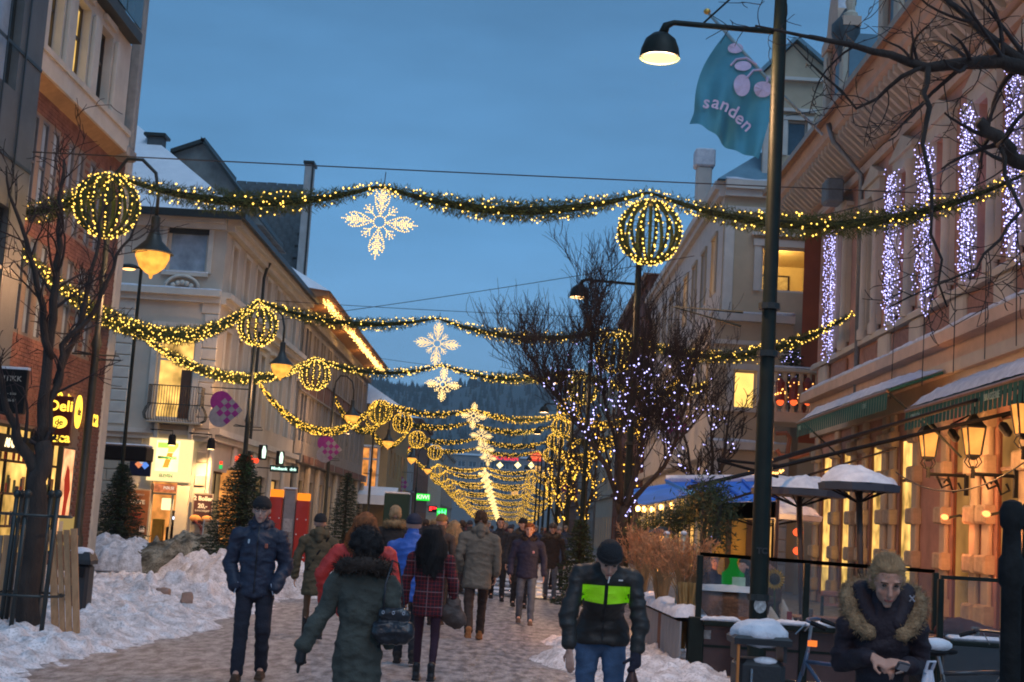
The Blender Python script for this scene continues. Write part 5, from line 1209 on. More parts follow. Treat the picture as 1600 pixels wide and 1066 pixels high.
def flake(label, loc, k):
    t = thing('snowflake_light', label, 'snowflake light', loc, group='lit snowflakes hanging over the middle of the street'); link('wire_frame', fmesh, t)
    link('bulbs', fb1 if k < 2 else fb2 if k < 7 else fb3, t)['kind'] = 'stuff'; MB().tube([(0, 0, .68), (0, 0, .95)], .008, 4).build('hanger', wire_m, t)
    t.rotation_euler = (0, math.radians(2 if k else 3), 0); return t
fpx = [(593, 347), (683, 537), (692, 601), (740, 650), (752, 681), (758, 702), (763, 716)]
for k, Y_ in enumerate(YG):
    p = WY(*fpx[k], Y_) if k < 7 else Vector((xM-.1, Y_, 6.95-drop(Y_)))
    flake((ORD+['twenty second', 'twenty third'])[k]+' glowing snowflake over the middle of the street, counted from the nearest', tuple(p), k)

# ================================================================== LIGHT BALLS
def ball_meshes(seed, dens, br, nh=12, bm=bulb_y):
    r = np.random.RandomState(seed); R = .56; C_ = []; Pn = []; Dn = []; core = MB()
    for k in range(nh):
        a = 2*PI*k/nh; pts = []
        for i in range(25):
            t = PI*(.06+.90*i/24); pts.append((R*math.sin(t)*math.cos(a), R*math.sin(t)*math.sin(a), R*math.cos(t)*1.02))
        core.tube(pts, .034, 5)
        for i in range(int(18)):
            t = PI*(.08+.86*(i+r.rand()*.6)/18); q = np.array([math.sin(t)*math.cos(a), math.sin(t)*math.sin(a), math.cos(t)]); C_.append(q*(R+.04)+r.normal(0, .015, 3))
        n = int(260*dens); t = PI*r.uniform(.05, .96, n); q = np.stack([np.sin(t)*math.cos(a), np.sin(t)*math.sin(a), np.cos(t)], -1)
        Pn.append(q*R+r.normal(0, .02, (n, 3))); Dn.append(q*.5+r.normal(0, 1, (n, 3)))
    m = MB()
    for z in (-.3, 0, .3):
        rr = math.sqrt(R*R-z*z); m.tube([(rr*math.cos(2*PI*k/24), rr*math.sin(2*PI*k/24), z) for k in range(25)], .006, 3)
    return core.mesh('hoops', needle_dark), leaves_mesh('greenery', np.concatenate(Pn), np.concatenate(Dn), .055, .012/dens**.4, needle, seed), octs_mesh('bulbs', C_, br, bm), m.mesh('ring_wires', wire_m), MB().lathe([(.03, .08), (.16, .02), (.2, -.03), (.05, -.05)], (0, 0, .57), 12).mesh('crown_cap', pm('ball_cap', (.5, .42, .3), .6))
bmA = ball_meshes(1, 2.6, .021, 15); bmB = ball_meshes(2, 1.0, .025, 15); bmC = ball_meshes(3, .5, .029, 13, bulb_yn); bmD = ball_meshes(4, .25, .028, 7, bulb_yn)
def ball(label, loc, ms, group):
    t = thing('light_ball', label, 'light ball', loc, group=group)
    for n_, me in zip(('hoops', 'greenery', 'bulbs', 'ring_wires', 'crown_cap'), ms):
        o = link(n_, me, t)
        if n_ in ('greenery', 'bulbs'): o['kind'] = 'stuff'
    MB().tube([(0, 0, .6), (0, 0, .75)], .01, 4).build('hanger', wire_m, t)
    return t
bLp = [(167, 321), (403, 510), (492, 586), (594, 644), (629, 661), (652, 687), (680, 707)]; bRp = [(1015, 363), (961, 551), (911, 608), (889, 641), (877, 668), (868, 690), (860, 712)]
for k, Y_ in enumerate(YG):
    ms = bmA if k == 0 else bmB if k < 3 else bmC if k < 7 else bmD
    for side, tab, x_ in (('left', bLp, xL), ('right', bRp, xR)):
        p = WY(*tab[k], Y_) if k < 7 else Vector((x_+.25*math.sin(k*2.3), Y_, 6.95+.1*math.sin(k*1.7)-drop(Y_)))
        o = ball((ORD+['twenty second', 'twenty third'])[k]+' hooped ball of yellow lights in the %s row, counted from the nearest' % side, tuple(p), ms, side+' row of light balls')
        o.rotation_euler = (0, 0, rnd.random())
        if k < 4: plight('ball_glow', (0, 0, 0), 22, (1, .66, .2), .45, o)

# ================================================================== BARE TREES
def tree_branches(seed, limbs, twig_len=1.0, depth=3, dens=1.0, upw=.25, spread=.9, tmin=.004):
    "limbs: list of (polyline, r0, r1, child_from); returns list of (pts, radii, level)"
    r = random.Random(seed); out = []
    def sub(pts, r0, r1, lev, cf, L0):
        out.append((pts, [r0+(r1-r0)*i/(len(pts)-1) for i in range(len(pts))], lev))
        if lev >= depth: return
        tot = sum((pts[i+1]-pts[i]).length for i in range(len(pts)-1))
        n = max(2, int(tot*dens*(2.6, 3.4, 4.2, 5)[min(lev, 3)]))
        for _ in range(n):
            t = cf+(1-cf)*r.random(); f = t*(len(pts)-1); i = min(int(f), len(pts)-2); p = pts[i].lerp(pts[i+1], f-i); d0 = (pts[i+1]-pts[i]).normalized()
            rv = Vector((r.gauss(0, 1), r.gauss(0, 1), r.gauss(0, 1))); rv = (rv-d0*rv.dot(d0)).normalized()
            d = (d0*(1-spread*.5)+rv*spread*(.5+.5*r.random())+Vector((0, 0, upw))).normalized()
            L_ = L0*(.45+.75*r.random())*(1-.35*t); m = 7; q = [p.copy()]; bend = Vector((r.gauss(0, .10), r.gauss(0, .10), upw*.35+r.gauss(0, .06)))
            for k in range(m): q.append(q[-1]+d*L_/m); d = (d+bend+Vector((r.gauss(0, .09), r.gauss(0, .09), r.gauss(0, .07)))).normalized()
            rr = max(tmin*1.5, (r0+(r1-r0)*t)*(.42 if lev < 2 else .6)); sub(q, rr, max(tmin, rr*.35), lev+1, .12, L0*.58)
    for pts, r0, r1, cf, L0 in limbs:
        pts = [Vector(p) for p in pts]; q = []
        for i in range(len(pts)-1):
            for k in range(4): q.append(pts[i].lerp(pts[i+1], k/4)+Vector((r.gauss(0, .02), r.gauss(0, .02), 0))*(1 if i+k else 0))
        q.append(pts[-1]); sub(q, r0, r1, 0, cf, L0)
    return out
def build_tree(name, label, loc, limbs, seed, cat='tree', bulbs=None, **kw):
    t = thing(name, label, cat, loc); br = tree_branches(seed, limbs, **kw); tr = MB(); cr_ = MB()
    for pts, rad, lev in br:
        if lev == 0: tr.tube(pts, rad, 9)
        else: cr_.tube(pts if lev < 3 else pts[::2]+([pts[-1]] if len(pts) % 2 == 0 else []), rad if lev < 3 else rad[::2]+([rad[-1]] if len(pts) % 2 == 0 else []), 5 if lev == 1 else 3, False)
    tr.build('trunk', bark, t, smooth=True); cr_.build('crown', twig_m, t, smooth=True, kind='stuff')
    if bulbs:
        C_ = []; r = random.Random(seed+1); mat, n, rad, zlo, zhi, wmax = bulbs
        cand = [(p, rd, q) for pts, rad_, lev in br if lev <= 1 for p, q, rd in zip(pts, pts[1:], rad_)]
        cand = [c for c in cand if zlo < c[0].z < zhi and abs(c[0].x) < wmax]
        for _ in range(n):
            p, rd, q = r.choice(cand); v = Vector((r.gauss(0, 1), r.gauss(0, 1), r.gauss(0, 1))).normalized(); C_.append(tuple(p.lerp(q, r.random())+v*(rd+.015)))
        link('bulbs', octs_mesh('bulbs', C_, np.random.RandomState(seed).uniform(rad*.6, rad*1.2, len(C_)), mat), t)['kind'] = 'stuff'
    return t
q = WY(965, 850, 30)
limbsA = [([(0, 0, -.1), (.02, 0, 1.2), (.1, 0, 2.2)], .14, .11, .8, .6),
          ([(.1, 0, 2.1), (.35, .1, 3.2), (.55, .1, 4.5), (.6, 0, 6.3)], .07, .015, .25, 2.0), ([(.05, 0, 2.0), (-.3, 0, 3.0), (-.9, .2, 3.9), (-1.6, 0, 4.6), (-2.2, 0, 5.5)], .065, .015, .3, 2.3),
          ([(.1, 0, 2.2), (.9, -.2, 3.1), (1.3, 0, 4.4), (1.6, .1, 6.0)], .06, .015, .25, 2.1), ([(.05, .0, 2.1), (-.1, .5, 3.4), (-.45, .6, 4.8), (-.8, .4, 6.3)], .06, .015, .3, 2.2), ([(0, 0, 2.3), (-.1, -.5, 3.6), (.1, -.6, 5.2)], .08, .02, .3, 1.6)]
build_tree('bare_tree', 'large bare tree strung with blue white lights in the middle right of the street', (q.x, 30, 0), limbsA, 21, depth=3, dens=1.85, upw=.40, spread=.72, tmin=.0042, bulbs=(bulb_b, 430, .021, 1.0, 5.4, 1.7))
limbsB = [([(0, 0, -.1), (0, 0, 2.2)], .14, .11, .9, .5), ([(0, 0, 2.1), (.3, 0, 3.6), (.5, 0, 5.6)], .09, .02, .2, 1.4), ([(0, 0, 2.0), (-.5, .2, 3.3), (-.9, 0, 5.0)], .08, .02, .2, 1.4), ([(0, 0, 2.2), (.1, .5, 4), (0, .6, 5.8)], .07, .02, .2, 1.3)]
for k, (x_, Y_, mt, nm, nb_) in enumerate(((3.6, 44, bulb_yn, 'yellow', 420), (3.2, 61, bulb_yn, 'yellow', 600), (3.0, 77, bulb_yn, 'yellow', 600), (3.1, 93, bulb_yn, 'yellow', 500), (5.6, 40, bulb_b, 'blue white', 150))):
    build_tree('bare_tree', ('bare tree with %s fairy lights, ' % nm)+('just behind the large blue lit tree', 'second behind the large blue lit tree', 'third behind the large blue lit tree', 'farthest of the lit trees on the right', 'near the ochre building')[k], (x_, Y_, 0), limbsB, 31+k, depth=3, dens=1.35, upw=.3, tmin=.009, bulbs=(mt, int(nb_*.4), .02+.00025*Y_, .4, 5.4, 1.4))
tl = WZ(45, 1003)
def TL(px, py, Y=16.4): p = WY(px, py, Y); return (p.x-tl.x, Y-16.4, p.z)
limbsC = [([(0, 0, -.1), TL(52, 860), TL(58, 770), TL(66, 690)], .145, .10, .95, .4), ([TL(64, 710), TL(88, 600, 16.5), TL(100, 540, 16.5), TL(150, 480, 16.6), TL(185, 400, 16.7), TL(215, 345, 16.8)], .05, .012, .15, .9),
          ([TL(64, 700), TL(75, 560), TL(88, 440), TL(95, 330), TL(100, 250)], .075, .015, .2, .95), ([TL(60, 740), TL(30, 690, 16.3), TL(12, 640, 16.2), TL(-5, 560, 16)], .08, .02, .1, .8),
          ([TL(88, 600, 16.6), TL(125, 500, 17), TL(150, 400, 17.2), TL(160, 300, 17.3)], .045, .012, .1, .8), ([TL(80, 560), TL(60, 450, 16), TL(30, 350, 15.8), TL(10, 260, 15.6)], .05, .01, .1, .9)]
build_tree('bare_tree', 'bare street tree in a metal guard at the left edge, forking above the snow bank', (tl.x, 16.4, 0), limbsC, 41, depth=3, dens=1.5, upw=.16, spread=.9, tmin=.004)
def TR(px, py, Y): p = WY(px, py, Y); return (p.x-5.3, p.y-12, p.z)
limbsD = [([(0, 0, -.1), (0, 0, 2.5), (-.05, 0, 4.2)], .16, .13, .9, .4), ([(-.05, 0, 4.0), TR(1640, 120, 12), TR(1560, 95, 12), TR(1450, 105, 12), TR(1330, 70, 12), TR(1180, 40, 12.2)], .10, .008, .25, 1.0),
          ([(-.05, 0, 3.6), TR(1640, 270, 11.6), TR(1590, 250, 11.5), TR(1555, 215, 11.4), TR(1530, 190, 11.4)], .085, .05, .3, .8), ([TR(1450, 105, 12), TR(1440, 190, 11.8), TR(1455, 330, 11.7), TR(1480, 480, 11.7)], .03, .008, .1, .9),
          ([TR(1600, 100, 12), TR(1500, 20, 12.2), TR(1400, -60, 12.5)], .06, .01, .1, 1.1), ([TR(1555, 215, 11.4), TR(1600, 330, 11.2), TR(1520, 420, 11.2), TR(1390, 480, 11.3)], .02, .006, .1, .8), ([TR(1440, 105, 12), TR(1340, 170, 12.2), TR(1230, 60, 12.4)], .022, .005, .1, .9)]
build_tree('bare_tree', 'bare tree whose dark branches reach into the frame at the top right corner', (5.3, 12, 0), limbsD, 51, depth=3, dens=1.35, upw=.08, spread=.95, tmin=.0032)

# ================================================================== SPRUCES
def spruce(label, loc, H_, R_, seed, lights=0, dens=1.0):
    t = thing('spruce_tree', label, 'spruce tree', loc); r = np.random.RandomState(seed); P = []; D = []; tr = MB().tube([(0, 0, 0), (0, 0, H_)], [.05*H_/2, .01], 6); 
    nb_ = int(95*dens); tw = MB()
    for k in range(nb_):
        f = (k+r.rand())/nb_; z = .12*H_+f*H_*.86; L_ = R_*(1-f)**.8*(.75+.4*r.rand())+.06; a = k*2.399+r.rand()*.5; pts = []
        for i in range(6): s = i/5; pts.append(np.array([math.cos(a)*L_*s, math.sin(a)*L_*s, z+.10*L_*s-.25*L_*s*s+.12*L_*s**3]))
        tw.tube([tuple(p) for p in pts], [.012, .01, .008, .007, .006, .004], 3)
        n = int(90*L_/R_+20); s = r.rand(n)**.8; idx = s*5; i0 = np.minimum(idx.astype(int), 4); A_ = np.array(pts); p = A_[i0]+(A_[i0+1]-A_[i0])*(idx-i0)[:, None]
        side = np.array([-math.sin(a), math.cos(a), 0]); sg = r.choice([-1, 1], n)[:, None]; d = side*sg*.8+np.array([math.cos(a), math.sin(a), 0])*.7+r.normal(0, .3, (n, 3)); d[:, 2] += .0
        off = r.rand(n)[:, None]*side*sg*.16*L_; P.append(p+off+r.normal(0, .012, (n, 3))); D.append(d)
    P = np.concatenate(P); D = np.concatenate(D)
    tr.build('trunk', bark, t); tw.build('branches', twig_m, t, kind='stuff')
    link('needles', leaves_mesh('needles', P, D, r.uniform(.07, .14, len(P))*(.6+.2*R_), .02, needle_dark, seed), t)['kind'] = 'stuff'
    if lights: link('bulbs', octs_mesh('bulbs', P[r.choice(len(P), lights)]+r.normal(0, .03, (lights, 3)), .02, bulb_b), t)['kind'] = 'stuff'
    return t
p = WZ(175, 905); spruce('dark spruce tree beside the coffee poster, behind the dirty snow pile', (WY(172, 860, 38).x, 38.5, 0), 2.75, .9, 1, dens=2.4)
spruce('spruce tree standing behind the man in the navy jacket', (WY(372, 850, 31.5).x, 31.5, 0), 2.95, 1.0, 2, dens=2.6)
spruce('spruce tree tied to the third lamp post on the left', (WY(537, 840, 52).x, 52, 0), 3.3, .85, 3, dens=1.8)
spruce('slim spruce tree on the right of the street behind the dark coated walkers', (WY(905, 880, 27.5).x, 27.5, 0), 1.9, .45, 4)
p = WY(1240, 560, 45.6); spruce('small spruce with blue white lights on the stone balcony', (p.x, 45.9, zb0), 2.6, .75, 5, lights=60)
# ================================================================== TREE GUARD AND PLANKS (left foreground)
tgd = thing('tree_guard', 'dark round bar tree guard around the trunk at the left edge', 'tree guard', (tl.x, 16.4, 0))
for px in (5, 22, 74, 64, 30):
    pass
for k, (px, dy) in enumerate(((8, -.05), (25, -.35), (73, -.3), (62, .35), (16, .35))):
    x_ = WY(px, 900, 16.4+dy).x-tl.x; b = WY(px, 775, 16.4+dy)
    MB().tube([(x_-.0, dy, 0), (x_+.04, dy, b.z)], .028, 8).build('guard_bar', dark_metal, tgd, smooth=True); MB().ell((x_+.04, dy, b.z+.03), .045, .045, .05).build('bar_knob', dark_metal, tgd, smooth=True)
for z_ in (1.45, .55): MB().tube([(.40*math.cos(a)-.02, .38*math.sin(a), z_) for a in [2*PI*i/20 for i in range(21)]], .016, 5).build('guard_ring', dark_metal, tgd)
pkt = thing('plank_crate', 'weathered wooden plank screen leaning in the snow beside the tree guard', 'plank screen', (0, 0, 0))
for k, (px0, px1, top, bot) in enumerate(((76, 87, 828, 985), (89, 97, 830, 992), (99, 108, 828, 996), (110, 120, 826, 1010))):
    a, b = WY(px0, top, 16.9-.03*k), WY(px1, top, 16.9-.03*k); c, d = WY(px0+4, bot, 16.5), WY(px1+4, bot, 16.5)
    MB().rings([[(c.x, c.y, max(c.z, .02)), (d.x, d.y, max(d.z, .02)), (b.x, b.y, b.z), (a.x, a.y, a.z)], [(c.x, c.y+.03, max(c.z, .02)), (d.x, d.y+.03, max(d.z, .02)), (b.x, b.y+.03, b.z), (a.x, a.y+.03, a.z)]]).build('plank', wood_o, pkt)
for z_ in (1.05, .5):
    a, b = WY(74, 838 if z_ > 1 else 905, 16.94), WY(121, 838 if z_ > 1 else 905, 16.94); MB().box(a.x, b.x, 16.95, 16.98, a.z-.06, a.z+.03).build('cross_rail', wood_o, pkt)
fk = thing('plank_screen', 'row of upright grey brown boards behind the tree trunk at the left edge', 'plank screen', (0, 0, 0))
for k in range(7):
    a = WY(-6+12*k, 836, 17.2); MB().box(a.x, a.x+.08, 17.2, 17.23, .05, a.z).build('plank', wood_o if k % 2 else pm('grey_plank', (.26, .2, .15), .85, .2, 4, .3, stretch=(6, 6, .6)), fk)
# bin left
p = WZ(128, 965, .1); tb = thing('litter_bin', 'dark litter bin with rounded lid and snow cap behind the planks, left', 'bin', (WY(126, 920, 19.8).x, 19.8, 0))
MB().bbox(-.17, .13, -.16, .16, 0, .78, .04).build('body', pm('bin_dark', (.02, .022, .025), .45), tb); MB().rings([[(x, y, z) for x, y in ((-.19*s-.02, -.18*s), (.17*s-.02, -.18*s), (.17*s-.02, .18*s), (-.19*s-.02, .18*s))] for z, s in ((.78, 1.02), (.84, 1.02), (.95, .75))]).build('lid', MATS['bin_dark'], tb)
MB().ell((-.03, 0, .94), .17, .16, .07).build('snow_cap', snow_sill, tb, smooth=True); MB().box(-.1, .08, -.19, -.165, .6, .74).build('slot', black_p, tb)
# round baskets
def heart_sign(label, px, py, Y, size, pole_dx, rz=0):
    c = WY(px, py, Y); t = thing('heart_banner', label, 'heart banner', tuple(c), rz, group='woven paper heart banners on the lamp posts')
    S = size; wh = pm('banner_grey', (.30, .28, .30), .7); pu = pm('banner_purple', (.30, .02, .22), .7)
    def rot(p, a=PI/4): return (p[0]*math.cos(a)-p[1]*math.sin(a), p[0]*math.sin(a)+p[1]*math.cos(a))
    u = S*.36
    # square part standing on its corner, with two round lobes
    def plate(poly, n0, n1, nm, mt): return MB().rings([[(q[0], n, q[1]) for q in poly] for n in (n0, n1)]).build(nm, mt, t)
    lobeL = [rot((-u+u*math.cos(a) if False else -u, 0)) for a in ()]
    sq = [rot(q) for q in ((-u, -u), (u, -u), (u, u), (-u, u))]
    plate(sq, -.01, .01, 'banner_body', wh)
    arcL = [rot((-u, 0+u*math.cos(PI/2-0)))]
    plate([rot((-u-u*math.sin(a), u*math.cos(a))) for a in [PI*i/14 for i in range(15)]], -.0102, .0098, 'lobe', wh)
    plate([rot((u*math.cos(a), u+u*math.sin(a))) for a in [PI*i/14 for i in range(15)]], -.0104, .0096, 'lobe', pu)
    n = 4; d = 2*u/n
    for i in range(n):
        for j in range(n):
            if (i+j) % 2 == 0: plate([rot(q) for q in ((-u+i*d, -u+j*d), (-u+i*d+d, -u+j*d), (-u+i*d+d, -u+j*d+d), (-u+i*d, -u+j*d+d))], -.016, -.0105, 'woven_square', pu)
    top = S*.72; MB().tube([(pole_dx, 0, top), (-.5*S*(1 if pole_dx > 0 else -1)*1.3, 0, top)], .018, 4).build('arm', dark_metal, t); MB().tube([(pole_dx*.9, 0, top-.55*S), (pole_dx*.9, 0, top)], .012, 4).build('stay', dark_metal, t)
heart_sign('nearest purple and grey woven heart banner, on the second left lamp post', 356, 640, 45.1, .95, .72)
heart_sign('second purple and grey woven heart banner on the left side', 517, 702, 65.9, 1.05, .8)
heart_sign('third purple woven heart banner far along the left side', 626, 757, 107, 1.3, .9)
heart_sign('purple woven heart banner behind the blue lit tree, right side', 1058, 668, 54, 1.0, -.9)
heart_sign('far purple woven heart banner on the right side beside the end building', 893, 772, 84, 1.0, .8)
# canopy sign box between brick building and store
p = WY(203, 709, 40); t = thing('shop_canopy', 'black box canopy with thin snow and small lit downlights beside the store', 'canopy', tuple(p))
MB().bbox(-.95, .55, -.35, .5, -.20, .2, .03).build('canopy_box', black_p, t); MB().bbox(-.93, .53, -.33, .48, .201, .27, .03).build('snow_cap', snow_sill, t)
MB().bbox(-1.6, -.96, -.3, .45, -.28, .12, .03).build('side_box', pm('grey_box'), t)
for x_, z_ in ((-1.3, -.29), (-1.2, -.1)): MB().box(x_-.12, x_+.12, -.34, -.304, z_, z_+.05).build('downlight', em('downlight', (1, .6, .2), 6), t)
t = thing('logo_sign', 'dark square sign with orange and blue crossed ribbon logo beside the canopy', 'sign', tuple(WY(222, 722, 44.8)))
MB().bbox(-.38, .3, -.05, .05, -.45, .45, .02).build('sign_panel', pm('navy', (.01, .015, .05), .4), t)
for dx, dz, c_ in ((.08, .2, 'o'), (-.08, -.08, 'o'), (.12, -.1, 'b'), (-.0, .05, 'w')):
    mt = {'o': em('logo_orange', (1, .3, .12), .9), 'b': em('logo_blue', (.15, .35, 1), .9), 'w': em('logo_white', (.9, .9, 1), .6)}[c_]
    MB().rings([[(dx-.13, n, dz), (dx, n, dz-.13), (dx+.13, n, dz), (dx, n, dz+.13)] for n in (-.056-.002*dx, -.062-.01*dz)]).build('ribbon', mt, t)
# signs along beige street wall
def wsign(label, px, py, Y, w_, h_, txt, panel, tmat, extra=None, name='sign'):
    p = WY(px, py, Y); t = thing(name, label, 'sign', tuple(p)); MB().bbox(-w_/2, w_/2, -.08, .08, -h_/2, h_/2, .02).build('sign_panel', panel, t)
    if txt:
        me = text_mesh(txt, h_*.62, tmat, bold=h_*.012); wt = max(v.co.x for v in me.vertices)-min(v.co.x for v in me.vertices); o = link('lettering', me, t, (0, -.09, 0), (PI/2, 0, 0)); o.scale = (min(1.3, w_*.88/wt), 1, 1)
    MB().tube([(-w_/2, .0, 0), (-w_/2-.5, 0, 0)], .02, 4).build('bracket', dark_metal, t); return t
wsign('pale arched MINIBANK sign projecting at the corner of the beige building', 361, 736, 49.5, .95, .34, 'MINIBANK', pm('pale_panel', (.45, .42, .36), .6), pm('dim_dark', (.06, .05, .05)))
wsign('dark green illuminated Minibank sign on the beige building', 444, 733, 55, 1.1, .26, 'Minibank  dnb', pm('green_black', (.004, .03, .02)), em('minibank_txt', (.65, 1, .85), 1.8))
for k, (px, py) in enumerate(((413, 707), (440, 716))):
    p = WY(px, py, 53+3.5*k); t = thing('sign', ('left', 'right')[k]+' small dark sign with a glowing pale green figure above the Minibank sign', 'sign', tuple(p)); MB().bbox(-.22, .1, -.05, .05, -.28, .28, .02).build('sign_panel', black_p, t)
    MB().rings([[(q[0], n, q[1]) for q in ((-.06, -.22), (.06, -.22), (.08, .05), (.03, .24), (-.04, .24), (-.08, .05))] for n in (-.055, -.065)]).build('figure', em('sign_pale_green', (.75, 1, .8), 1.6), t)
t = thing('flower_sign', 'red glowing flower shaped sign with green stem behind the second left lamp post', 'sign', tuple(WY(385, 722, 50)))
for k in range(7): MB().ell((-.36+.12*k, 0, .1+.07*math.sin(k*2)), .08, .05, .1, 8, 5).build('petal', em('petal_red', (1, .08, .03), 1.5), t, smooth=True)
for k in range(4): MB().ell((-.0+.08*(k % 2), 0, -.12-.1*k), .12, .04, .05, 8, 5).build('leaf', em('leaf_green', (.05, .9, .2), .8), t, smooth=True)
MB().bbox(-.5, -.42, -.02, .02, -.5, .3, .01).build('post', dark_metal, t)
t = thing('sign', 'tiny red and green lit sign at the corner above the MINIBANK sign', 'sign', tuple(WY(343, 727, 48)))
MB().box(-.1, .1, -.03, .03, -.12, .02).build('green_half', em('leaf_green'  , (.05, .9, .2), .8), t); MB().box(-.1, .1, -.028, .028, .021, .14).build('red_half', em('petal_red', (1, .08, .03), 1.5), t)
# kiosk with two red panels
p = WZ(470, 900); a, b = WY(423, 770, 38), WY(486, 770, 38); kk = thing('charging_kiosk', 'grey street kiosk with two red panels and orange lit tops', 'kiosk', ((a.x+b.x)/2, 38, 0)); W_ = (b.x-a.x)/2; H_ = WY(455, 765, 38).z
redp = pm('red_panel', (.42, .02, .012), .4, .1, 2, .05, coat=.3)
MB().bbox(-W_*.3, W_*.3, -.1, .1, .1, H_, .03).build('grey_column', pm('kiosk_grey', (.22, .21, .22), .5), kk)
for sgn in (-1, 1):
    x0_, x1_ = (W_*.34, W_) if sgn > 0 else (-W_, -W_*.34); z_ = H_-.05-.03*sgn
    MB().bbox(x0_, x1_, -.12, .12, .12, z_-.2, .02).build('red_panel', redp, kk); MB().bbox(x0_+.01, x1_-.01, -.115, .115, z_-.198, z_, .02).build('lit_header', em('kiosk_lit', (1, .27, .02), 1.3), kk)
    for zz in (.5, 1.1, 1.5): MB().ell((x0_+.06, -.13, zz), .02, .015, .02, 6, 4).build('bolt', white_p, kk); MB().ell((x1_-.06, -.13, zz), .02, .015, .02, 6, 4).build('bolt', white_p, kk)
MB().bbox(-W_*.34, W_*.32, -.13, .12, H_+.001, H_+.05, .02).build('snow_cap', snow_sill, kk); text('SMARTE', .075, pm('dim_white'), kk, (0, -.105, 1.09), bold=.002); text('PENGER', .075, pm('dim_white'), kk, (0, -.105, 1.0), bold=.002)
MB().box(-W_*.22, W_*.22, -.112, -.1, 1.15, 1.5).build('notice', pm('notice_grey', (.35, .33, .33), .6, .3, 12), kk)
for x_ in (-W_*.6, W_*.6): MB().box(x_-.04, x_+.04, -.04, .04, 0, .13).build('foot', dark_metal, kk)
# transformer cabinet
a, b = WY(602, 772, 70), WY(641, 772, 70); t = thing('advertising_pillar', 'tall black cabinet with snow on top and a small paper notice, behind the walkers', 'cabinet', ((a.x+b.x)/2, 70, 0)); W_ = (b.x-a.x)/2; H_ = WY(620, 772, 70).z
MB().bbox(-W_, W_, -.4, .4, 0, H_, .04).build('body', pm('green_black', (.004, .03, .02)), t); MB().bbox(-W_, W_, -.4, .4, H_+.001, H_+.1, .03).build('snow_cap', snow_sill, t); MB().box(-.2, .15, -.42, -.402, H_-1.2, H_-.75).build('notice', pm('notice_grey'), t)
# glass display case at store right
p = WY(316, 855, 45); t = thing('planter', 'stone planter with bare red twigs below the Boller poster', 'planter', (p.x, 45, 0))
MB().lathe([(.28, 0), (.36, .12), (.34, .5), (.40, .55), (.36, .6)], n=12).build('pot', stone, t, smooth='auto')
m = MB(); [m.tube([(0, 0, .55), (rnd.uniform(-.15, .15), rnd.uniform(-.1, .1), .9), (rnd.uniform(-.4, .4), rnd.uniform(-.2, .2), 1.25)], .01, 3) for _ in range(14)]; m.build('twigs', pm('red_twig', (.25, .04, .03)), t, kind='stuff')
t = thing('display_case', 'narrow glass and timber sidewalk display stand near the store corner', 'display', (WY(325, 870, 42).x, 42, 0)); MB().tube([(-.25, 0, 0), (-.2, 0, 1.3), (.2, 0, 1.3), (.25, 0, 0)], .03, 4).build('frame', cream_trim, t); MB().box(-.2, .2, -.01, .01, .1, 1.25).build('board', pm('board_tan', (.5, .35, .2)), t)

# ================================================================== RIGHT: GLASS WIND SCREEN, SHELF, PLANTERS
gl_m = glass('screen_glass', (.82, .86, .86), .15)
FY = 17.0
wsn = thing('wind_screen', 'glass wind screen with dark green posts and snow covered shelf around the cafe, left section', 'wind screen', (0, 0, 0))
def fx(px, py=900, Y=FY): return WY(px, py, Y).x
xa_, xb_ = fx(1093), fx(1462); zr = WY(1098, 868, FY).z; zsl = WY(1095, 968, FY).z
tops = lambda x: WY(1098+(x-xa_)/(xb_-xa_)*(1458-1098), 869+(x-xa_)/(xb_-xa_)*27, FY).z
posts = [(xa_, 'thick'), (fx(1262), ''), (xb_, '')]
for k, x_ in enumerate((xa_, fx(1262, 850), xb_)):
    MB().bbox(x_-.035, x_+.035, FY-.035, FY+.035, zsl, tops(x_)+.01, .008).build('post', green_metal, wsn)
    w_ = .09 if k == 0 else .05
    MB().bbox(x_-w_-.02, x_+w_-.02, FY-w_, FY+w_, 0, zsl+.03, .01).build('lower_post', green_metal, wsn)
MB().rings([[(xa_, y, tops(xa_)+dz), (xb_, y, tops(xb_)+dz)] for y, dz in ((FY-.03, 0), (FY+.03, 0), (FY+.03, .045), (FY-.03, .045))], False).build('top_rail', green_metal, wsn)
MB().box(xa_+.04, fx(1262, 850)-.04, FY-.005, FY+.005, zsl+.06, zr-.02).build('glass_pane', gl_m, wsn); MB().box(fx(1262, 850)+.04, xb_-.04, FY-.005, FY+.005, zsl+.06, tops(xb_)-.005).build('glass_pane', gl_m, wsn)
MB().bbox(xa_+.05, xb_, FY-.16, FY+.1, zsl-.06, zsl, .01).build('shelf', green_metal, wsn)
for a, b in ((xa_+.02, fx(1160)), (fx(1205), fx(1318)), (fx(1345), xb_-.2)):
    k = 26; rs = []
    for i in range(k+1):
        x = a+(b-a)*i/k; h = .055+.035*vnoise(np.array([[x*5, 0, 0]]), 1, 4)[0]+.01*rnd.random(); e = min(1, 5*min(i, k-i)/k+.25); rs.append([(x, FY-.17+.02*rnd.random(), zsl+.002), (x, FY-.16, zsl+h*.7*e), (x, FY-.08, zsl+h*e), (x, FY+.03, zsl+h*.9*e), (x, FY+.08, zsl+.002)])
    MB().rings(rs).build('shelf_snow', snow_sill, wsn, smooth=True)
MB().box(xa_+.06, xb_, FY-.02, FY+.02, .06, zsl-.07).build('lower_panel', pm('reddish_panel', (.10, .055, .05), .18, .3, 1.5, .05, 6), wsn); MB().box(xa_+.06, xb_, FY-.03, FY-.021, .38, .41).build('panel_rail', green_metal, wsn)
MB().box(xa_+.07, xa_+.16, FY-.025, FY-.021, zsl-.22, zsl-.12).build('sticker', pm('sticker'), wsn)
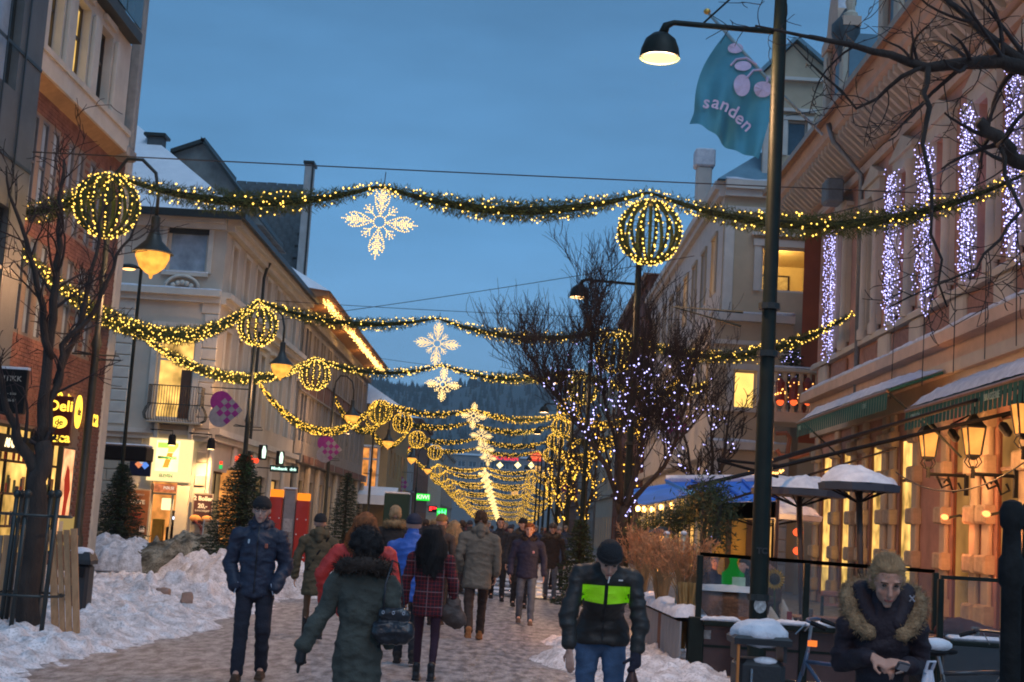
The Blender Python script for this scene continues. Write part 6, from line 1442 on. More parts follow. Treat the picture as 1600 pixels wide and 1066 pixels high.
ws2 = thing('wind_screen', 'lower glass wind screen section with dark frame at the right edge', 'wind screen', (0, 0, 0)); FY2 = 15.0
x0_, x1_ = WY(1470, 905, FY2).x, WY(1640, 912, FY2).x; z1_ = WY(1475, 905, FY2).z
for x_ in (x0_, x1_): MB().bbox(x_-.03, x_+.03, FY2-.03, FY2+.03, 0, z1_, .006).build('post', green_metal, ws2)
MB().box(x0_, x1_, FY2-.025, FY2+.025, z1_, z1_+.04).build('top_rail', green_metal, ws2); MB().box(x0_+.04, x1_-.04, FY2-.004, FY2+.004, .1, z1_-.005).build('glass_pane', gl_m, ws2)
zz2 = WY(1500, 1000, FY2).z; MB().bbox(x0_+.05, x1_, FY2-.2, FY2+.06, zz2-.05, zz2, .01).build('shelf', green_metal, ws2); MB().bbox(x0_+.06, x1_, FY2-.19, FY2+.03, zz2+.001, zz2+.05, .02).build('shelf_snow', snow_sill, ws2)
MB().box(x0_+.05, x1_, FY2+.01, FY2+.03, .05, zz2-.06).build('lower_panel', MATS['reddish_panel'], ws2)
# side screen running back along the street: white boarded planter with snow and grasses
pl = thing('planter_fence', 'grey white boarded planter fence with snowy top running back from the corner post', 'planter', (0, 0, 0))
e0, e1 = WY(1063, 965, FY), WY(1004, 948, 20.5)
n = 13
for k in range(n):
    a = Vector((e0.x, e0.y, 0)).lerp(Vector((e1.x, e1.y, 0)), k/n); b = Vector((e0.x, e0.y, 0)).lerp(Vector((e1.x, e1.y, 0)), (k+.93)/n)
    if k == 6: mt = pm('rust_board', (.22, .08, .04), .8, .3, 4)
    else: mt = pm('grey_board', (.30, .28, .27), .7, .12, 4, .2, stretch=(5, 5, .6))
    MB().rings([[(a.x, a.y, .02), (b.x, b.y, .02), (b.x, b.y, .66), (a.x, a.y, .66)], [(a.x+.02, a.y+.0, .02), (b.x+.02, b.y, .02), (b.x+.02, b.y, .66), (a.x+.02, a.y, .66)]]).build('board', mt, pl)
MB().rings([[(e0.x-.02+o_, e0.y, z_), (e1.x-.02+o_, e1.y, z_)] for o_, z_ in ((0, .66), (.35, .66), (.35, .72), (0, .72))], False).build('top_board', pm('rust_board'), pl)
rs = []
for i in range(91):
    p = e0.lerp(e1, i/90); h = .09+.05*vnoise(np.array([[i*.16, 0, 0]]), 1, 6)[0]+.012*rnd.random(); rs.append([(p.x-.06-.015*rnd.random(), p.y, .70), (p.x-.045, p.y, .72+h*.6), (p.x+.02, p.y, .72+h), (p.x+.12, p.y, .72+h*1.15), (p.x+.25, p.y, .72+h*.8), (p.x+.34, p.y, .722)])
MB().rings(rs, True, False).build('planter_snow', snow_sill, pl, smooth=True)
# poles of the side screen (pale posts with lamps)
for k, (px, Y_, lb) in enumerate(((1026, 19.5, 'left one'), (1052, 18.2, 'right one'))):
    a, b = WY(px, 930, Y_), WY(px-(-2 if k else -4), 835, Y_); t = thing('screen_post', 'slender pale green post of the cafe screen among the grasses, '+lb, 'post', (a.x, Y_, 0)); MB().tube([(0, 0, 0), (.10, 0, b.z)], .03, 7).build('pole', pm('pale_green_metal', (.25, .28, .22), .4), t, smooth=True); MB().ell((.10, 0, b.z+.02), .045, .045, .03).build('cap', snow_sill, t)
# ornamental grasses
def grass(label, px, Y_, z0_, H_, R_, seed, col='dry_grass'):
    p = WY(px, 900, Y_); t = thing('ornamental_grass', label, 'ornamental grass', (p.x, Y_, z0_)); r = np.random.RandomState(seed); m = MB(); P = []; D = []
    for k in range(85):
        a = r.rand()*2*PI; q = R_*r.rand()**.6; top = np.array([q*math.cos(a), q*math.sin(a), H_*(.75+.35*r.rand())]); mid = top*np.array([.35, .35, .6]); m.tube([(.03*math.cos(a), .03*math.sin(a), 0), tuple(mid), tuple(top)], [.007, .006, .003], 3, False)
        n = 34; s = r.rand(n)[:, None]; base = mid+(top-mid)*(.45+.6*s); P.append(base); D.append((top-mid)/np.linalg.norm(top-mid)*1.0+r.normal(0, .55, (n, 3)))
    m.build('stems', pm('dry_stem', (.34, .20, .09), .85), t, kind='stuff'); link('plumes', leaves_mesh('plumes', np.concatenate(P), np.concatenate(D), .075, .010, pm(col, (.55, .25, .11), .8, .25, 6, 0), seed), t)['kind'] = 'stuff'
grass('orange dry plume grass behind the neon striped man, leftmost of three', 1003, 20.5, .6, 1.05, .38, 1)
grass('tall orange dry plume grass between the pale screen posts, middle of three', 1035, 19.3, .6, .95, .4, 2)
grass('orange dry plume grass just left of the dark corner post, rightmost of three', 1072, 18.0, .5, 1.05, .40, 3)
t = thing('straw_bundle', 'bundle of upright straw tied in a shock beside the corner post', 'straw bundle', (WY(1074, 930, 17.6).x, 17.6, .3)); m = MB()
for k in range(60): a = rnd.uniform(0, 6.28); q = rnd.uniform(.02, .12); m.tube([(q*math.cos(a)*1.2, q*math.sin(a), 0), (q*math.cos(a)*.7, q*math.sin(a)*.7, .35), (q*math.cos(a)*1.5, q*math.sin(a), .8)], .008, 3)
m.build('straws', pm('straw', (.34, .22, .08), .85), t, kind='stuff')
# sacking covered box behind the glass
p = WY(1137, 935, 18.3); t = thing('straw_bale', 'burlap wrapped bale behind the glass of the wind screen', 'bale', (p.x, 18.3, .5))
bme = MB().bbox(-.36, .36, -.2, .2, 0, .50, .06)
link('bale_body', remesh(bme, 'bale_body', pm('burlap', (.30, .13, .07), .95, .3, 7, 1.0, 30), .03, 2, lambda c, n: .03*fbm(c, 6, 3, 1)), t); 
rs = [[(x, -.22, .5), (x, -.1, .57+.02*rnd.random()), (x, .1, .57), (x, .2, .5)] for x in np.linspace(-.36, .4, 12)]; MB().rings(rs, True, False).build('snow_cap', snow_sill, t, smooth=True)
# table of the cafe, bottles, sunflower, bag
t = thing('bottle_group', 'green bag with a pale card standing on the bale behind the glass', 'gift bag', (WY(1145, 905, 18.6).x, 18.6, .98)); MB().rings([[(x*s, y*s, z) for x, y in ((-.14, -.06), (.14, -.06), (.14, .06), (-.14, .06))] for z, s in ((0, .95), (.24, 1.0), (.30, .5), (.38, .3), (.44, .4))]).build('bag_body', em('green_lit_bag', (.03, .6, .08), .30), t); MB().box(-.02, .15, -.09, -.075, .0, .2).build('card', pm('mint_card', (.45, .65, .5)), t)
p = WY(1210, 905, 18); t = thing('sunflower', 'single sunflower standing behind the glass right of the lamp post', 'sunflower', tuple(p), 0)
for k in range(20):
    a = 2*PI*k/20; c, s = math.cos(a), math.sin(a); r1, r2 = .06, .135+.01*(k % 2)
    MB().add([(r1*c, -.02, r1*s), (.10*c-.022*s, -.035, .10*s+.022*c), (r2*c, -.02, r2*s), (.10*c+.022*s, -.035, .10*s-.022*c), (.1*c, -.015, .1*s)], [(0, 1, 2, 3), (0, 3, 4), (3, 2, 4), (2, 1, 4), (1, 0, 4)]).build('petal', pm('petal_yellow', (.55, .28, .02), .6), t)
MB().ell((0, -.02, 0), .07, .025, .07, 12, 6).build('seed_head', pm('seed_brown', (.06, .03, .01)), t, smooth=True); MB().tube([(0, 0, 0), (.02, .02, -.3), (-.02, 0, -p.z+.1)], .013, 5).build('stem', needle, t)
MB().rings([[(-.12, .0, -.18), (-.02, -.02, -.22), (-.2, 0, -.3)], [(-.12, .01, -.18), (-.02, -.01, -.22), (-.2, .01, -.3)]]).build('leaf', needle, t)
for k, (px, py) in enumerate(((1232, 945), (1210, 950), (1196, 950))):
    p = WY(px, py, 17.6); t = thing('napkin', ('rightmost and largest', 'middle', 'leftmost and smallest')[k]+' of three folded white paper cones on the cafe ledge', 'paper cone', (p.x, 17.6, zsl-.02)); h = (.30, .2, .17)[k]
    MB().lathe([(.09, 0), (.05, h*.5), (.008, h)], n=9).build('paper', pm('paper', (.6, .55, .5), .8, .1, 10, .3), t).rotation_euler = (0, -.25, 0)
    if k == 0: MB().box(-.03, .03, -.085, -.075, .05, .15).build('red_print', pm('red_panel'), t)
for k, px in enumerate((1265, 1525)):
    p = WY(px, 950, 17.4 if k == 0 else 15.5); t = thing('candle_tin', ('small metal candle cup on the ledge beside the umbrella pole', 'small metal candle cup behind the right wind screen')[k], 'candle cup', (p.x, p.y, zsl+.02)); MB().lathe([(.04, 0), (.05, .16), (.042, .165), (.038, .1)], n=10).build('cup', pm('cup_metal', (.5, .42, .38), .25, metal=.8), t, smooth='auto')
# ledge behind: wooden table tops and chairs
t = thing('cafe_table', 'brown cafe table behind the glass with a bench back', 'table', (WY(1310, 950, 18.5).x, 18.5, 0)); MB().bbox(-.55, .5, -.3, .3, .70, .74, .01).build('tabletop', pm('table_wood', (.25, .10, .06), .4, .2, 5), t)
for x_, y_ in ((-.5, -.25), (.45, -.25), (-.5, .25), (.45, .25)): MB().box(x_-.02, x_+.02, y_-.02, y_+.02, 0, .70).build('leg', dark_metal, t)
a = WY(1283, 932, 20); b = WY(1330, 932, 20); t = thing('cafe_chair', 'cafe chair with snow dusted pinkish back rail seen over the ledge', 'chair', (a.x, 20, 0)); w_ = b.x-a.x
MB().bbox(0, w_, -.02, .05, .95, 1.03, .015).build('back_rail', pm('chair_pink', (.40, .17, .12), .6), t); MB().box(0.03, w_-.03, 0, .03, .82, .86).build('back_slat', MATS['chair_pink'], t); MB().bbox(0, w_, 0, .42, .43, .47, .01).build('seat', MATS['chair_pink'], t)
for x_ in (.02, w_-.02):
    MB().box(x_-.02, x_+.02, 0, .04, 0, .95).build('leg', dark_metal, t); MB().box(x_-.02, x_+.02, .38, .42, 0, .43).build('leg', dark_metal, t)
t = thing('blanket', 'dark red crumpled blanket lying on the ledge behind the right wind screen', 'blanket', (WY(1500, 945, 16.2).x, 16.2, .72)); link('cloth', remesh(MB().ell((0, 0, .08), .3, .2, .13).ell((.25, 0, .05), .22, .18, .08), 'cloth', pm('blanket_red', (.16, .04, .03), .9, .3, 8, .6), .02, 1, lambda c, n: .03*fbm(c, 8, 3, 3)), t); MB().box(-.5, .8, -.3, .3, -.05, 0).build('ledge_board', pm('table_wood'), t); MB().box(-.48, -.42, -.28, .28, -.72, -.05).build('ledge_leg', dark_metal, t); MB().box(.72, .78, -.28, .28, -.72, -.05).build('ledge_leg', dark_metal, t)

# umbrellas with snow
def umbrella(label, px, py, Y_, R_, pole_px, lean=0, fabric='dark_canvas', col=(.06, .07, .09), snowy=True, drop=.10, sh=.145):
    c = WY(px, py, Y_); t = thing('parasol', label, 'parasol', (WY(pole_px, 930, Y_).x, Y_, 0)); cx = c.x-t.location.x; n = 8
    f = pm(fabric, col, .8, .12, 3, .2); m = MB(); z = c.z
    def ring(r, zz, nn=n): return [(cx+r*math.cos(2*PI*(k+.5)/nn)*1.0, r*math.sin(2*PI*(k+.5)/nn), zz) for k in range(nn)]
    m.rings([ring(R_*.97, z-.09), ring(R_, z), ring(R_*.5, z+drop*.55), ring(.05, z+drop)]); m.build('canopy', f, t)
    if snowy:
        P = []; F_ = []; nr, na = 12, 40
        for i in range(nr+1):
            for j in range(na):
                a = 2*PI*j/na; rr = R_*.96*i/nr; oct_r = math.cos(PI/8)/math.cos(((a) % (PI/4))-PI/8); rr *= oct_r; base = z+drop*(1-i/nr)
                th_ = sh*(1-(i/nr)**4)**.7*(.85+.75*vnoise(np.array([[math.cos(a)*rr*3, math.sin(a)*rr*3, Y_]]), 1.3, 3)[0]+.12*vnoise(np.array([[math.cos(a)*rr*14, math.sin(a)*rr*14, Y_]]), 1, 5)[0])
                P.append((cx+rr*math.cos(a), rr*math.sin(a), base+.012+th_))
        for i in range(nr):
            for j in range(na): F_.append((i*na+j, i*na+(j+1) % na, (i+1)*na+(j+1) % na, (i+1)*na+j))
        me = fast_mesh('snow_layer', P, F_, snow_sill); me.polygons.foreach_set('use_smooth', [True]*len(me.polygons)); link('snow_layer', me, t)
    MB().tube([(0, 0, 0), (cx, 0, z+drop*.8)], .045, 8).build('pole', pm('pole_wood', (.05, .025, .015), .5), t, smooth=True)
    for k in range(n): a = 2*PI*(k+.5)/n; MB().tube([(cx, 0, z-.25), (cx+R_*.9*math.cos(a), R_*.9*math.sin(a), z-.02)], .012, 4).build('rib', black_p, t)
    return t
umbrella('grey parasol under a thick snow cap beside the carriage lanterns, nearest and rightmost', 1342, 757, 19, .55, 1350)
umbrella('grey parasol under snow, middle one between the lamp post and the nearest parasol', 1248, 766, 21, .72, 1258)
umbrella('pale parasol lower down behind the tall lamp post', 1190, 803, 26, 1.12, 1213, fabric='pale_canvas', col=(.5, .48, .52), drop=.3, sh=.2)
bl = pm('blue_canvas', (.02, .20, .80), .6, .15, 2, .2)
a, b, c, d = WY(1040, 753, 26), WY(1200, 752, 26), WY(1215, 780, 23), WY(1110, 783, 23)
t = thing('awning', 'bright blue sloping canvas awning with a thin snow edge behind the lamp post', 'awning', (0, 0, 0))
MB().rings([[a, b, c, d], [a-Vector((0, 0, .03)), b-Vector((0, 0, .03)), c-Vector((0, 0, .03)), d-Vector((0, 0, .03))]]).build('canvas', bl, t)
for k in range(5):
    f = k/4; MB().tube([a.lerp(b, f)+Vector((0, 0, .03)), d.lerp(c, f)+Vector((0, 0, .03))], .025, 5).build('rafter', bl, t)
MB().tube([a+Vector((0, 0, .06)), b+Vector((0, 0, .06))], .07, 6).build('snow_edge', snow_sill, t)
MB().rings([[d+Vector((0, 0, -.035)), c+Vector((0, 0, -.035))], [d+Vector((0, 0, -.3)), c+Vector((0, 0, -.3))], [d+Vector((0, .02, -.3)), c+Vector((0, .02, -.3))], [d+Vector((0, .02, -.035)), c+Vector((0, .02, -.035))]], False).build('fringe', pm('teal_fringe', (.02, .14, .15)), t)
for q in (d, c): MB().tube([(q.x, q.y, 0), (q.x, q.y, q.z)], .04, 5).build('post', pm('pole_wood'), t)
a, b, c, d = WY(985, 765, 34), WY(1090, 748, 34), WY(1110, 765, 31), WY(1000, 790, 31)
t = thing('awning', 'smaller blue awning half hidden behind the lit tree trunk', 'awning', (0, 0, 0)); MB().rings([[a, b, c, d], [q-Vector((0, 0, .03)) for q in (a, b, c, d)]]).build('canvas', bl, t)
for q in (c, d): MB().tube([(q.x, q.y, 0), (q.x, q.y, q.z)], .04, 5).build('post', pm('pole_wood'), t)
t = thing('sail_rig', 'dark crossing awning bars and folded arms reaching from the facade to the lamp post', 'awning frame', (0, 0, 0))
for k, (p0, y0_, p1, y1_) in enumerate((((1600, 640), 24, (1075, 762), 22), ((1610, 600), 25, (1200, 722), 20), ((1400, 700), 25, (1110, 790), 21), ((1215, 728), 18, (1122, 718), 17), ((1215, 745), 18, (1122, 720), 17))):
    MB().tube([WY(*p0, y0_), WY(*p1, y1_)], .035 if k < 2 else .02, 6).build('bar', black_p, t)
t = thing('string_lights', 'short row of five warm glowing bulbs over the cafe entrance, left of the corner post', 'string lights', (0, 0, 0)); pts = []
for px, py in ((997, 795), (1006, 796), (1019, 796), (1033, 793), (1049, 790)):
    p = WY(px, py, 24); pts.append(p+Vector((0, 0, .07))); MB().ell(tuple(p), .042, .042, .052, 8, 6).build('bulb', em('cafe_bulb', (1, .5, .12), 9), t, smooth=True)
MB().tube(pts, .01, 4).build('cable', wire_m, t); plight('cafe_glow', tuple(pts[2]+Vector((0, -.3, -.1))), 120, (1, .48, .14), .2)
gv = thing('fir_garland', 'dark green fir garland draped along the cafe entrance beam', 'fir garland', (0, 0, 0)); P = []; D = []
r = np.random.RandomState(9); path = [WY(1000, 830, 23.5), WY(1040, 822, 23), WY(1085, 800, 22), WY(1112, 770, 21), WY(1125, 790, 20.6), WY(1118, 850, 20.5)]
for a, b in zip(path, path[1:]):
    n = int((b-a).length*1500); s = r.rand(n, 1); q = np.array(a)*(1-s)+np.array(b)*s; P.append(q+r.normal(0, .13, (n, 3))); D.append(r.normal(0, 1, (n, 3)))
link('needles', leaves_mesh('needles', np.concatenate(P), np.concatenate(D), .12, .018, needle_dark, 3), gv)['kind'] = 'stuff'; MB().tube(path, .05, 5).build('beam', dark_metal, gv)
MB().tube([WY(1100, 770, 21), WY(1096, 868, 21)], .035, 5).build('upright', dark_metal, gv)
# small lit stall windows far right of the street and outdoor heater glow
t = thing('patio_heater', 'tall glowing orange flame heater between the grasses', 'patio heater', (WY(1031, 900, 22).x, 22, 0)); h0, h1 = WY(1031, 895, 22).z, WY(1033, 838, 22).z
MB().lathe([(.18, 0), (.18, .08), (.03, .1), (.03, h0)], n=10).build('base', dark_metal, t); MB().lathe([(.05, h0), (.04, (h0+h1)/2), (.03, h1)], n=8).build('flame_tube', em('heater', (1, .40, .08), 5), t); MB().lathe([(.25, h1+.05), (.05, h1+.15)], n=10).build('cap', dark_metal, t); plight('heater_light', (-.25, -.3, h1-.2), 110, (1, .35, .08), .15, t)
for k, (px, py) in enumerate(((1247, 832), (1247, 861))):
    p = WY(px, py, 24); t = thing('lantern', ('upper', 'lower')[k]+' small red glowing paper lantern under the parasols', 'lantern', tuple(p)); MB().ell((0, 0, 0), .09, .09, .07).build('paper_shade', em('red_lantern', (1, .10, .03), 1.8), t, smooth=True); MB().tube([(0, 0, .07), (0, 0, .35)], .006, 3).build('cord', wire_m, t)
t = thing('string_lights', 'warm cluster of tiny lights behind the lamp post above the blue awning', 'string lights', (0, 0, 0)); C_ = []
for px in range(1170, 1226, 3): C_.append(tuple(WY(px+rnd.uniform(-1, 1), 738+rnd.uniform(-3, 5), 30)))
link('bulbs', octs_mesh('bulbs', C_, .03, bulb_o), t)['kind'] = 'stuff'; MB().tube([WY(1168, 735, 30), WY(1228, 742, 30)], .01, 3).build('cable', wire_m, t)
t = thing('wooden_sign', 'small wooden hook shaped shop sign on the snow ledge of the ochre building', 'sign', tuple(WY(1228, 695, 40))); 
MB().tube([(.05, 0, -.25), (.1, 0, .2), (.0, 0, .33), (-.3, 0, .3)], .07, 6).build('hook', pm('sign_wood', (.2, .08, .05)), t); MB().tube([(-.25, 0, -.15), (-.15, 0, -.32), (.3, 0, -.33), (.65, 0, -.2)], .07, 6).build('curl', pm('sign_copper', (.4, .14, .08)), t)
# big cafe back wall glow under umbrellas (lit cafe windows are in the facade); point light in the cafe, without a lamp body
plight('cafe_point_light', tuple(WY(1150, 790, 24)), 190, (1, .50, .16), .25)
t = thing('partition', 'mustard yellow partition wall under the blue awning', 'partition', (0, 0, 0)); a, b = WY(1115, 808, 27.5), WY(1195, 808, 27.5); MB().bbox(a.x, b.x, 27.5, 27.6, 0, a.z, .02).build('panel', pm('mustard', (.42, .28, .05), .8, .15, 2), t)
for x_ in (a.x+.3, b.x-.3): MB().box(x_-.05, x_+.05, 27.44, 27.499, 0, a.z).build('stud', pm('pole_wood'), t)

# flag on the upper right
fl = thing('flag', 'teal flag with pale cherry motif and sanden lettering hung on a slanting pole', 'flag', tuple(WY(1216, 142, 22)))
Yf = 22.0; O_ = WY(1216, 142, Yf)
def Lf(px, py, dy=0): p = WY(px, py, Yf+dy); return p-O_
p0, p1 = Lf(1105, 18), Lf(1284, 210, 3.0)
MB().tube([p0, Lf(1216, 142), p1], .028, 7).build('flag_pole', pm('pole_blue', (.15, .28, .36), .5), fl, smooth=True); MB().ell(tuple(p0), .06, .05, .05).build('finial', pm('gold', (.6, .4, .1), .3, metal=.8), fl)
A0, A1, B1_, B0_ = Lf(1134, 52), Lf(1215, 146), Lf(1182, 254), Lf(1079, 190)
nu, nv = 40, 34; P = []
Mid = Lf(1141, 102)
for j in range(nv+1):
    v = j/nv
    for i in range(nu+1):
        u = i/nu; top = A0.lerp(A1, u); bot = B0_.lerp(B1_, u)
        q = top.lerp(bot, v)
        # left edge pinched in to the fold near the pole
        q = q+Vector((.50*(1-u)**2*math.sin(PI*v)*.0, 0, 0))
        q.x += (1-u)**1.5*(.42*math.sin(PI*min(v*1.15, 1))*(-.35)+.62*math.exp(-((v-.12)/.16)**2)*.0)
        fold = .16*math.sin(u*9+v*2.5)*v**.7+.06*math.sin(u*22-v*4)*v; q = q+Vector((0, fold, 0)); P.append(q)
Fq = [(j*(nu+1)+i, j*(nu+1)+i+1, (j+1)*(nu+1)+i+1, (j+1)*(nu+1)+i) for j in range(nv) for i in range(nu)]
me = fast_mesh('cloth', P, Fq, pm('flag_teal', (.03, .21, .33), .8, .12, 2, .15, 30)); me.polygons.foreach_set('use_smooth', [True]*len(me.polygons)); link('cloth', me, fl)
lil = pm('flag_lilac', (.36, .38, .60), .8)
def flag_patch(cx, cz, rx, rz, nm='printed_cherry', a0=0, a1=2*PI, rot=0):
    pts = []; 
    for k in range(25):
        a = a0+(a1-a0)*k/24; x, z = rx*math.cos(a), rz*math.sin(a); pts.append((cx+x*math.cos(rot)-z*math.sin(rot), cz+x*math.sin(rot)+z*math.cos(rot)))
    return pts
def on_flag(px, py):
    q = Lf(px, py); v = None
    # nearest cloth point gives the fold depth
    near = [p_ for p_ in P if (p_.x-q.x)**2+(p_.z-q.z)**2 < .012] or P; return Vector((q.x, min(p_.y for p_ in near)-.02, q.z))
for c_, rx, ry in (((1160, 105), 13, 8), ((1158, 136), 13, 17), ((1192, 140), 15, 12), ((1149, 76), 12, 8)):
    ring = [on_flag(c_[0]+rx*math.cos(2*PI*k/20), c_[1]+ry*math.sin(2*PI*k/20)) for k in range(20)]; cen = on_flag(*c_)
    V_ = [cen]+ring; mb_ = MB().add(V_, [(0, k+1, (k+1) % 20+1) for k in range(20)]); mb_.build('printed_cherry', lil, fl)
for st in (((1198, 130), (1199, 121)), ((1141, 104), (1150, 94), (1165, 92), (1182, 102)), ((1166, 124), (1176, 112), (1190, 110))):
    MB().tube([on_flag(*q) for q in st], .02, 4).build('printed_stem', lil, fl)
word = 'sanden'; tp = [(1103, 163, -8), (1116, 167, -14), (1130, 171, -20), (1144, 178, -24), (1156, 186, -30), (1168, 196, -42)]
for ch, (px, py, an) in zip(word, tp):
    o = link('lettering', text_mesh(ch, .30, lil, bold=.004), fl, tuple(on_flag(px, py)+Vector((0, -.02, 0))), (PI/2, 0, 0)); o.rotation_euler = (PI/2, -math.radians(an), 0)

# ================================================================== FOREGROUND RIGHT: BIN, BICYCLES, THICK POST
p = WY(1186, 990, 10); t = thing('litter_bin', 'dark litter bin with snow heaped lid and yellow ring emblem before the wind screen', 'bin', (p.x, 10, 0)); zt_ = WY(1186, 992, 10).z
MB().bbox(-.17, .17, -.15, .15, .12, zt_-.16, .04).build('body', pm('bin_dark'), t); MB().tube([(-.165, -.16, .1), (-.165, -.16, zt_-.05)], .012, 5).build('edge_strip', pm('orange_strip', (.55, .18, .04), .4), t)
MB().rings([[(x*s, y*s, z) for x, y in ((-.2, -.18), (.2, -.18), (.2, .18), (-.2, .18))] for z, s in ((zt_-.06, .98), (zt_-.02, 1), (zt_, .9))]).build('lid', pm('bin_dark'), t)
for x_ in (-.16, .16): MB().box(x_-.012, x_+.012, -.14, .14, zt_-.17, zt_-.05).build('lid_support', pm('bin_dark'), t)
link('snow_cap', remesh(MB().ell((0, 0, zt_+.01), .21, .19, .10).ell((.05, 0, zt_+.05), .12, .12, .07), 'snow_cap', snow_sill, .012, 2, lambda c, n: .012*fbm(c, 12, 3, 3)), t); MB().ell((.03, -.1, zt_-.17), .09, .05, .03).build('snow_lump', snow_sill, t, smooth=True)
ye = pm('emblem_yellow', (.45, .28, .06), .5); m = MB(); m.tube([(.065*math.cos(a), -.157, .062+zt_-.47+.075*math.sin(a)) for a in [2*PI*k/20 for k in range(21)]], .007, 4); m.build('emblem_ring', ye, t); text('D', .09, ye, t, (0, -.156, zt_-.41), bold=.002)
MB().tube([(-.07, -.16, .14), (-.07, -.16, zt_-.22)], .012, 5).build('chrome_strip', pm('chrome_dull', (.4, .45, .5), .2, metal=.9), t)
def bicycle(label, x, y, rz, col, hb=1.05):
    t = thing('bicycle', label, 'bicycle', (x, y, 0), rz); fm_ = pm('bike_'+col, {'black': (.02, .02, .025), 'blue': (.05, .09, .16)}[col], .3, .2, 5, 0, coat=.4)
    for cx_ in (-.52, .52):
        w = MB(); w.tube([(cx_+.33*math.cos(a), 0, .34+.33*math.sin(a)) for a in [2*PI*k/28 for k in range(29)]], .018, 6, False); wh = w.build('wheel', pm('rubber', (.015, .015, .015), .8), t, smooth=True)
        s_ = MB(); [s_.tube([(cx_, 0, .34), (cx_+.32*math.cos(a), 0, .34+.32*math.sin(a))], .0022, 3, False) for a in [2*PI*k/18 for k in range(18)]]; s_.build('spokes', pm('steel', (.4, .4, .42), .3, metal=.9), wh); MB().ell((cx_, 0, .34), .03, .04, .03).build('hub', pm('steel'), wh)
    bb, hd, st_ = (-.02, 0, .30), (.38, 0, .82), (-.16, 0, .80)
    m = MB(); [m.tube(q, .016, 6) for q in ((bb, hd), (st_, hd), (bb, st_), ((-.52, 0, .34), bb), ((-.52, 0, .34), (-.14, 0, .76)), ((.36, 0, .9), (.40, 0, .72)))]; m.build('frame', fm_, t, smooth=True)
    MB().tube([(.40, 0, .74), (.44, 0, .6), (.52, 0, .34)], .014, 6).build('fork', fm_, t); MB().tube([st_, (-.2, 0, .93)], .012, 5).build('seat_post', pm('steel'), t)
    MB().tube([(.36, 0, .9), (.34, 0, hb)], .013, 6).build('stem', pm('steel'), t); MB().tube([(.22, -.27, hb-.02), (.34, -.24, hb+.02), (.37, 0, hb+.02), (.34, .24, hb+.02), (.22, .27, hb-.02)], .011, 6).build('handlebar', fm_, t, smooth=True)
    for sy in (-1, 1): MB().tube([(.31, .25*sy, hb+.01), (.2, .28*sy, hb-.025)], .018, 6).build('grip', black_p, t); MB().tube([(.35, .2*sy, hb), (.42, .22*sy, hb-.08)], .005, 4).build('brake_lever', pm('steel'), t)
    sd_ = MB().ell((-.24, 0, .95), .13, .07, .03).ell((-.12, 0, .955), .09, .03, .022); sd_.build('saddle', black_p, t, smooth=True); MB().ell((-.22, 0, 1.0), .13, .085, .05).build('saddle_snow', snow_sill, t, smooth=True)
    MB().lathe([(.09, -.01), (.09, .01)], n=14).build('chainring', pm('steel'), t, (bb[0], -.04, bb[2]), rot=(PI/2, 0, 0)); MB().tube([(bb[0], -.06, bb[2]), (bb[0]+.1, -.07, bb[2]-.12)], .009, 4).build('crank', pm('steel'), t)
    return t
p = WY(1260, 1040, 10.4); b1_ = bicycle('dark bicycle with orange reflectors parked behind the snowy bin', p.x+.33, 10.2, math.radians(160), 'blue', 1.1)
MB().box(.30, .36, -.03, .03, .93, .97).build('reflector', em('reflector', (1, .22, .04), 1.2), b1_)
p = WY(1520, 1040, 10.2); bicycle('bicycle with a snow covered saddle at the right edge of the photo', p.x-.05, 10.3, math.radians(20), 'black', 1.08)
p = WY(1580, 900, 6.2); t = thing('iron_post', 'thick dark iron post with ball top and collar, very near at the right edge', 'post', (p.x, 6.2, 0)); zt_ = WY(1580, 788, 6.2).z
MB().lathe([(.042, 0), (.042, zt_-.36), (.055, zt_-.34), (.055, zt_-.24), (.042, zt_-.22), (.038, zt_-.11), (.05, zt_-.09), (.054, zt_-.03), (.038, zt_+.01), (.01, zt_+.02)], n=18).build('post', pm('iron_green', (.016, .02, .022), .85, .3, 12, .4, spec=.1), t, smooth='auto')
t2 = copy_tree(t, None, (p.x+.125, 6.3, 0), label='second thick iron post cut off by the right edge of the photo')
MB().tube([(p.x-0, 6.25, zt_-.34), (p.x+.3, 6.35, zt_-.34)], .03, 6)
# ================================================================== PEOPLE
skin_m = pm('skin', (.52, .29, .21), .55, .10, 12, .15, 90)
def cloth(name, col, var=.18, scale=5, rough=.85, bump=.35, bscale=55, **k): return pm(name, col, rough, var, scale, bump, bscale, **k)
boot_m = cloth('dark_boot', (.03, .02, .015)); 
def wrinkle(amp, quilt=0, seed=0, vert=0):
    def f(c, n):
        w = 1.2*amp*fbm(c*np.array([7, 7, 10]), 1, 4, seed)+amp*1.1*(1-np.abs(vnoise(c*np.array([5, 5, 13])+np.abs(c[:, :1])*3, 1, seed+3)))**3+amp*.8*(1-np.abs(vnoise(np.stack([c[:, 0]*9+c[:, 2]*9, c[:, 1]*8, c[:, 2]*13-c[:, 0]*6], -1), 1, seed+7)))**4
        if quilt: w = w+quilt*(np.abs(np.sin(c[:, 2]*PI/.085))**.6-.6)*np.clip(1-np.abs(n[:, 2])*1.2, 0, 1)
        if vert: w = w+vert*np.sin(np.arctan2(c[:, 1], c[:, 0])*9+3*fbm(c, 2, 2, seed))*np.clip((.55-(c[:, 2]-.4))*1.2, 0, 1)
        return w
    return f
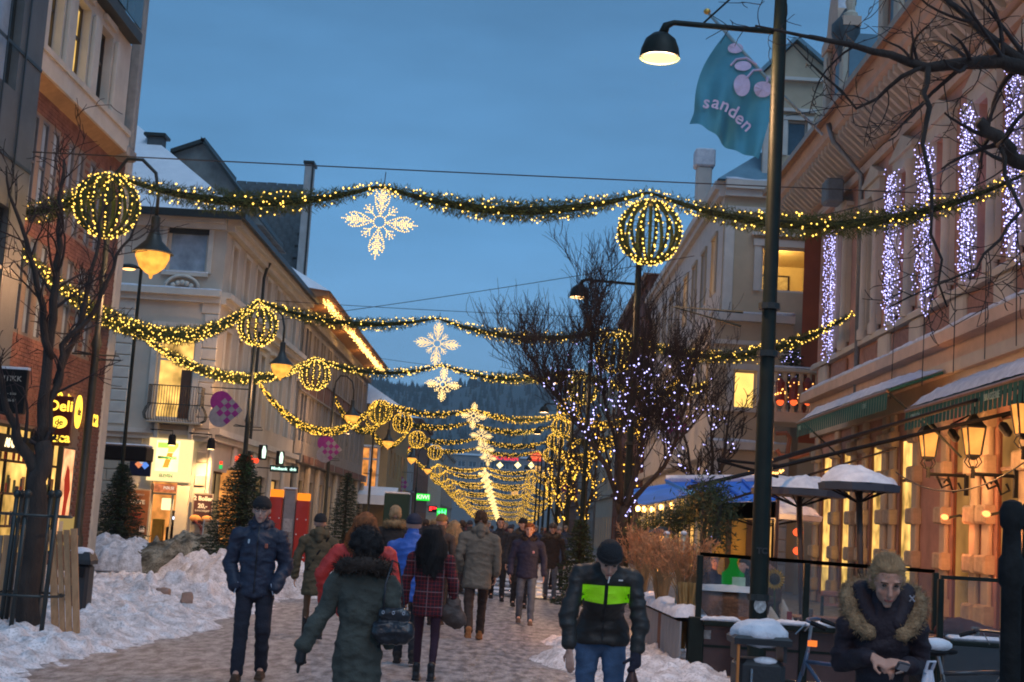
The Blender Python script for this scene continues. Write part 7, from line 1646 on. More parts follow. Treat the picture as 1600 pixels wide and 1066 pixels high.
def person(label, loc, rz=0, H=1.75, lean=0, head=(0, 0), stride=.22, side=1, arms=None, width=1.0, top=None, legs=None, hair=None, hat=None, shoes=boot_m, hands=None, vox=.011, face=False, glasses=False,
           skirt=None, collar=None, hood=None, scarf=None, group=None, knee=0, beard=None, turn=0):
    t = thing('person', label, 'person', loc, rz, group)
    pel = Vector((0, 0, .525*H)); cl, sl = math.cos(lean), math.sin(lean)
    def L(p):
        p = Vector(p)
        if p.z <= pel.z: return p
        d = p-pel; a_ = lean*(min(1, d.z/(.12*H))**.7 if lean > .4 else 1); c_, s_ = math.cos(a_), math.sin(a_); return pel+Vector((d.x, d.y*c_-d.z*s_, d.z*c_+d.y*s_))
    sw = .112*H*width
    nb, nk = L((0, .0, .825*H)), L((0, -.012*H, .868*H)); hc = L((0, -.02*H, .928*H))
    yaw, nod = head; HR = Matrix.Rotation(yaw, 3, 'Z') @ Matrix.Rotation(-(lean*.6+nod)*1.0, 3, 'X').inverted() if False else Matrix.Rotation(yaw, 3, 'Z') @ Matrix.Rotation(lean*.6+nod, 3, 'X')
    hc = nk + (hc-nk) + Vector((0, -nod*.05, -abs(nod)*.03))
    if lean > .4: hc = hc+Vector((0, -.05, -.075))
    def hp(x, y, z): return hc+HR @ Vector((x, y, z))
    sh = {s: L((s*sw*.98, 0, .782*H)) for s in (-1, 1)}
    if arms is None: arms = {-1: ((-.145*H*width, .02, .635*H), (-.15*H*width, -.06, .485*H)), 1: ((.145*H*width, -.0, .635*H), (.15*H*width, -.05, .485*H))}
    hip = {s: Vector((s*.052*H, 0, .50*H)) for s in (-1, 1)}; st = {side: stride, -side: -stride}
    foot = {s: Vector((s*.058*H, -st[s], .055*H+(.05*abs(stride)/.25 if st[s] < 0 and stride else 0))) for s in (-1, 1)}
    kn = {s: Vector((s*.057*H, (-st[s])*.42-.03-(.04 if st[s] < 0 else 0)-knee, .285*H)) for s in (-1, 1)}
    # --- body
    b = MB()
    hs_ = H/1.75*1.0
    b.ell(hp(0, .008*hs_, .022*hs_), .077*hs_, .093*hs_, .098*hs_, 16, 12, HR); b.ell(hp(0, -.028*hs_, -.045*hs_), .056*hs_, .062*hs_, .068*hs_, 12, 9, HR)
    b.ell(hp(0, -.072*hs_, -.098*hs_), .024*hs_, .02*hs_, .018*hs_, 8, 6, HR)
    b.cone(hp(0, -.088*hs_, .018*hs_), hp(0, -.106*hs_, -.022*hs_), .009*hs_, .015*hs_, 8); 
    for s in (-1, 1):
        b.ell(hp(s*.08*hs_, .01, -.005), .012, .02, .032, 8, 6, HR); b.ell(hp(s*.036*hs_, -.060*hs_, -.026*hs_), .022*hs_, .022*hs_, .024*hs_, 8, 6, HR); b.ell(hp(s*.030*hs_, -.080*hs_, .036*hs_), .022*hs_, .010*hs_, .008*hs_, 8, 5, HR)
    b.ell(hp(0, -.084*hs_, -.063*hs_), .023*hs_, .012*hs_, .010*hs_, 8, 5, HR)
    b.cone(nb, nk+(hc-nk)*.2, .060*hs_, .052*hs_, 10)
    b.cone(L((0, 0, .58*H)), L((0, 0, .78*H)), .085*H/1.75*1, .10*hs_, 10, .7)
    for s in (-1, 1):
        e, w = Vector(arms[s][0]), Vector(arms[s][1]); b.cone(L((0, 0, .79*H)), sh[s], .05, .045); b.cone(sh[s], e, .042, .034); b.cone(e, w, .034, .024)
        b.cone(L((0, 0, .56*H)), hip[s], .08, .07); b.cone(hip[s], kn[s], .065, .045); b.cone(kn[s], foot[s], .045, .032); b.cone(foot[s], foot[s]+Vector((0, -.10, -.03)), .035, .03)
    hd = hands or {}
    for s in (-1, 1):
        e, w = Vector(arms[s][0]), Vector(arms[s][1]); mode = hd.get(s, 'relaxed')
        if mode in ('none',): continue
        d = (w-e).normalized(); 
        if mode == 'relaxed': fd, pn = d, Vector((s, 0, 0))
        elif isinstance(mode, tuple): fd = Vector(mode[0]).normalized(); pn = Vector(mode[1]).normalized()
        else: fd, pn = d, Vector((s, 0, 0))
        pn = (pn-fd*pn.dot(fd)).normalized(); sd = fd.cross(pn).normalized()     # sd spans the knuckles, pn = back of the hand
        if sd.y > 0: sd = -sd                                                       # thumb side towards the front
        if isinstance(mode, tuple) and len(mode) > 2: sd = sd*mode[2]
        pc = w+fd*.045; k_ = hs_
        for q in (-.024, -.008, .008, .024): b.cone(w+sd*q*.6, w+fd*.08*k_+sd*q*k_, .014*k_, .0115*k_, 8)
        curl = .55 if not (isinstance(mode, tuple) and len(mode) > 3) else mode[3]
        for q, ln in ((.028, .068), (.010, .078), (-.009, .073), (-.027, .056)):
            k0 = w+fd*.082*k_+sd*q*k_; f1 = (fd*math.cos(curl*.6)-pn*math.sin(curl*.6)); f2 = (fd*math.cos(curl*1.6)-pn*math.sin(curl*1.6)); k1 = k0+f1*ln*.5*k_; k2 = k1+f2*ln*.5*k_
            b.cone(k0, k1, .0095*k_, .0085*k_, 7); b.cone(k1, k2, .0085*k_, .0068*k_, 7)
        t0 = w+fd*.02+sd*.022*k_; t1 = t0+(fd*.6+sd*.7-pn*.3).normalized()*.038*k_; t2 = t1+(fd*.9+sd*.1-pn*.45).normalized()*.032*k_; b.cone(t0, t1, .013*k_, .010*k_, 7); b.cone(t1, t2, .010*k_, .0078*k_, 7)
    link('body', remesh(b, 'body', skin_m, vox, 1 if vox > .009 else 3), t)
    if face:
        for s in (-1, 1):
            ey = MB().ell(hp(s*.030*hs_, -.083*hs_, .018*hs_), .012*hs_, .008*hs_, .0055*hs_, 8, 6, HR).build('eye', pm('eye_dark', (.03, .025, .02), .2), t, smooth=True)
            MB().tube([hp(s*.014*hs_, -.094*hs_, .037*hs_), hp(s*.030*hs_, -.094*hs_, .042*hs_), hp(s*.048*hs_, -.083*hs_, .036*hs_)], .0035*hs_, 5).build('eyebrow', pm('brow', (.08, .05, .03), .9), t)
        MB().tube([hp(-.020*hs_, -.090*hs_, -.063*hs_), hp(-.008*hs_, -.097*hs_, -.060*hs_), hp(.008*hs_, -.097*hs_, -.060*hs_), hp(.020*hs_, -.090*hs_, -.063*hs_)], .0048*hs_, 6).build('mouth', pm('lips', (.34, .10, .08), .5), t, smooth=True)
    if glasses:
        g_ = MB()
        for s in (-1, 1): g_.tube([hp(s*.032+.022*math.cos(a), -.100, .016+.016*math.sin(a)) for a in [2*PI*k/14 for k in range(15)]], .0028, 4); g_.tube([hp(s*.054, -.098, .018), hp(s*.08, -.0, .02)], .0025, 4)
        g_.tube([hp(-.012, -.102, .02), hp(.012, -.102, .02)], .0025, 4); g_.build('glasses', pm('specs', (.12, .12, .12), .25, metal=.7), t)
    # --- legs
    lg = legs or {}
    lm = lg.get('mat') or cloth('black_trousers', (.012, .012, .016)); r = lg.get('r', 1.0); ends = lg.get('to', .06)
    m = MB(); m.cone(Vector((0, 0, .54*H)), Vector((0, 0, .49*H)), .105*hs_*r**.5, .11*hs_*r**.5, 12, .82)
    for s in (-1, 1):
        m.cone(hip[s]+Vector((0, 0, .01)), kn[s], .088*hs_*r, .062*hs_*r, 12); fe = kn[s].lerp(foot[s], 1-(ends-.055) if ends > .055 else 1.0); m.cone(kn[s], fe, .062*hs_*r, (.054 if r > .9 else .042)*hs_*r, 12)
    link('trousers' if lg.get('kind', 'trousers') == 'trousers' else 'tights', remesh(m, 'trousers', lm, .014, 2, wrinkle(.008 if r > .9 else .003, seed=len(label))), t)
    for s in (-1, 1):
        f = foot[s]; q = MB(); bt = lg.get('boot', 0)
        q.cone(f+Vector((0, .02, -.01)), f+Vector((0, .03, .02+bt)), .045*hs_, .047*hs_+bt*.03, 12); q.cone(f+Vector((0, .03, -.035)), f+Vector((0, -.13, -.048)), .045*hs_, .038*hs_, 12); q.box(f.x-.045, f.x+.045, f.y-.17, f.y+.07, f.z-.10*hs_+.005, f.z-.07)
        link('boot', remesh(q, 'boot', shoes, .011, 2), t)
    # --- jacket
    tp = top or {}; tm = tp.get('mat') or cloth('dark_coat', (.02, .02, .025)); B = tp.get('bulk', 1.0); hem = tp.get('hem', .46)*H; wd = width*B
    j = MB(); rr = []
    prof = [(hem, .135, .100), (hem+.03, .142, .105), (.54*H, .138, .102), (.60*H, .130, .096), (.68*H, .142, .105), (.74*H, .148, .108), (.775*H, .138, .100), (.805*H, .110, .085), (.835*H, .080, .070), (.862*H, .064, .064)]
    flare = tp.get('flare', 1.0)
    if hem < .42*H: prof = [(hem, .150*flare, .125*flare), (hem+.04, .150*flare, .125*flare), ((hem+.5*H)/2, .145*(flare+1)/2, .115*(flare+1)/2)]+prof[2:]
    R_ = []
    for z, rx, ry in prof:
        hw = tp.get('hipw', 1.0) if z < .56*H else 1.0; rx *= wd*hs_*hw; ry *= B*hs_*hw; c = L((0, 0, z)); ring = []
        for k in range(18):
            a = 2*PI*k/18; p = Vector((rx*math.cos(a), ry*math.sin(a), 0))
            if z > pel.z: p = Vector((p.x, p.y*cl, p.y*sl))
            ring.append(c+p)
        R_.append(ring)
    j.rings(R_); sr = tp.get('sleeve', 1.0)*B
    for s in (-1, 1):
        e, w = Vector(arms[s][0]), Vector(arms[s][1]); ins = sh[s]+(L((0, 0, .78*H))-sh[s])*.35
        j.cone(ins+Vector((0, 0, .01)), sh[s]+Vector((0, 0, -.012)), .072*hs_*B, .060*hs_*B, 12); j.cone(sh[s], e, .058*hs_*sr, .053*hs_*sr, 12); j.cone(e, w+(e-w).normalized()*(.0+tp.get('cuff', .03)), .054*hs_*sr, .044*hs_*sr, 12)
    if tp.get('stand', True): j.cone(L((0, .0, .845*H)), L((0, -.008, .875*H)), .072*hs_, .070*hs_, 14)
    jm = link('jacket', remesh(j, 'jacket', tm, .013, 3, wrinkle(tp.get('wr', .009), tp.get('quilt', 0), len(label), tp.get('vert', 0))), t)
    def front(z, x=0, off=.004):           # a point on the jacket front at height fraction z
        me = jm.data; c = L((x, 0, z*H)); o_ = Vector(c); ok, hit, nrm, _ = jm.ray_cast(o_+Vector((0, -1, 0)), Vector((0, 1, 0)))
        return hit+Vector((0, -off, 0)) if ok else o_+Vector((0, -.13, 0))
    t_front = front
    if tp.get('zip', False):
        MB().tube([front(z) for z in np.linspace(hem/H+.02, .84, 14)], .006, 5).build('zip', pm('zip_dark', (.01, .01, .012), .4), t)
    # --- collar, hood, hat, hair
    if hood:
        q = MB()
        q.cone(L((-.07, .05, .845*H)), L((.07, .05, .845*H)), .062, .062, 12); q.cone(L((0, .085, .855*H)), L((0, .095, .80*H)), .075, .05, 12); 
        for s in (-1, 1): q.cone(L((s*.075, .05, .85*H)), L((s*.055, -.065, .835*H)), .045, .03, 10)
        link('hood', remesh(q, 'hood', hood, .013, 3, wrinkle(.008, seed=3)), t)
    if collar:                               # fur
        q = MB(); big = collar[1]; n = 14; pts = []
        for k in range(n+1):
            a = -1.15*PI/2-.35+(2*PI-.9)*k/n+.0; a = PI/2+(k/n-.5)*(2*PI-.8); pts.append(L((.105*big*math.cos(a), .02+.09*big*math.sin(a), (.845+.015*math.sin(a))*H)))
        for k in range(n): q.cone(pts[k], pts[k+1], .042*big, .042*big, 10)
        link('fur_collar', remesh(q, 'fur_collar', collar[0], .014, 1, lambda c, n: .012*fbm(c, 25, 3, 2)), t)
        rs2 = np.random.RandomState(4); nf = 1500; ii = rs2.randint(0, n, nf); tt = rs2.rand(nf)[:, None]; Pn = np.array([tuple(p) for p in pts]); base = Pn[ii]*(1-tt)+Pn[ii+1]*tt; dr = rs2.normal(0, 1, (nf, 3)); dr /= np.linalg.norm(dr, axis=1, keepdims=True)
        link('fur_hairs', leaves_mesh('fur_hairs', base+dr*.036*big, dr+rs2.normal(0, .3, (nf, 3)), .035*big, .006, collar[0], 3), t)['kind'] = 'stuff'
    if hat:
        q = MB(); k_ = hat[1] if len(hat) > 1 else 1; q.ell(hp(0, .012, .050*hs_), .088*hs_*k_, .104*hs_*k_, .092*hs_*k_, 18, 12, HR); rg = []
        q2 = MB(); 
        for z_, r_ in ((.025, 1.0), (.03, 1.04), (.062, 1.05), (.068, 1.0)): rg.append([hp(.086*r_*hs_*k_*math.cos(a), .012+.102*r_*hs_*k_*math.sin(a), z_*hs_+.012*math.sin(a)*-1) for a in [2*PI*i/22 for i in range(22)]])
        q.v = [p if (HR.inverted() @ (Vector(p)-hc)).z > .022*hs_ else tuple(hc+HR @ Vector(((HR.inverted() @ (Vector(p)-hc)).x, (HR.inverted() @ (Vector(p)-hc)).y, .022*hs_))) for p in q.v]
        o = q.build('hat', hat[0], t, smooth=True); q2.rings(rg).build('hat_brim', hat[0], o, smooth=True)
        if len(hat) > 2: MB().rings([[hp(.0925*hs_*k_*r2*math.cos(a), .012+.108*hs_*k_*r2*math.sin(a), z_) for a in [2*PI*i/22 for i in range(22)]] for z_, r2 in ((.034, 1), (.048, 1.0))], False).build('hat_band', hat[2], o)
    if hair:
        kind, hm = hair[0], hair[1]; q = MB(); lo = hair[2] if len(hair) > 2 else .35
        # skull cap leaving the face open
        cap = MB(); 
        for (x, y, z, a_, b_, c_) in ((0, .022, .040, .086, .092, .092), (0, -.03 if kind != 'bun' else -.018, .082 if kind != 'bun' else .086, .062, .050, .038 if kind != 'bun' else .028), (-.045, .03, .0, .045, .065, .07), (.045, .03, .0, .045, .065, .07)): cap.ell(hp(x*hs_, y*hs_, z*hs_), a_*hs_, b_*hs_, c_*hs_, 14, 10, HR)
        strands = []
        rs2 = random.Random(len(label))
        if kind == 'short': dsp = lambda c, n: .006*fbm(c*np.array([30, 30, 12.]), 1, 3, 3)
        elif kind == 'curly':
            for _ in range(60):
                v = Vector((rs2.gauss(0, 1), rs2.gauss(0, 1)+.35, rs2.gauss(0, 1)+.25)).normalized(); cap.ell(hp(v.x*.095, .02+v.y*.105, .03+v.z*.105), .034, .034, .034, 8, 6)
            dsp = lambda c, n: .010*fbm(c, 32, 3, 3)
        elif kind == 'bun': 
            cap.ell(hp(0, .11, .03), .045, .045, .045, 10, 8); dsp = lambda c, n: .004*fbm(c*np.array([60, 12, 25.]), 1, 3, 3)
        else:
            Ln = lo
            for k in range(9):
                a = PI*(.02+.96*k/8); x0_, y0_ = .075*math.cos(a), .02+.085*math.sin(a); top_ = hp(x0_*hs_, y0_*hs_, .05); mid = hp(x0_*1.15, y0_*1.1+.01, -.09); low = Vector((mid.x*1.15+rs2.uniform(-.02, .02), mid.y+.03+lean*-.1, mid.z-Ln+rs2.uniform(-.03, .03)))
                if a < .25 or a > PI-.25: low = mid.lerp(low, .65)
                cap.cone(top_, mid, .036, .042, 9); cap.cone(mid, low, .042, .022, 9)
            dsp = lambda c, n: .009*fbm(c*np.array([34, 34, 5.]), 1, 4, 3)
            for _ in range(260):
                a = PI*rs2.uniform(-.02, 1.02); x0_, y0_ = .1*math.cos(a), .03+.105*math.sin(a); p_ = hp(x0_, y0_, .02); ww = rs2.uniform(-.03, .03); L2 = Ln*rs2.uniform(.7, 1.15)
                strands.append([p_, p_+Vector((x0_*.35+ww, .02+ww*.5, -.1)), p_+Vector((x0_*.4+ww*1.3, .045, -.08-L2*.6)), p_+Vector((x0_*.3-ww*.4, .05-lean*.05, -.08-L2))])
        o = link('hair', remesh(cap, 'hair', hm, .010, 2, dsp), t)
        me_ = o.data; nv_ = len(me_.vertices); cv = np.empty(nv_*3); nn_ = np.empty(nv_*3); me_.vertices.foreach_get('co', cv); me_.vertices.foreach_get('normal', nn_); cv = cv.reshape(-1, 3); nn_ = nn_.reshape(-1, 3)
        if vox < .013 or kind == 'long':
            rs3 = np.random.RandomState(2); ix = rs3.randint(0, nv_, 3200); fl_ = np.array([0, .5 if kind != 'curly' else 0, -.9 if kind == 'long' else -.3 if kind == 'short' else .25]); fl_ = fl_-nn_[ix]*(nn_[ix]@fl_)[:, None]
            if kind == 'curly': fl_ = rs3.normal(0, 1, (3200, 3))
            link('hair_strands', leaves_mesh('hair_strands', cv[ix]+nn_[ix]*.001, fl_+nn_[ix]*(.03 if kind in ('bun', 'short') else .2)*np.linalg.norm(fl_, axis=1, keepdims=True)+rs3.normal(0, .07, (3200, 3)), rs3.uniform(.02, .045, 3200), .0022, hm, 5), o)['kind'] = 'stuff'
        if strands:
            ms_ = MB(); [ms_.tube(s_, [.003, .0035, .003, .0012], 3, False) for s_ in strands]; ms_.build('loose_strands', hm, o, kind='stuff')
    if scarf: 
        q = MB(); q.cone(L((-.03, -.01, .86*H)), L((.03, -.01, .865*H)), .085, .085, 14, .95); q.cone(L((0, -.07, .85*H)), L((.02, -.1, .77*H)), .045, .04, 10); link('scarf', remesh(q, 'scarf', scarf, .013, 2, wrinkle(.012, seed=9)), t)
    t_info[t.name] = (front, L, hp, H, jm); return t
t_info = {}
def on_back(t, x, z):
    jm = t_info[t.name][4]; ok, hit, n_, _ = jm.ray_cast(Vector((x, 1, z)), Vector((0, -1, 0))); return hit+Vector((0, .004, 0)) if ok else Vector((x, .13, z))
def plaid(name, c0, c1, c2):
    m = pm(name, c0, .9, .25, 6, .4, 60); t = m.node_tree; b = t.nodes['Principled BSDF']; src = b.inputs['Base Color'].links[0].from_socket; co = N(t, 'ShaderNodeTexCoord'); sp = N(t, 'ShaderNodeSeparateXYZ'); t.links.new(co.outputs['Object'], sp.inputs[0]); prev = src
    for ax, fr, w, colr in (('X', 13, .22, c1), ('Z', 13, .22, c1), ('X', 6.5, .07, c2), ('Z', 6.5, .07, c2), ('X', 26, .12, (.35, .02, .02)), ('Z', 26, .12, (.35, .02, .02))):
        mu = N(t, 'ShaderNodeMath', operation='MULTIPLY'); mu.inputs[1].default_value = fr; fc = N(t, 'ShaderNodeMath', operation='FRACT'); lt = N(t, 'ShaderNodeMath', operation='LESS_THAN'); lt.inputs[1].default_value = w; f5 = N(t, 'ShaderNodeMath', operation='MULTIPLY'); f5.inputs[1].default_value = .6; mx = N(t, 'ShaderNodeMix'); mx.data_type = 'RGBA'
        t.links.new(sp.outputs[ax], mu.inputs[0]); t.links.new(mu.outputs[0], fc.inputs[0]); t.links.new(fc.outputs[0], lt.inputs[0]); t.links.new(lt.outputs[0], f5.inputs[0]); t.links.new(f5.outputs[0], mx.inputs['Factor']); t.links.new(prev, mx.inputs['A']); mx.inputs['B'].default_value = tuple(colr)+(1,); prev = mx.outputs['Result']
    t.links.new(prev, b.inputs['Base Color']); return m
def gp(px, py): p = WZ(px, py); return (p.x, p.y, 0)
def gx(px, Y, py=900): return (WY(px, py, Y).x, Y, 0)
navy = cloth('navy_shell', (.014, .020, .042), rough=.6); black_knit = cloth('black_knit', (.010, .010, .012), bscale=120, bump=.6)
def bag(parent_label, cat, loc, rz, build): pass

# 1 man in the navy jacket, walking towards us, hands in pockets
m1 = person('man in navy jacket, black beanie and glasses walking with hands in his pockets', gx(401, 14.1), .05, 1.79, lean=-.02, head=(.0, .12), stride=.10, side=-1,
            arms={-1: ((-.275, .05, 1.12), (-.19, -.09, .90)), 1: ((.275, .05, 1.12), (.19, -.09, .90))}, hands={-1: 'none', 1: 'none'}, width=1.05,
            top=dict(mat=navy, bulk=1.14, hem=.455, zip=True, wr=.013, sleeve=1.12), legs=dict(mat=cloth('dark_denim', (.014, .014, .024)), r=1.12), hat=(black_knit, 1.04), face=True, glasses=True, hood=navy, shoes=cloth('brown_shoe', (.06, .03, .015)))
fr, L_, hp_, H_, jm = t_info[m1.name]
for x, z, c, s_ in ((.085, .735, 'logo_dim', .016), (-.09, .755, 'logo_white2', .010)):
    p = fr(z, x); MB().bbox(p.x-s_, p.x+s_, p.y-.004, p.y+.01, p.z-.022, p.z+.022, .004).build('chest_badge', pm(c, (.35, .10, .06) if c == 'logo_dim' else (.5, .55, .6)), m1)
for s in (-1, 1): p = fr(.50, s*.16); MB().tube([p+Vector((0, 0, .06)), p+Vector((s*.03, .0, -.05))], .005, 4).build('pocket_zip', pm('zip_light', (.35, .38, .45), .4), m1)

# 2 hi-vis striped man, leaning forward
Y5 = 10.6; blk = cloth('black_puffer', (.020, .018, .016), rough=.55, bump=.2)
m5 = person('man with cigarette and black beanie in padded jacket with a neon green chest stripe', gx(944, Y5), .0, 1.78, lean=.50, head=(.05, .42), stride=.12, side=1,
            arms={-1: ((-.265, -.29, 1.03), (-.245, -.35, .80)), 1: ((.265, -.25, 1.01), (.235, -.29, .79))}, hands={-1: ((.08, -.15, -1), (-.45, -.9, 0), -1, .35), 1: 'none'}, width=1.0, vox=.008,
            top=dict(mat=blk, bulk=1.10, hipw=1.28, cuff=.06, hem=.47, quilt=.005, wr=.010, sleeve=1.0, zip=True), legs=dict(mat=cloth('blue_denim', (.05, .10, .19), .3, 7), r=1.15), hat=(black_knit, 1.03, cloth('grey_knit', (.06, .06, .06))), face=True)
fr, L_, hp_, H_, jm = t_info[m5.name]
neon = pm('neon_green', (.35, .85, .01), .6, .06, 8, .2, 30, emit=(.35, .85, .01), estr=.12)
V_ = []; nx_, nz_ = 26, 7
for j in range(nz_+1):
    for i in range(nx_+1):
        x = -.172+.344*i/nx_; z = .665+.075*j/nz_+.012*(1-abs(x)/.17)*(j/nz_-1); p = fr(z, x, .006); V_.append(p)
for a, b in ((0, 12), (14, 26)):
    F_ = [(j*(nx_+1)+i, j*(nx_+1)+i+1, (j+1)*(nx_+1)+i+1, (j+1)*(nx_+1)+i) for j in range(nz_) for i in range(a, b)]
    me = bpy.data.meshes.new('chest_stripe'); me.from_pydata([tuple(v) for v in V_], [], F_); me.materials.append(neon); o = link('chest_stripe', me, m5)
p = fr(.768, .10); MB().box(p.x-.016, p.x+.016, p.y-.004, p.y, p.z-.005, p.z+.005).build('chest_mark', white_p, m5)
p = hp_(.005, -.10, -.068); cg = MB().tube([p, p+Vector((-.012, -.05, -.045))], .0042, 6).build('cigarette', pm('paper_white', (.75, .7, .65)), None); cg.location = m5.location; tag(cg, 'cigarette in the mouth of the man with the neon striped jacket', 'cigarette')
gvm = cloth('glove_dark', (.015, .014, .03)); w = Vector((.235, -.29, .79)); q = MB()
q.cone(w+Vector((0, 0, .03)), w+Vector((-.0, -.01, -.05)), .042, .046, 10)
for k in range(4): q.cone(w+Vector((-.02+.012*k, -.045+.006*k, -.06)), w+Vector((-.05+.012*k, -.04, -.10+.004*k)), .015, .014, 7); q.cone(w+Vector((-.05+.012*k, -.04, -.10)), w+Vector((-.045+.012*k, -.0, -.115)), .014, .012, 7)
q.cone(w+Vector((-.03, -.03, -.02)), w+Vector((-.085, -.045, -.055)), .016, .013, 7); link('glove', remesh(q, 'glove', gvm, .007, 1), m5)
bg_ = thing('shopping_bag', 'dark brown plastic bag hanging from the gloved hand of the neon striped man', 'bag', tuple(Vector(m5.location)+w+Vector((-.02, -.02, -.08))))
q = MB(); rs = []
for z, a_, b_ in ((0, .012, .012), (-.06, .03, .02), (-.16, .06, .04), (-.30, .095, .06), (-.45, .115, .07), (-.55, .10, .065), (-.57, .05, .03)): rs.append([(a_*math.cos(t_)*(1+.12*math.sin(5*t_)), b_*math.sin(t_)*(1+.12*math.cos(4*t_)), z) for t_ in [2*PI*k/20 for k in range(20)]])
q.rings(rs); o = q.build('bag_body', cloth('brown_plastic', (.07, .025, .018), rough=.3, bump=.5, bscale=20), bg_, smooth=True); MB().box(-.03, .05, -.075, -.068, -.50, -.46).build('print', pm('dim_white'), bg_)

# 3 blond woman near right
Y6 = 6.95; dk = cloth('dark_plum_coat', (.014, .010, .018), rough=.75)
zt6 = 1.60
m6 = person('blond woman in a dark coat with a fur trimmed hood looking down at her hands', gx(1378, Y6), -.12, 1.66, lean=.20, head=(.05, .42), stride=.02,
            arms={-1: ((-.185, -.02, 1.10), (-.07, -.255, 1.15)), 1: ((.185, -.03, 1.09), (.09, -.26, 1.125))}, hands={-1: ((.8, -.35, -.38), (0, -.55, .8), 1, .8), 1: ((-.85, -.3, .1), (.0, -.5, .85), 1, .9)}, width=.90, vox=.0068,
            top=dict(mat=dk, bulk=.97, sleeve=.9, hem=.40, wr=.012), legs=dict(r=.9), hair=('bun', cloth('blond_hair', (.36, .235, .12), .3, 20, bscale=150)), face=True, collar=None)
fr, L_, hp_, H_, jm = t_info[m6.name]
fur = cloth('fur_tan', (.32, .22, .12), .5, 18, bump=.9, bscale=90)
q = MB(); pts = []
for k in range(17):
    a = PI/2+(k/16-.5)*(2*PI-1.0); pts.append(L_((.165*math.cos(a), .03+.11*math.sin(a), (.850+.030*math.sin(a)-.055*max(0, -math.sin(a)))*H_)))
for a, b in zip(pts, pts[1:]): q.cone(a, b, .048, .048, 10)
link('fur_trim', remesh(q, 'fur_trim', fur, .012, 1, lambda c, n: .014*fbm(c, 28, 3, 2)), m6); rs2 = np.random.RandomState(5); nf = 5200; ii = rs2.randint(0, 16, nf); tt = rs2.rand(nf)[:, None]; Pn = np.array([tuple(p) for p in pts]); base = Pn[ii]*(1-tt)+Pn[ii+1]*tt; dr = rs2.normal(0, 1, (nf, 3)); dr /= np.linalg.norm(dr, axis=1, keepdims=True)
link('fur_hairs', leaves_mesh('fur_hairs', base+dr*.046, dr+rs2.normal(0, .45, (nf, 3)), .024, .003, fur, 3), m6)['kind'] = 'stuff'
q = MB(); q.cone(L_((-.10, .02, .85*H_)), L_((-.055, -.05, .80*H_)), .055, .05, 12); q.cone(L_((.10, .02, .85*H_)), L_((.055, -.05, .80*H_)), .055, .05, 12); q.cone(L_((-.09, .06, .86*H_)), L_((.09, .06, .86*H_)), .075, .075, 12)
link('hood_lining', remesh(q, 'hood_lining', dk, .013, 2), m6)
for sx_ in (.12,): 
    for k in range(2): pp = L_((sx_-.0, -.045, (.872-.0*k)*H_)); MB().tube([pp+Vector((-.012, 0, .014*(1-2*k))), pp+Vector((.012, 0, -.014*(1-2*k)))], .0035, 4).build('snap_mark', pm('silver', (.5, .5, .55), .3, metal=.5), m6)
o6 = thing('small_box', 'small dark object held between the fingers of the blond woman', 'phone', tuple(Vector(m6.location)+Vector((.01, -.365, 1.125)))); MB().bbox(-.03, .03, -.008, .008, -.022, .022, .004).build('case', pm('phone_dark', (.05, .05, .06), .3), o6); MB().box(-.024, .024, -.0105, -.0085, -.016, .016).build('cover', pm('phone_grey', (.25, .25, .27), .3), o6); o6.rotation_euler = (.6, .2, .2)
p6 = thing('carrier_bag', 'white plastic carrier bag hanging from the wrist of the blond woman', 'bag', tuple(Vector(m6.location)+Vector((.15, -.29, 1.08)))); q = MB(); rs = []
for z, a_, b_ in ((.03, .02, .03), (-.05, .035, .03), (-.15, .07, .05), (-.3, .12, .07), (-.45, .14, .08), (-.5, .08, .04)): rs.append([(a_*math.cos(t_)*(1+.1*math.sin(6*t_+z*9))+z*.12*0, b_*math.sin(t_)*(1+.14*math.cos(5*t_)), z) for t_ in [2*PI*k/24 for k in range(24)]])
q.rings(rs).build('bag_body', cloth('white_plastic', (.55, .60, .70), .12, 4, .35, .5, 18), p6, smooth=True)
MB().tube([(-.02, -.02, .02), (-.01, -.03, .07), (.03, .0, .07), (.02, .02, .02)], .008, 5).build('handle', MATS['white_plastic'], p6)

# 4 woman in long grey green coat from behind
Y7 = 9.7; gcoat = cloth('grey_green_coat', (.055, .062, .052), .22, 9, .9, .5, 40)
m7 = person('woman in a long grey green coat with curly black hair and shoulder bag from behind', gx(568, Y7), PI+.05, 1.55, lean=.04, stride=.08, vox=.009,
            arms={-1: ((-.235, .03, 1.00), (-.20, -.02, .80)), 1: ((.26, -.02, .99), (.37, .02, .76))}, hands={-1: 'none', 1: 'none'}, width=1.02,
            top=dict(mat=gcoat, bulk=1.15, hem=.14, flare=1.10, vert=.012, wr=.014, sleeve=1.1), hair=('curly', cloth('black_hair', (.008, .006, .006), .4, 20, bscale=120)), collar=(cloth('dark_fur', (.03, .018, .012), .4, 20), 1.35))
w = Vector((.37, .02, .76)); q = MB(); q.cone(w+Vector((0, 0, .03)), w+Vector((.01, 0, -.08)), .036, .042, 10)
for k in range(4): q.cone(w+Vector((.015, -.026+.017*k, -.08)), w+Vector((.02, -.026+.017*k, -.16)), .014, .011, 7)
q.cone(w+Vector((0, -.03, -.04)), w+Vector((-.02, -.05, -.10)), .015, .012, 7); link('glove', remesh(q, 'glove', cloth('black_leather', (.012, .011, .012), rough=.35), .007, 1), m7)
bm7 = thing('handbag', 'large dark leather shoulder bag with metal rings carried by the woman in the long coat', 'bag', tuple(Vector(m7.location)+Vector((.235, -.14, 1.0)))); bm7.scale = (.62, .62, .72)
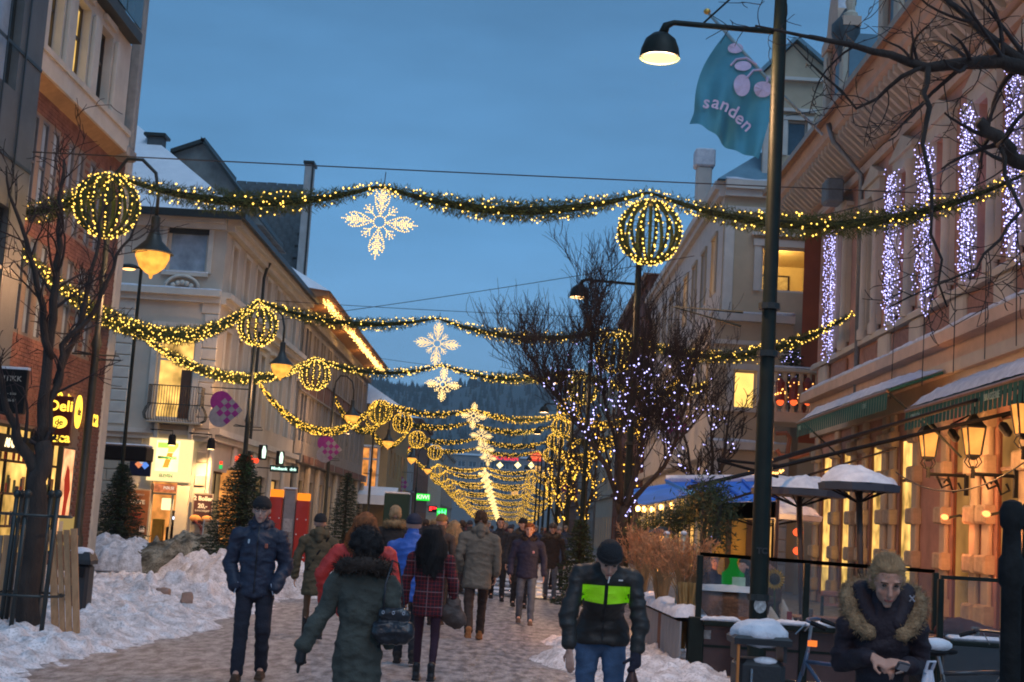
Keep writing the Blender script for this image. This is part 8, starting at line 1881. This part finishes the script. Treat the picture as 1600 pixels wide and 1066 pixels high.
q = MB(); q.cone((-.10, 0, .02), (.10, 0, .02), .07, .07, 12, .8); q.cone((-.13, 0, -.12), (.13, 0, -.12), .10, .10, 14, .85); q.cone((-.1, 0, -.16), (.1, 0, -.16), .09, .09, 12, .8)
link('bag_body', remesh(q, 'bag_body', cloth('bag_leather', (.014, .016, .022), .3, 6, .30, .4, 25, coat=.2), .011, 2, wrinkle(.010, seed=12)), bm7)
MB().tube([(-.11, -.06, .06), (-.11, -.03, .3), (-.06, .1, .52), (.0, .14, .50), (.06, .1, .3), (.11, .02, .06)], .011, 6).build('strap', MATS['bag_leather'], bm7, smooth=True)
for sx_ in (-.11, .0, .11):
    MB().tube([(sx_+.013*math.cos(a), -.085, .05+.013*math.sin(a)) for a in [2*PI*k/12 for k in range(13)]], .0035, 4).build('ring', pm('silver'), bm7)

# 5 red jacket walker behind her
red = cloth('red_shell', (.55, .035, .025), .2, 5, .6, .3)
m8 = person('auburn haired woman in a red jacket, half hidden behind the long grey coat', gx(565, 12.9), PI-.05, 1.70, stride=.2, side=-1, arms={1: ((.36, .03, 1.12), (.33, -.10, .86)), -1: ((-.30, .03, 1.10), (-.27, -.10, .86))}, width=1.24,
            top=dict(mat=red, bulk=1.18, hem=.45, wr=.012), legs=dict(mat=cloth('wine_trousers', (.035, .012, .02)), r=.95), hair=('long', cloth('auburn_hair', (.26, .085, .025), .45, 22, bscale=150), .20), hood=red, hands={1: 'none', -1: 'none'})
# 6 olive coat woman
olv = cloth('olive_coat', (.075, .058, .030), .2, 8)
m9 = person('woman in olive brown hooded coat, black beanie and knee boots near the red kiosk', gx(494, 19.0), PI+.15, 1.66, stride=.18, side=1, width=1.12, top=dict(mat=olv, bulk=1.12, hem=.36, flare=.95, wr=.01), hood=olv, hat=(black_knit, 1.05),
            legs=dict(mat=cloth('tan_tights', (.16, .09, .05)), r=.78, kind='tights', boot=.26), shoes=cloth('black_leather', (.012, .011, .012)), hands={-1: 'relaxed', 1: 'relaxed'})
MB().tube([on_back(m9, -.13, 1.36), on_back(m9, 0, 1.15), on_back(m9, .13, .92)], .014, 5).build('shoulder_strap', black_p, m9)
# 7 plaid coat woman
pld = plaid('red_plaid', (.050, .006, .010), (.006, .006, .02), (.25, .2, .2))
m10 = person('woman in a dark red tartan coat with long black hair, walking away', gx(672, 14.9), PI-.05, 1.62, stride=.16, side=1, width=1.06, top=dict(mat=pld, bulk=1.12, hem=.42, flare=1.1, wr=.008), hair=('long', MATS['black_hair'], .30),
             legs=dict(mat=cloth('burgundy_tights', (.035, .008, .02)), r=.86, kind='tights', boot=.05), shoes=MATS['black_leather'])
b10 = thing('shoulder_bag', 'slouchy grey brown shoulder bag hanging beside the tartan coat', 'bag', tuple(Vector(m10.location)+Vector((.265, .02, .83)))); q = MB(); q.cone((0, 0, .02), (0, 0, -.08), .06, .10, 12, .6); q.cone((-.03, 0, -.12), (.04, 0, -.16), .11, .10, 12, .6)
link('bag_body', remesh(q, 'bag_body', cloth('taupe_leather', (.07, .045, .035), .25, 6, .6), .012, 2, wrinkle(.012, seed=8)), b10); MB().tube([(-.03, -.04, .05), (-.06, -.02, .35), (-.10, .02, .52), (-.05, .03, .3), (.03, .03, .05)], .012, 5).build('strap', pm('strap_grey', (.16, .14, .13), .7), b10)
# 8 royal blue jacket
person('person in a bright blue jacket and dark beanie walking away behind the tartan coat', gx(641, 16.6), PI, 1.72, stride=.15, width=1.2, top=dict(mat=cloth('royal_blue', (.035, .11, .42), .15, 5, .6), bulk=1.12, hem=.42, wr=.01), hat=(cloth('navy_knit', (.012, .016, .035)), 1.06), legs=dict(r=1))
# 9 grey parka man
m12 = person('man in a grey green parka and tan boots walking away in mid street', gx(746, 20.6), PI+.12, 1.86, stride=.26, side=-1, width=1.16, head=(.0, .1), top=dict(mat=cloth('grey_parka', (.115, .105, .085), .15, 6), bulk=1.16, hem=.40, flare=.95, wr=.011), hood=MATS['grey_parka'], hair=('short', cloth('brown_hair', (.08, .04, .02), .3, 20)), legs=dict(mat=cloth('brown_trousers', (.03, .018, .014)), r=1.05), shoes=cloth('tan_boot', (.26, .10, .03)), hands={-1: 'relaxed', 1: 'none'}, arms={-1: ((-.27, .0, 1.17), (-.27, -.05, .93)), 1: ((.29, .03, 1.17), (.22, -.12, .98))})
# 10 young man navy parka towards us
m13 = person('red haired young man in a navy parka and blue jeans walking towards the viewer', gx(823, 24.6), 0, 1.74, stride=.12, side=1, width=1.12, head=(0, .15), top=dict(mat=cloth('dark_navy', (.014, .016, .042), .15, 6), bulk=1.16, hem=.45, wr=.009), hair=('short', cloth('red_hair', (.22, .07, .02), .3, 20)), legs=dict(mat=cloth('slate_denim', (.075, .095, .13), .25, 7), r=1.0), face=True, collar=(MATS['dark_fur'], 1.0), shoes=cloth('beige_shoe', (.16, .10, .07)))
fr, *_ = t_info[m13.name]; p = fr(.71, .09); MB().ell(tuple(p), .022, .008, .026, 10, 6).build('round_badge', pm('badge', (.5, .25, .3)), m13, smooth=True)
# others
person('black haired man in a dark jacket facing us just right of the grey parka', gx(777, 31.8), .1, 1.84, stride=.18, width=1.1, top=dict(mat=cloth('charcoal_jacket', (.02, .024, .032)), bulk=1.1, hem=.46), hair=('short', MATS['black_hair']), face=True, vox=.014)
person('person in a dark fur hooded coat facing us, right of the navy parka', gx(860, 33.0), -.05, 1.78, stride=.16, width=1.12, top=dict(mat=cloth('brown_black_coat', (.022, .017, .016)), bulk=1.15, hem=.42), hat=(cloth('grey_fur_hat', (.07, .06, .05), .4, 20), 1.1), collar=(cloth('grey_fur', (.09, .07, .05), .4, 20), 1.25), legs=dict(mat=MATS['slate_denim'], r=.95), face=True, vox=.014)
person('man in a black cap half hidden directly behind the navy parka', gx(812, 29.5), .1, 1.84, stride=.1, width=1.12, top=dict(bulk=1.12), hat=(black_knit, 1.03), face=True, vox=.014, collar=(MATS['grey_fur'], 1.0))
person('fair haired person with tan fur hood walking away, left of the blue jacket', gx(611, 21), PI+.2, 1.86, stride=.12, width=1.12, top=dict(mat=cloth('black_wool', (.012, .011, .012)), bulk=1.15, hem=.40), hair=('short', cloth('fair_hair', (.28, .19, .10), .3, 20)), collar=(cloth('tan_fur', (.26, .17, .08), .4, 20), 1.25), vox=.014)
person('white haired person walking away between the fur hood and the blue jacket', gx(637, 26), PI, 1.72, stride=.12, top=dict(mat=cloth('brown_coat', (.06, .04, .03))), hair=('short', cloth('white_hair', (.45, .42, .38), .15, 20)), vox=.014)
person('person with long blond hair walking away behind the tartan coat', gx(705, 25), PI, 1.70, stride=.12, top=dict(mat=MATS['black_wool']), hair=('long', cloth('blond_hair'  , (.3, .2, .1)), .22), vox=.014)
person('person in a brown coat and dark hat walking away beside the tartan coat', gx(684, 23), PI-.2, 1.78, stride=.12, top=dict(mat=cloth('brown_coat', (.06, .04, .03))), hat=(cloth('mustard_knit', (.22, .12, .04)), 1.05), vox=.014)
# far walkers: three models, then copies
far_src = []
for k, (c, hc_, hatc) in enumerate((((.02, .02, .03), (.05, .03, .02), None), ((.10, .02, .02), (.3, .2, .1), None), ((.05, .045, .04), None, (.03, .03, .04)), ((.03, .05, .10), None, (.25, .22, .2)))):
    far_src.append(person('x', (0, -50, 0), 0, 1.72+.05*(k % 2), stride=.14, top=dict(mat=cloth('far_coat%s' % 'abcd'[k], c), bulk=1.12, hem=.42), hair=('short', cloth('far_hair%s' % 'abcd'[k], hc_)) if hc_ else None, hat=(cloth('far_hat%s' % 'abcd'[k], hatc), 1.06) if hatc else None, vox=.02, face=False))
fp = [(655, 48, 1), (668, 55, 1), (690, 44, 0), (699, 60, 1), (712, 52, 0), (722, 70, 1), (733, 42, 1), (762, 58, 0), (768, 75, 1), (789, 46, 0), (800, 64, 1), (836, 52, 0), (846, 70, 1), (851, 90, 0), (874, 48, 1), (883, 62, 0), (676, 85, 0), (728, 112, 1), (735, 95, 0), (781, 88, 1), (815, 100, 0), (826, 80, 1), (660, 70, 0), (647, 62, 1), (664, 36, 1), (676, 40, 1), (694, 34, 0), (710, 38, 1), (721, 35, 1), (757, 47, 0), (797, 40, 0), (872, 39, 0)]
where = ['by the dark cabinet', 'below the green shop sign', 'left of the grey parka', 'beyond the tartan coat', 'in the middle distance', 'right of the grey parka', 'beyond the young man in navy', 'near the far trees']
for k, (px, Y_, away) in enumerate(fp):
    s_ = far_src[k % 4]; p = gx(px, Y_, 840); o = s_ if k < 4 else copy_tree(s_)
    o.location = p; o.rotation_euler = (0, 0, (PI if away else 0)+rnd.uniform(-.3, .3)); o.scale = (1, 1, rnd.uniform(.95, 1.05))
    kd = ('dark clad walker', 'walker in a wine red coat', 'walker in grey coat and dark hat', 'walker in blue coat and pale hat')[k % 4]
    pl_ = ('beside the dark cabinet' if px < 664 else 'under the round green sign' if px < 694 else 'between tartan coat and grey parka' if px < 725 else 'close behind the grey parka' if px < 765 else 'between grey and navy parkas' if px < 810 else 'just behind the navy parka' if px < 840 else 'beside the farthest lit trees')
    o['label'] = ('nearer ' if Y_ < 43 else 'distant ' if Y_ < 60 else 'tiny far ')+kd+' '+pl_; o['group'] = 'distant walkers far down the street'
# seated cafe guests
def seated(label, px, Y_, rz, col, hairc, hatc=None):
    p = gx(px, Y_); t = person(label, (p[0], p[1], -.30), rz, 1.70, stride=0, top=dict(mat=cloth('guest_'+hairc+('x' if hatc else ''), col), bulk=1.15, hem=.45), hair=('short' if hairc != 'long' else 'long', cloth('guest_hair_'+hairc, {'grey': (.25, .23, .2), 'long': (.06, .03, .02), 'dark': (.03, .02, .015), 'mid': (.12, .07, .04)}[hairc]), .2), vox=.014, face=False,
               arms={-1: ((-.25, -.06, 1.10), (-.16, -.33, 1.12)), 1: ((.25, -.06, 1.10), (.16, -.33, 1.12))}, legs=dict(r=1.0))
    return t
seated('grey haired cafe guest with a pale scarf leaning over behind the fir garland', 1112, 22.5, .5, (.02, .03, .08), 'grey'); seated('long haired cafe guest in a dark coat seated left of the grey haired guest', 1098, 21.5, 1.2, (.05, .02, .015), 'long')
seated('dark haired cafe guest behind the tall lamp post', 1164, 20.5, -.9, (.02, .02, .02), 'dark'); seated('cafe guest in a brown jacket just right of the tall lamp post', 1206, 21.5, -1.2, (.07, .035, .02), 'mid', 1)
# ================================================================== HAZE
hb = MB().box(-900, 900, -60, 2400, -1.5, 175).mesh('haze'); hm = bpy.data.materials.new('haze'); hm.use_nodes = True; ht = hm.node_tree; ht.nodes.clear()
ho = N(ht, 'ShaderNodeOutputMaterial'); hv = N(ht, 'ShaderNodeVolumePrincipled'); hv.inputs['Density'].default_value = .00026; hv.inputs['Color'].default_value = (.85, .9, .97, 1)
ht.links.new(hv.outputs[0], ho.inputs['Volume']); hb.materials.append(hm); o = link('haze', hb); tag(o, kind='stuff')
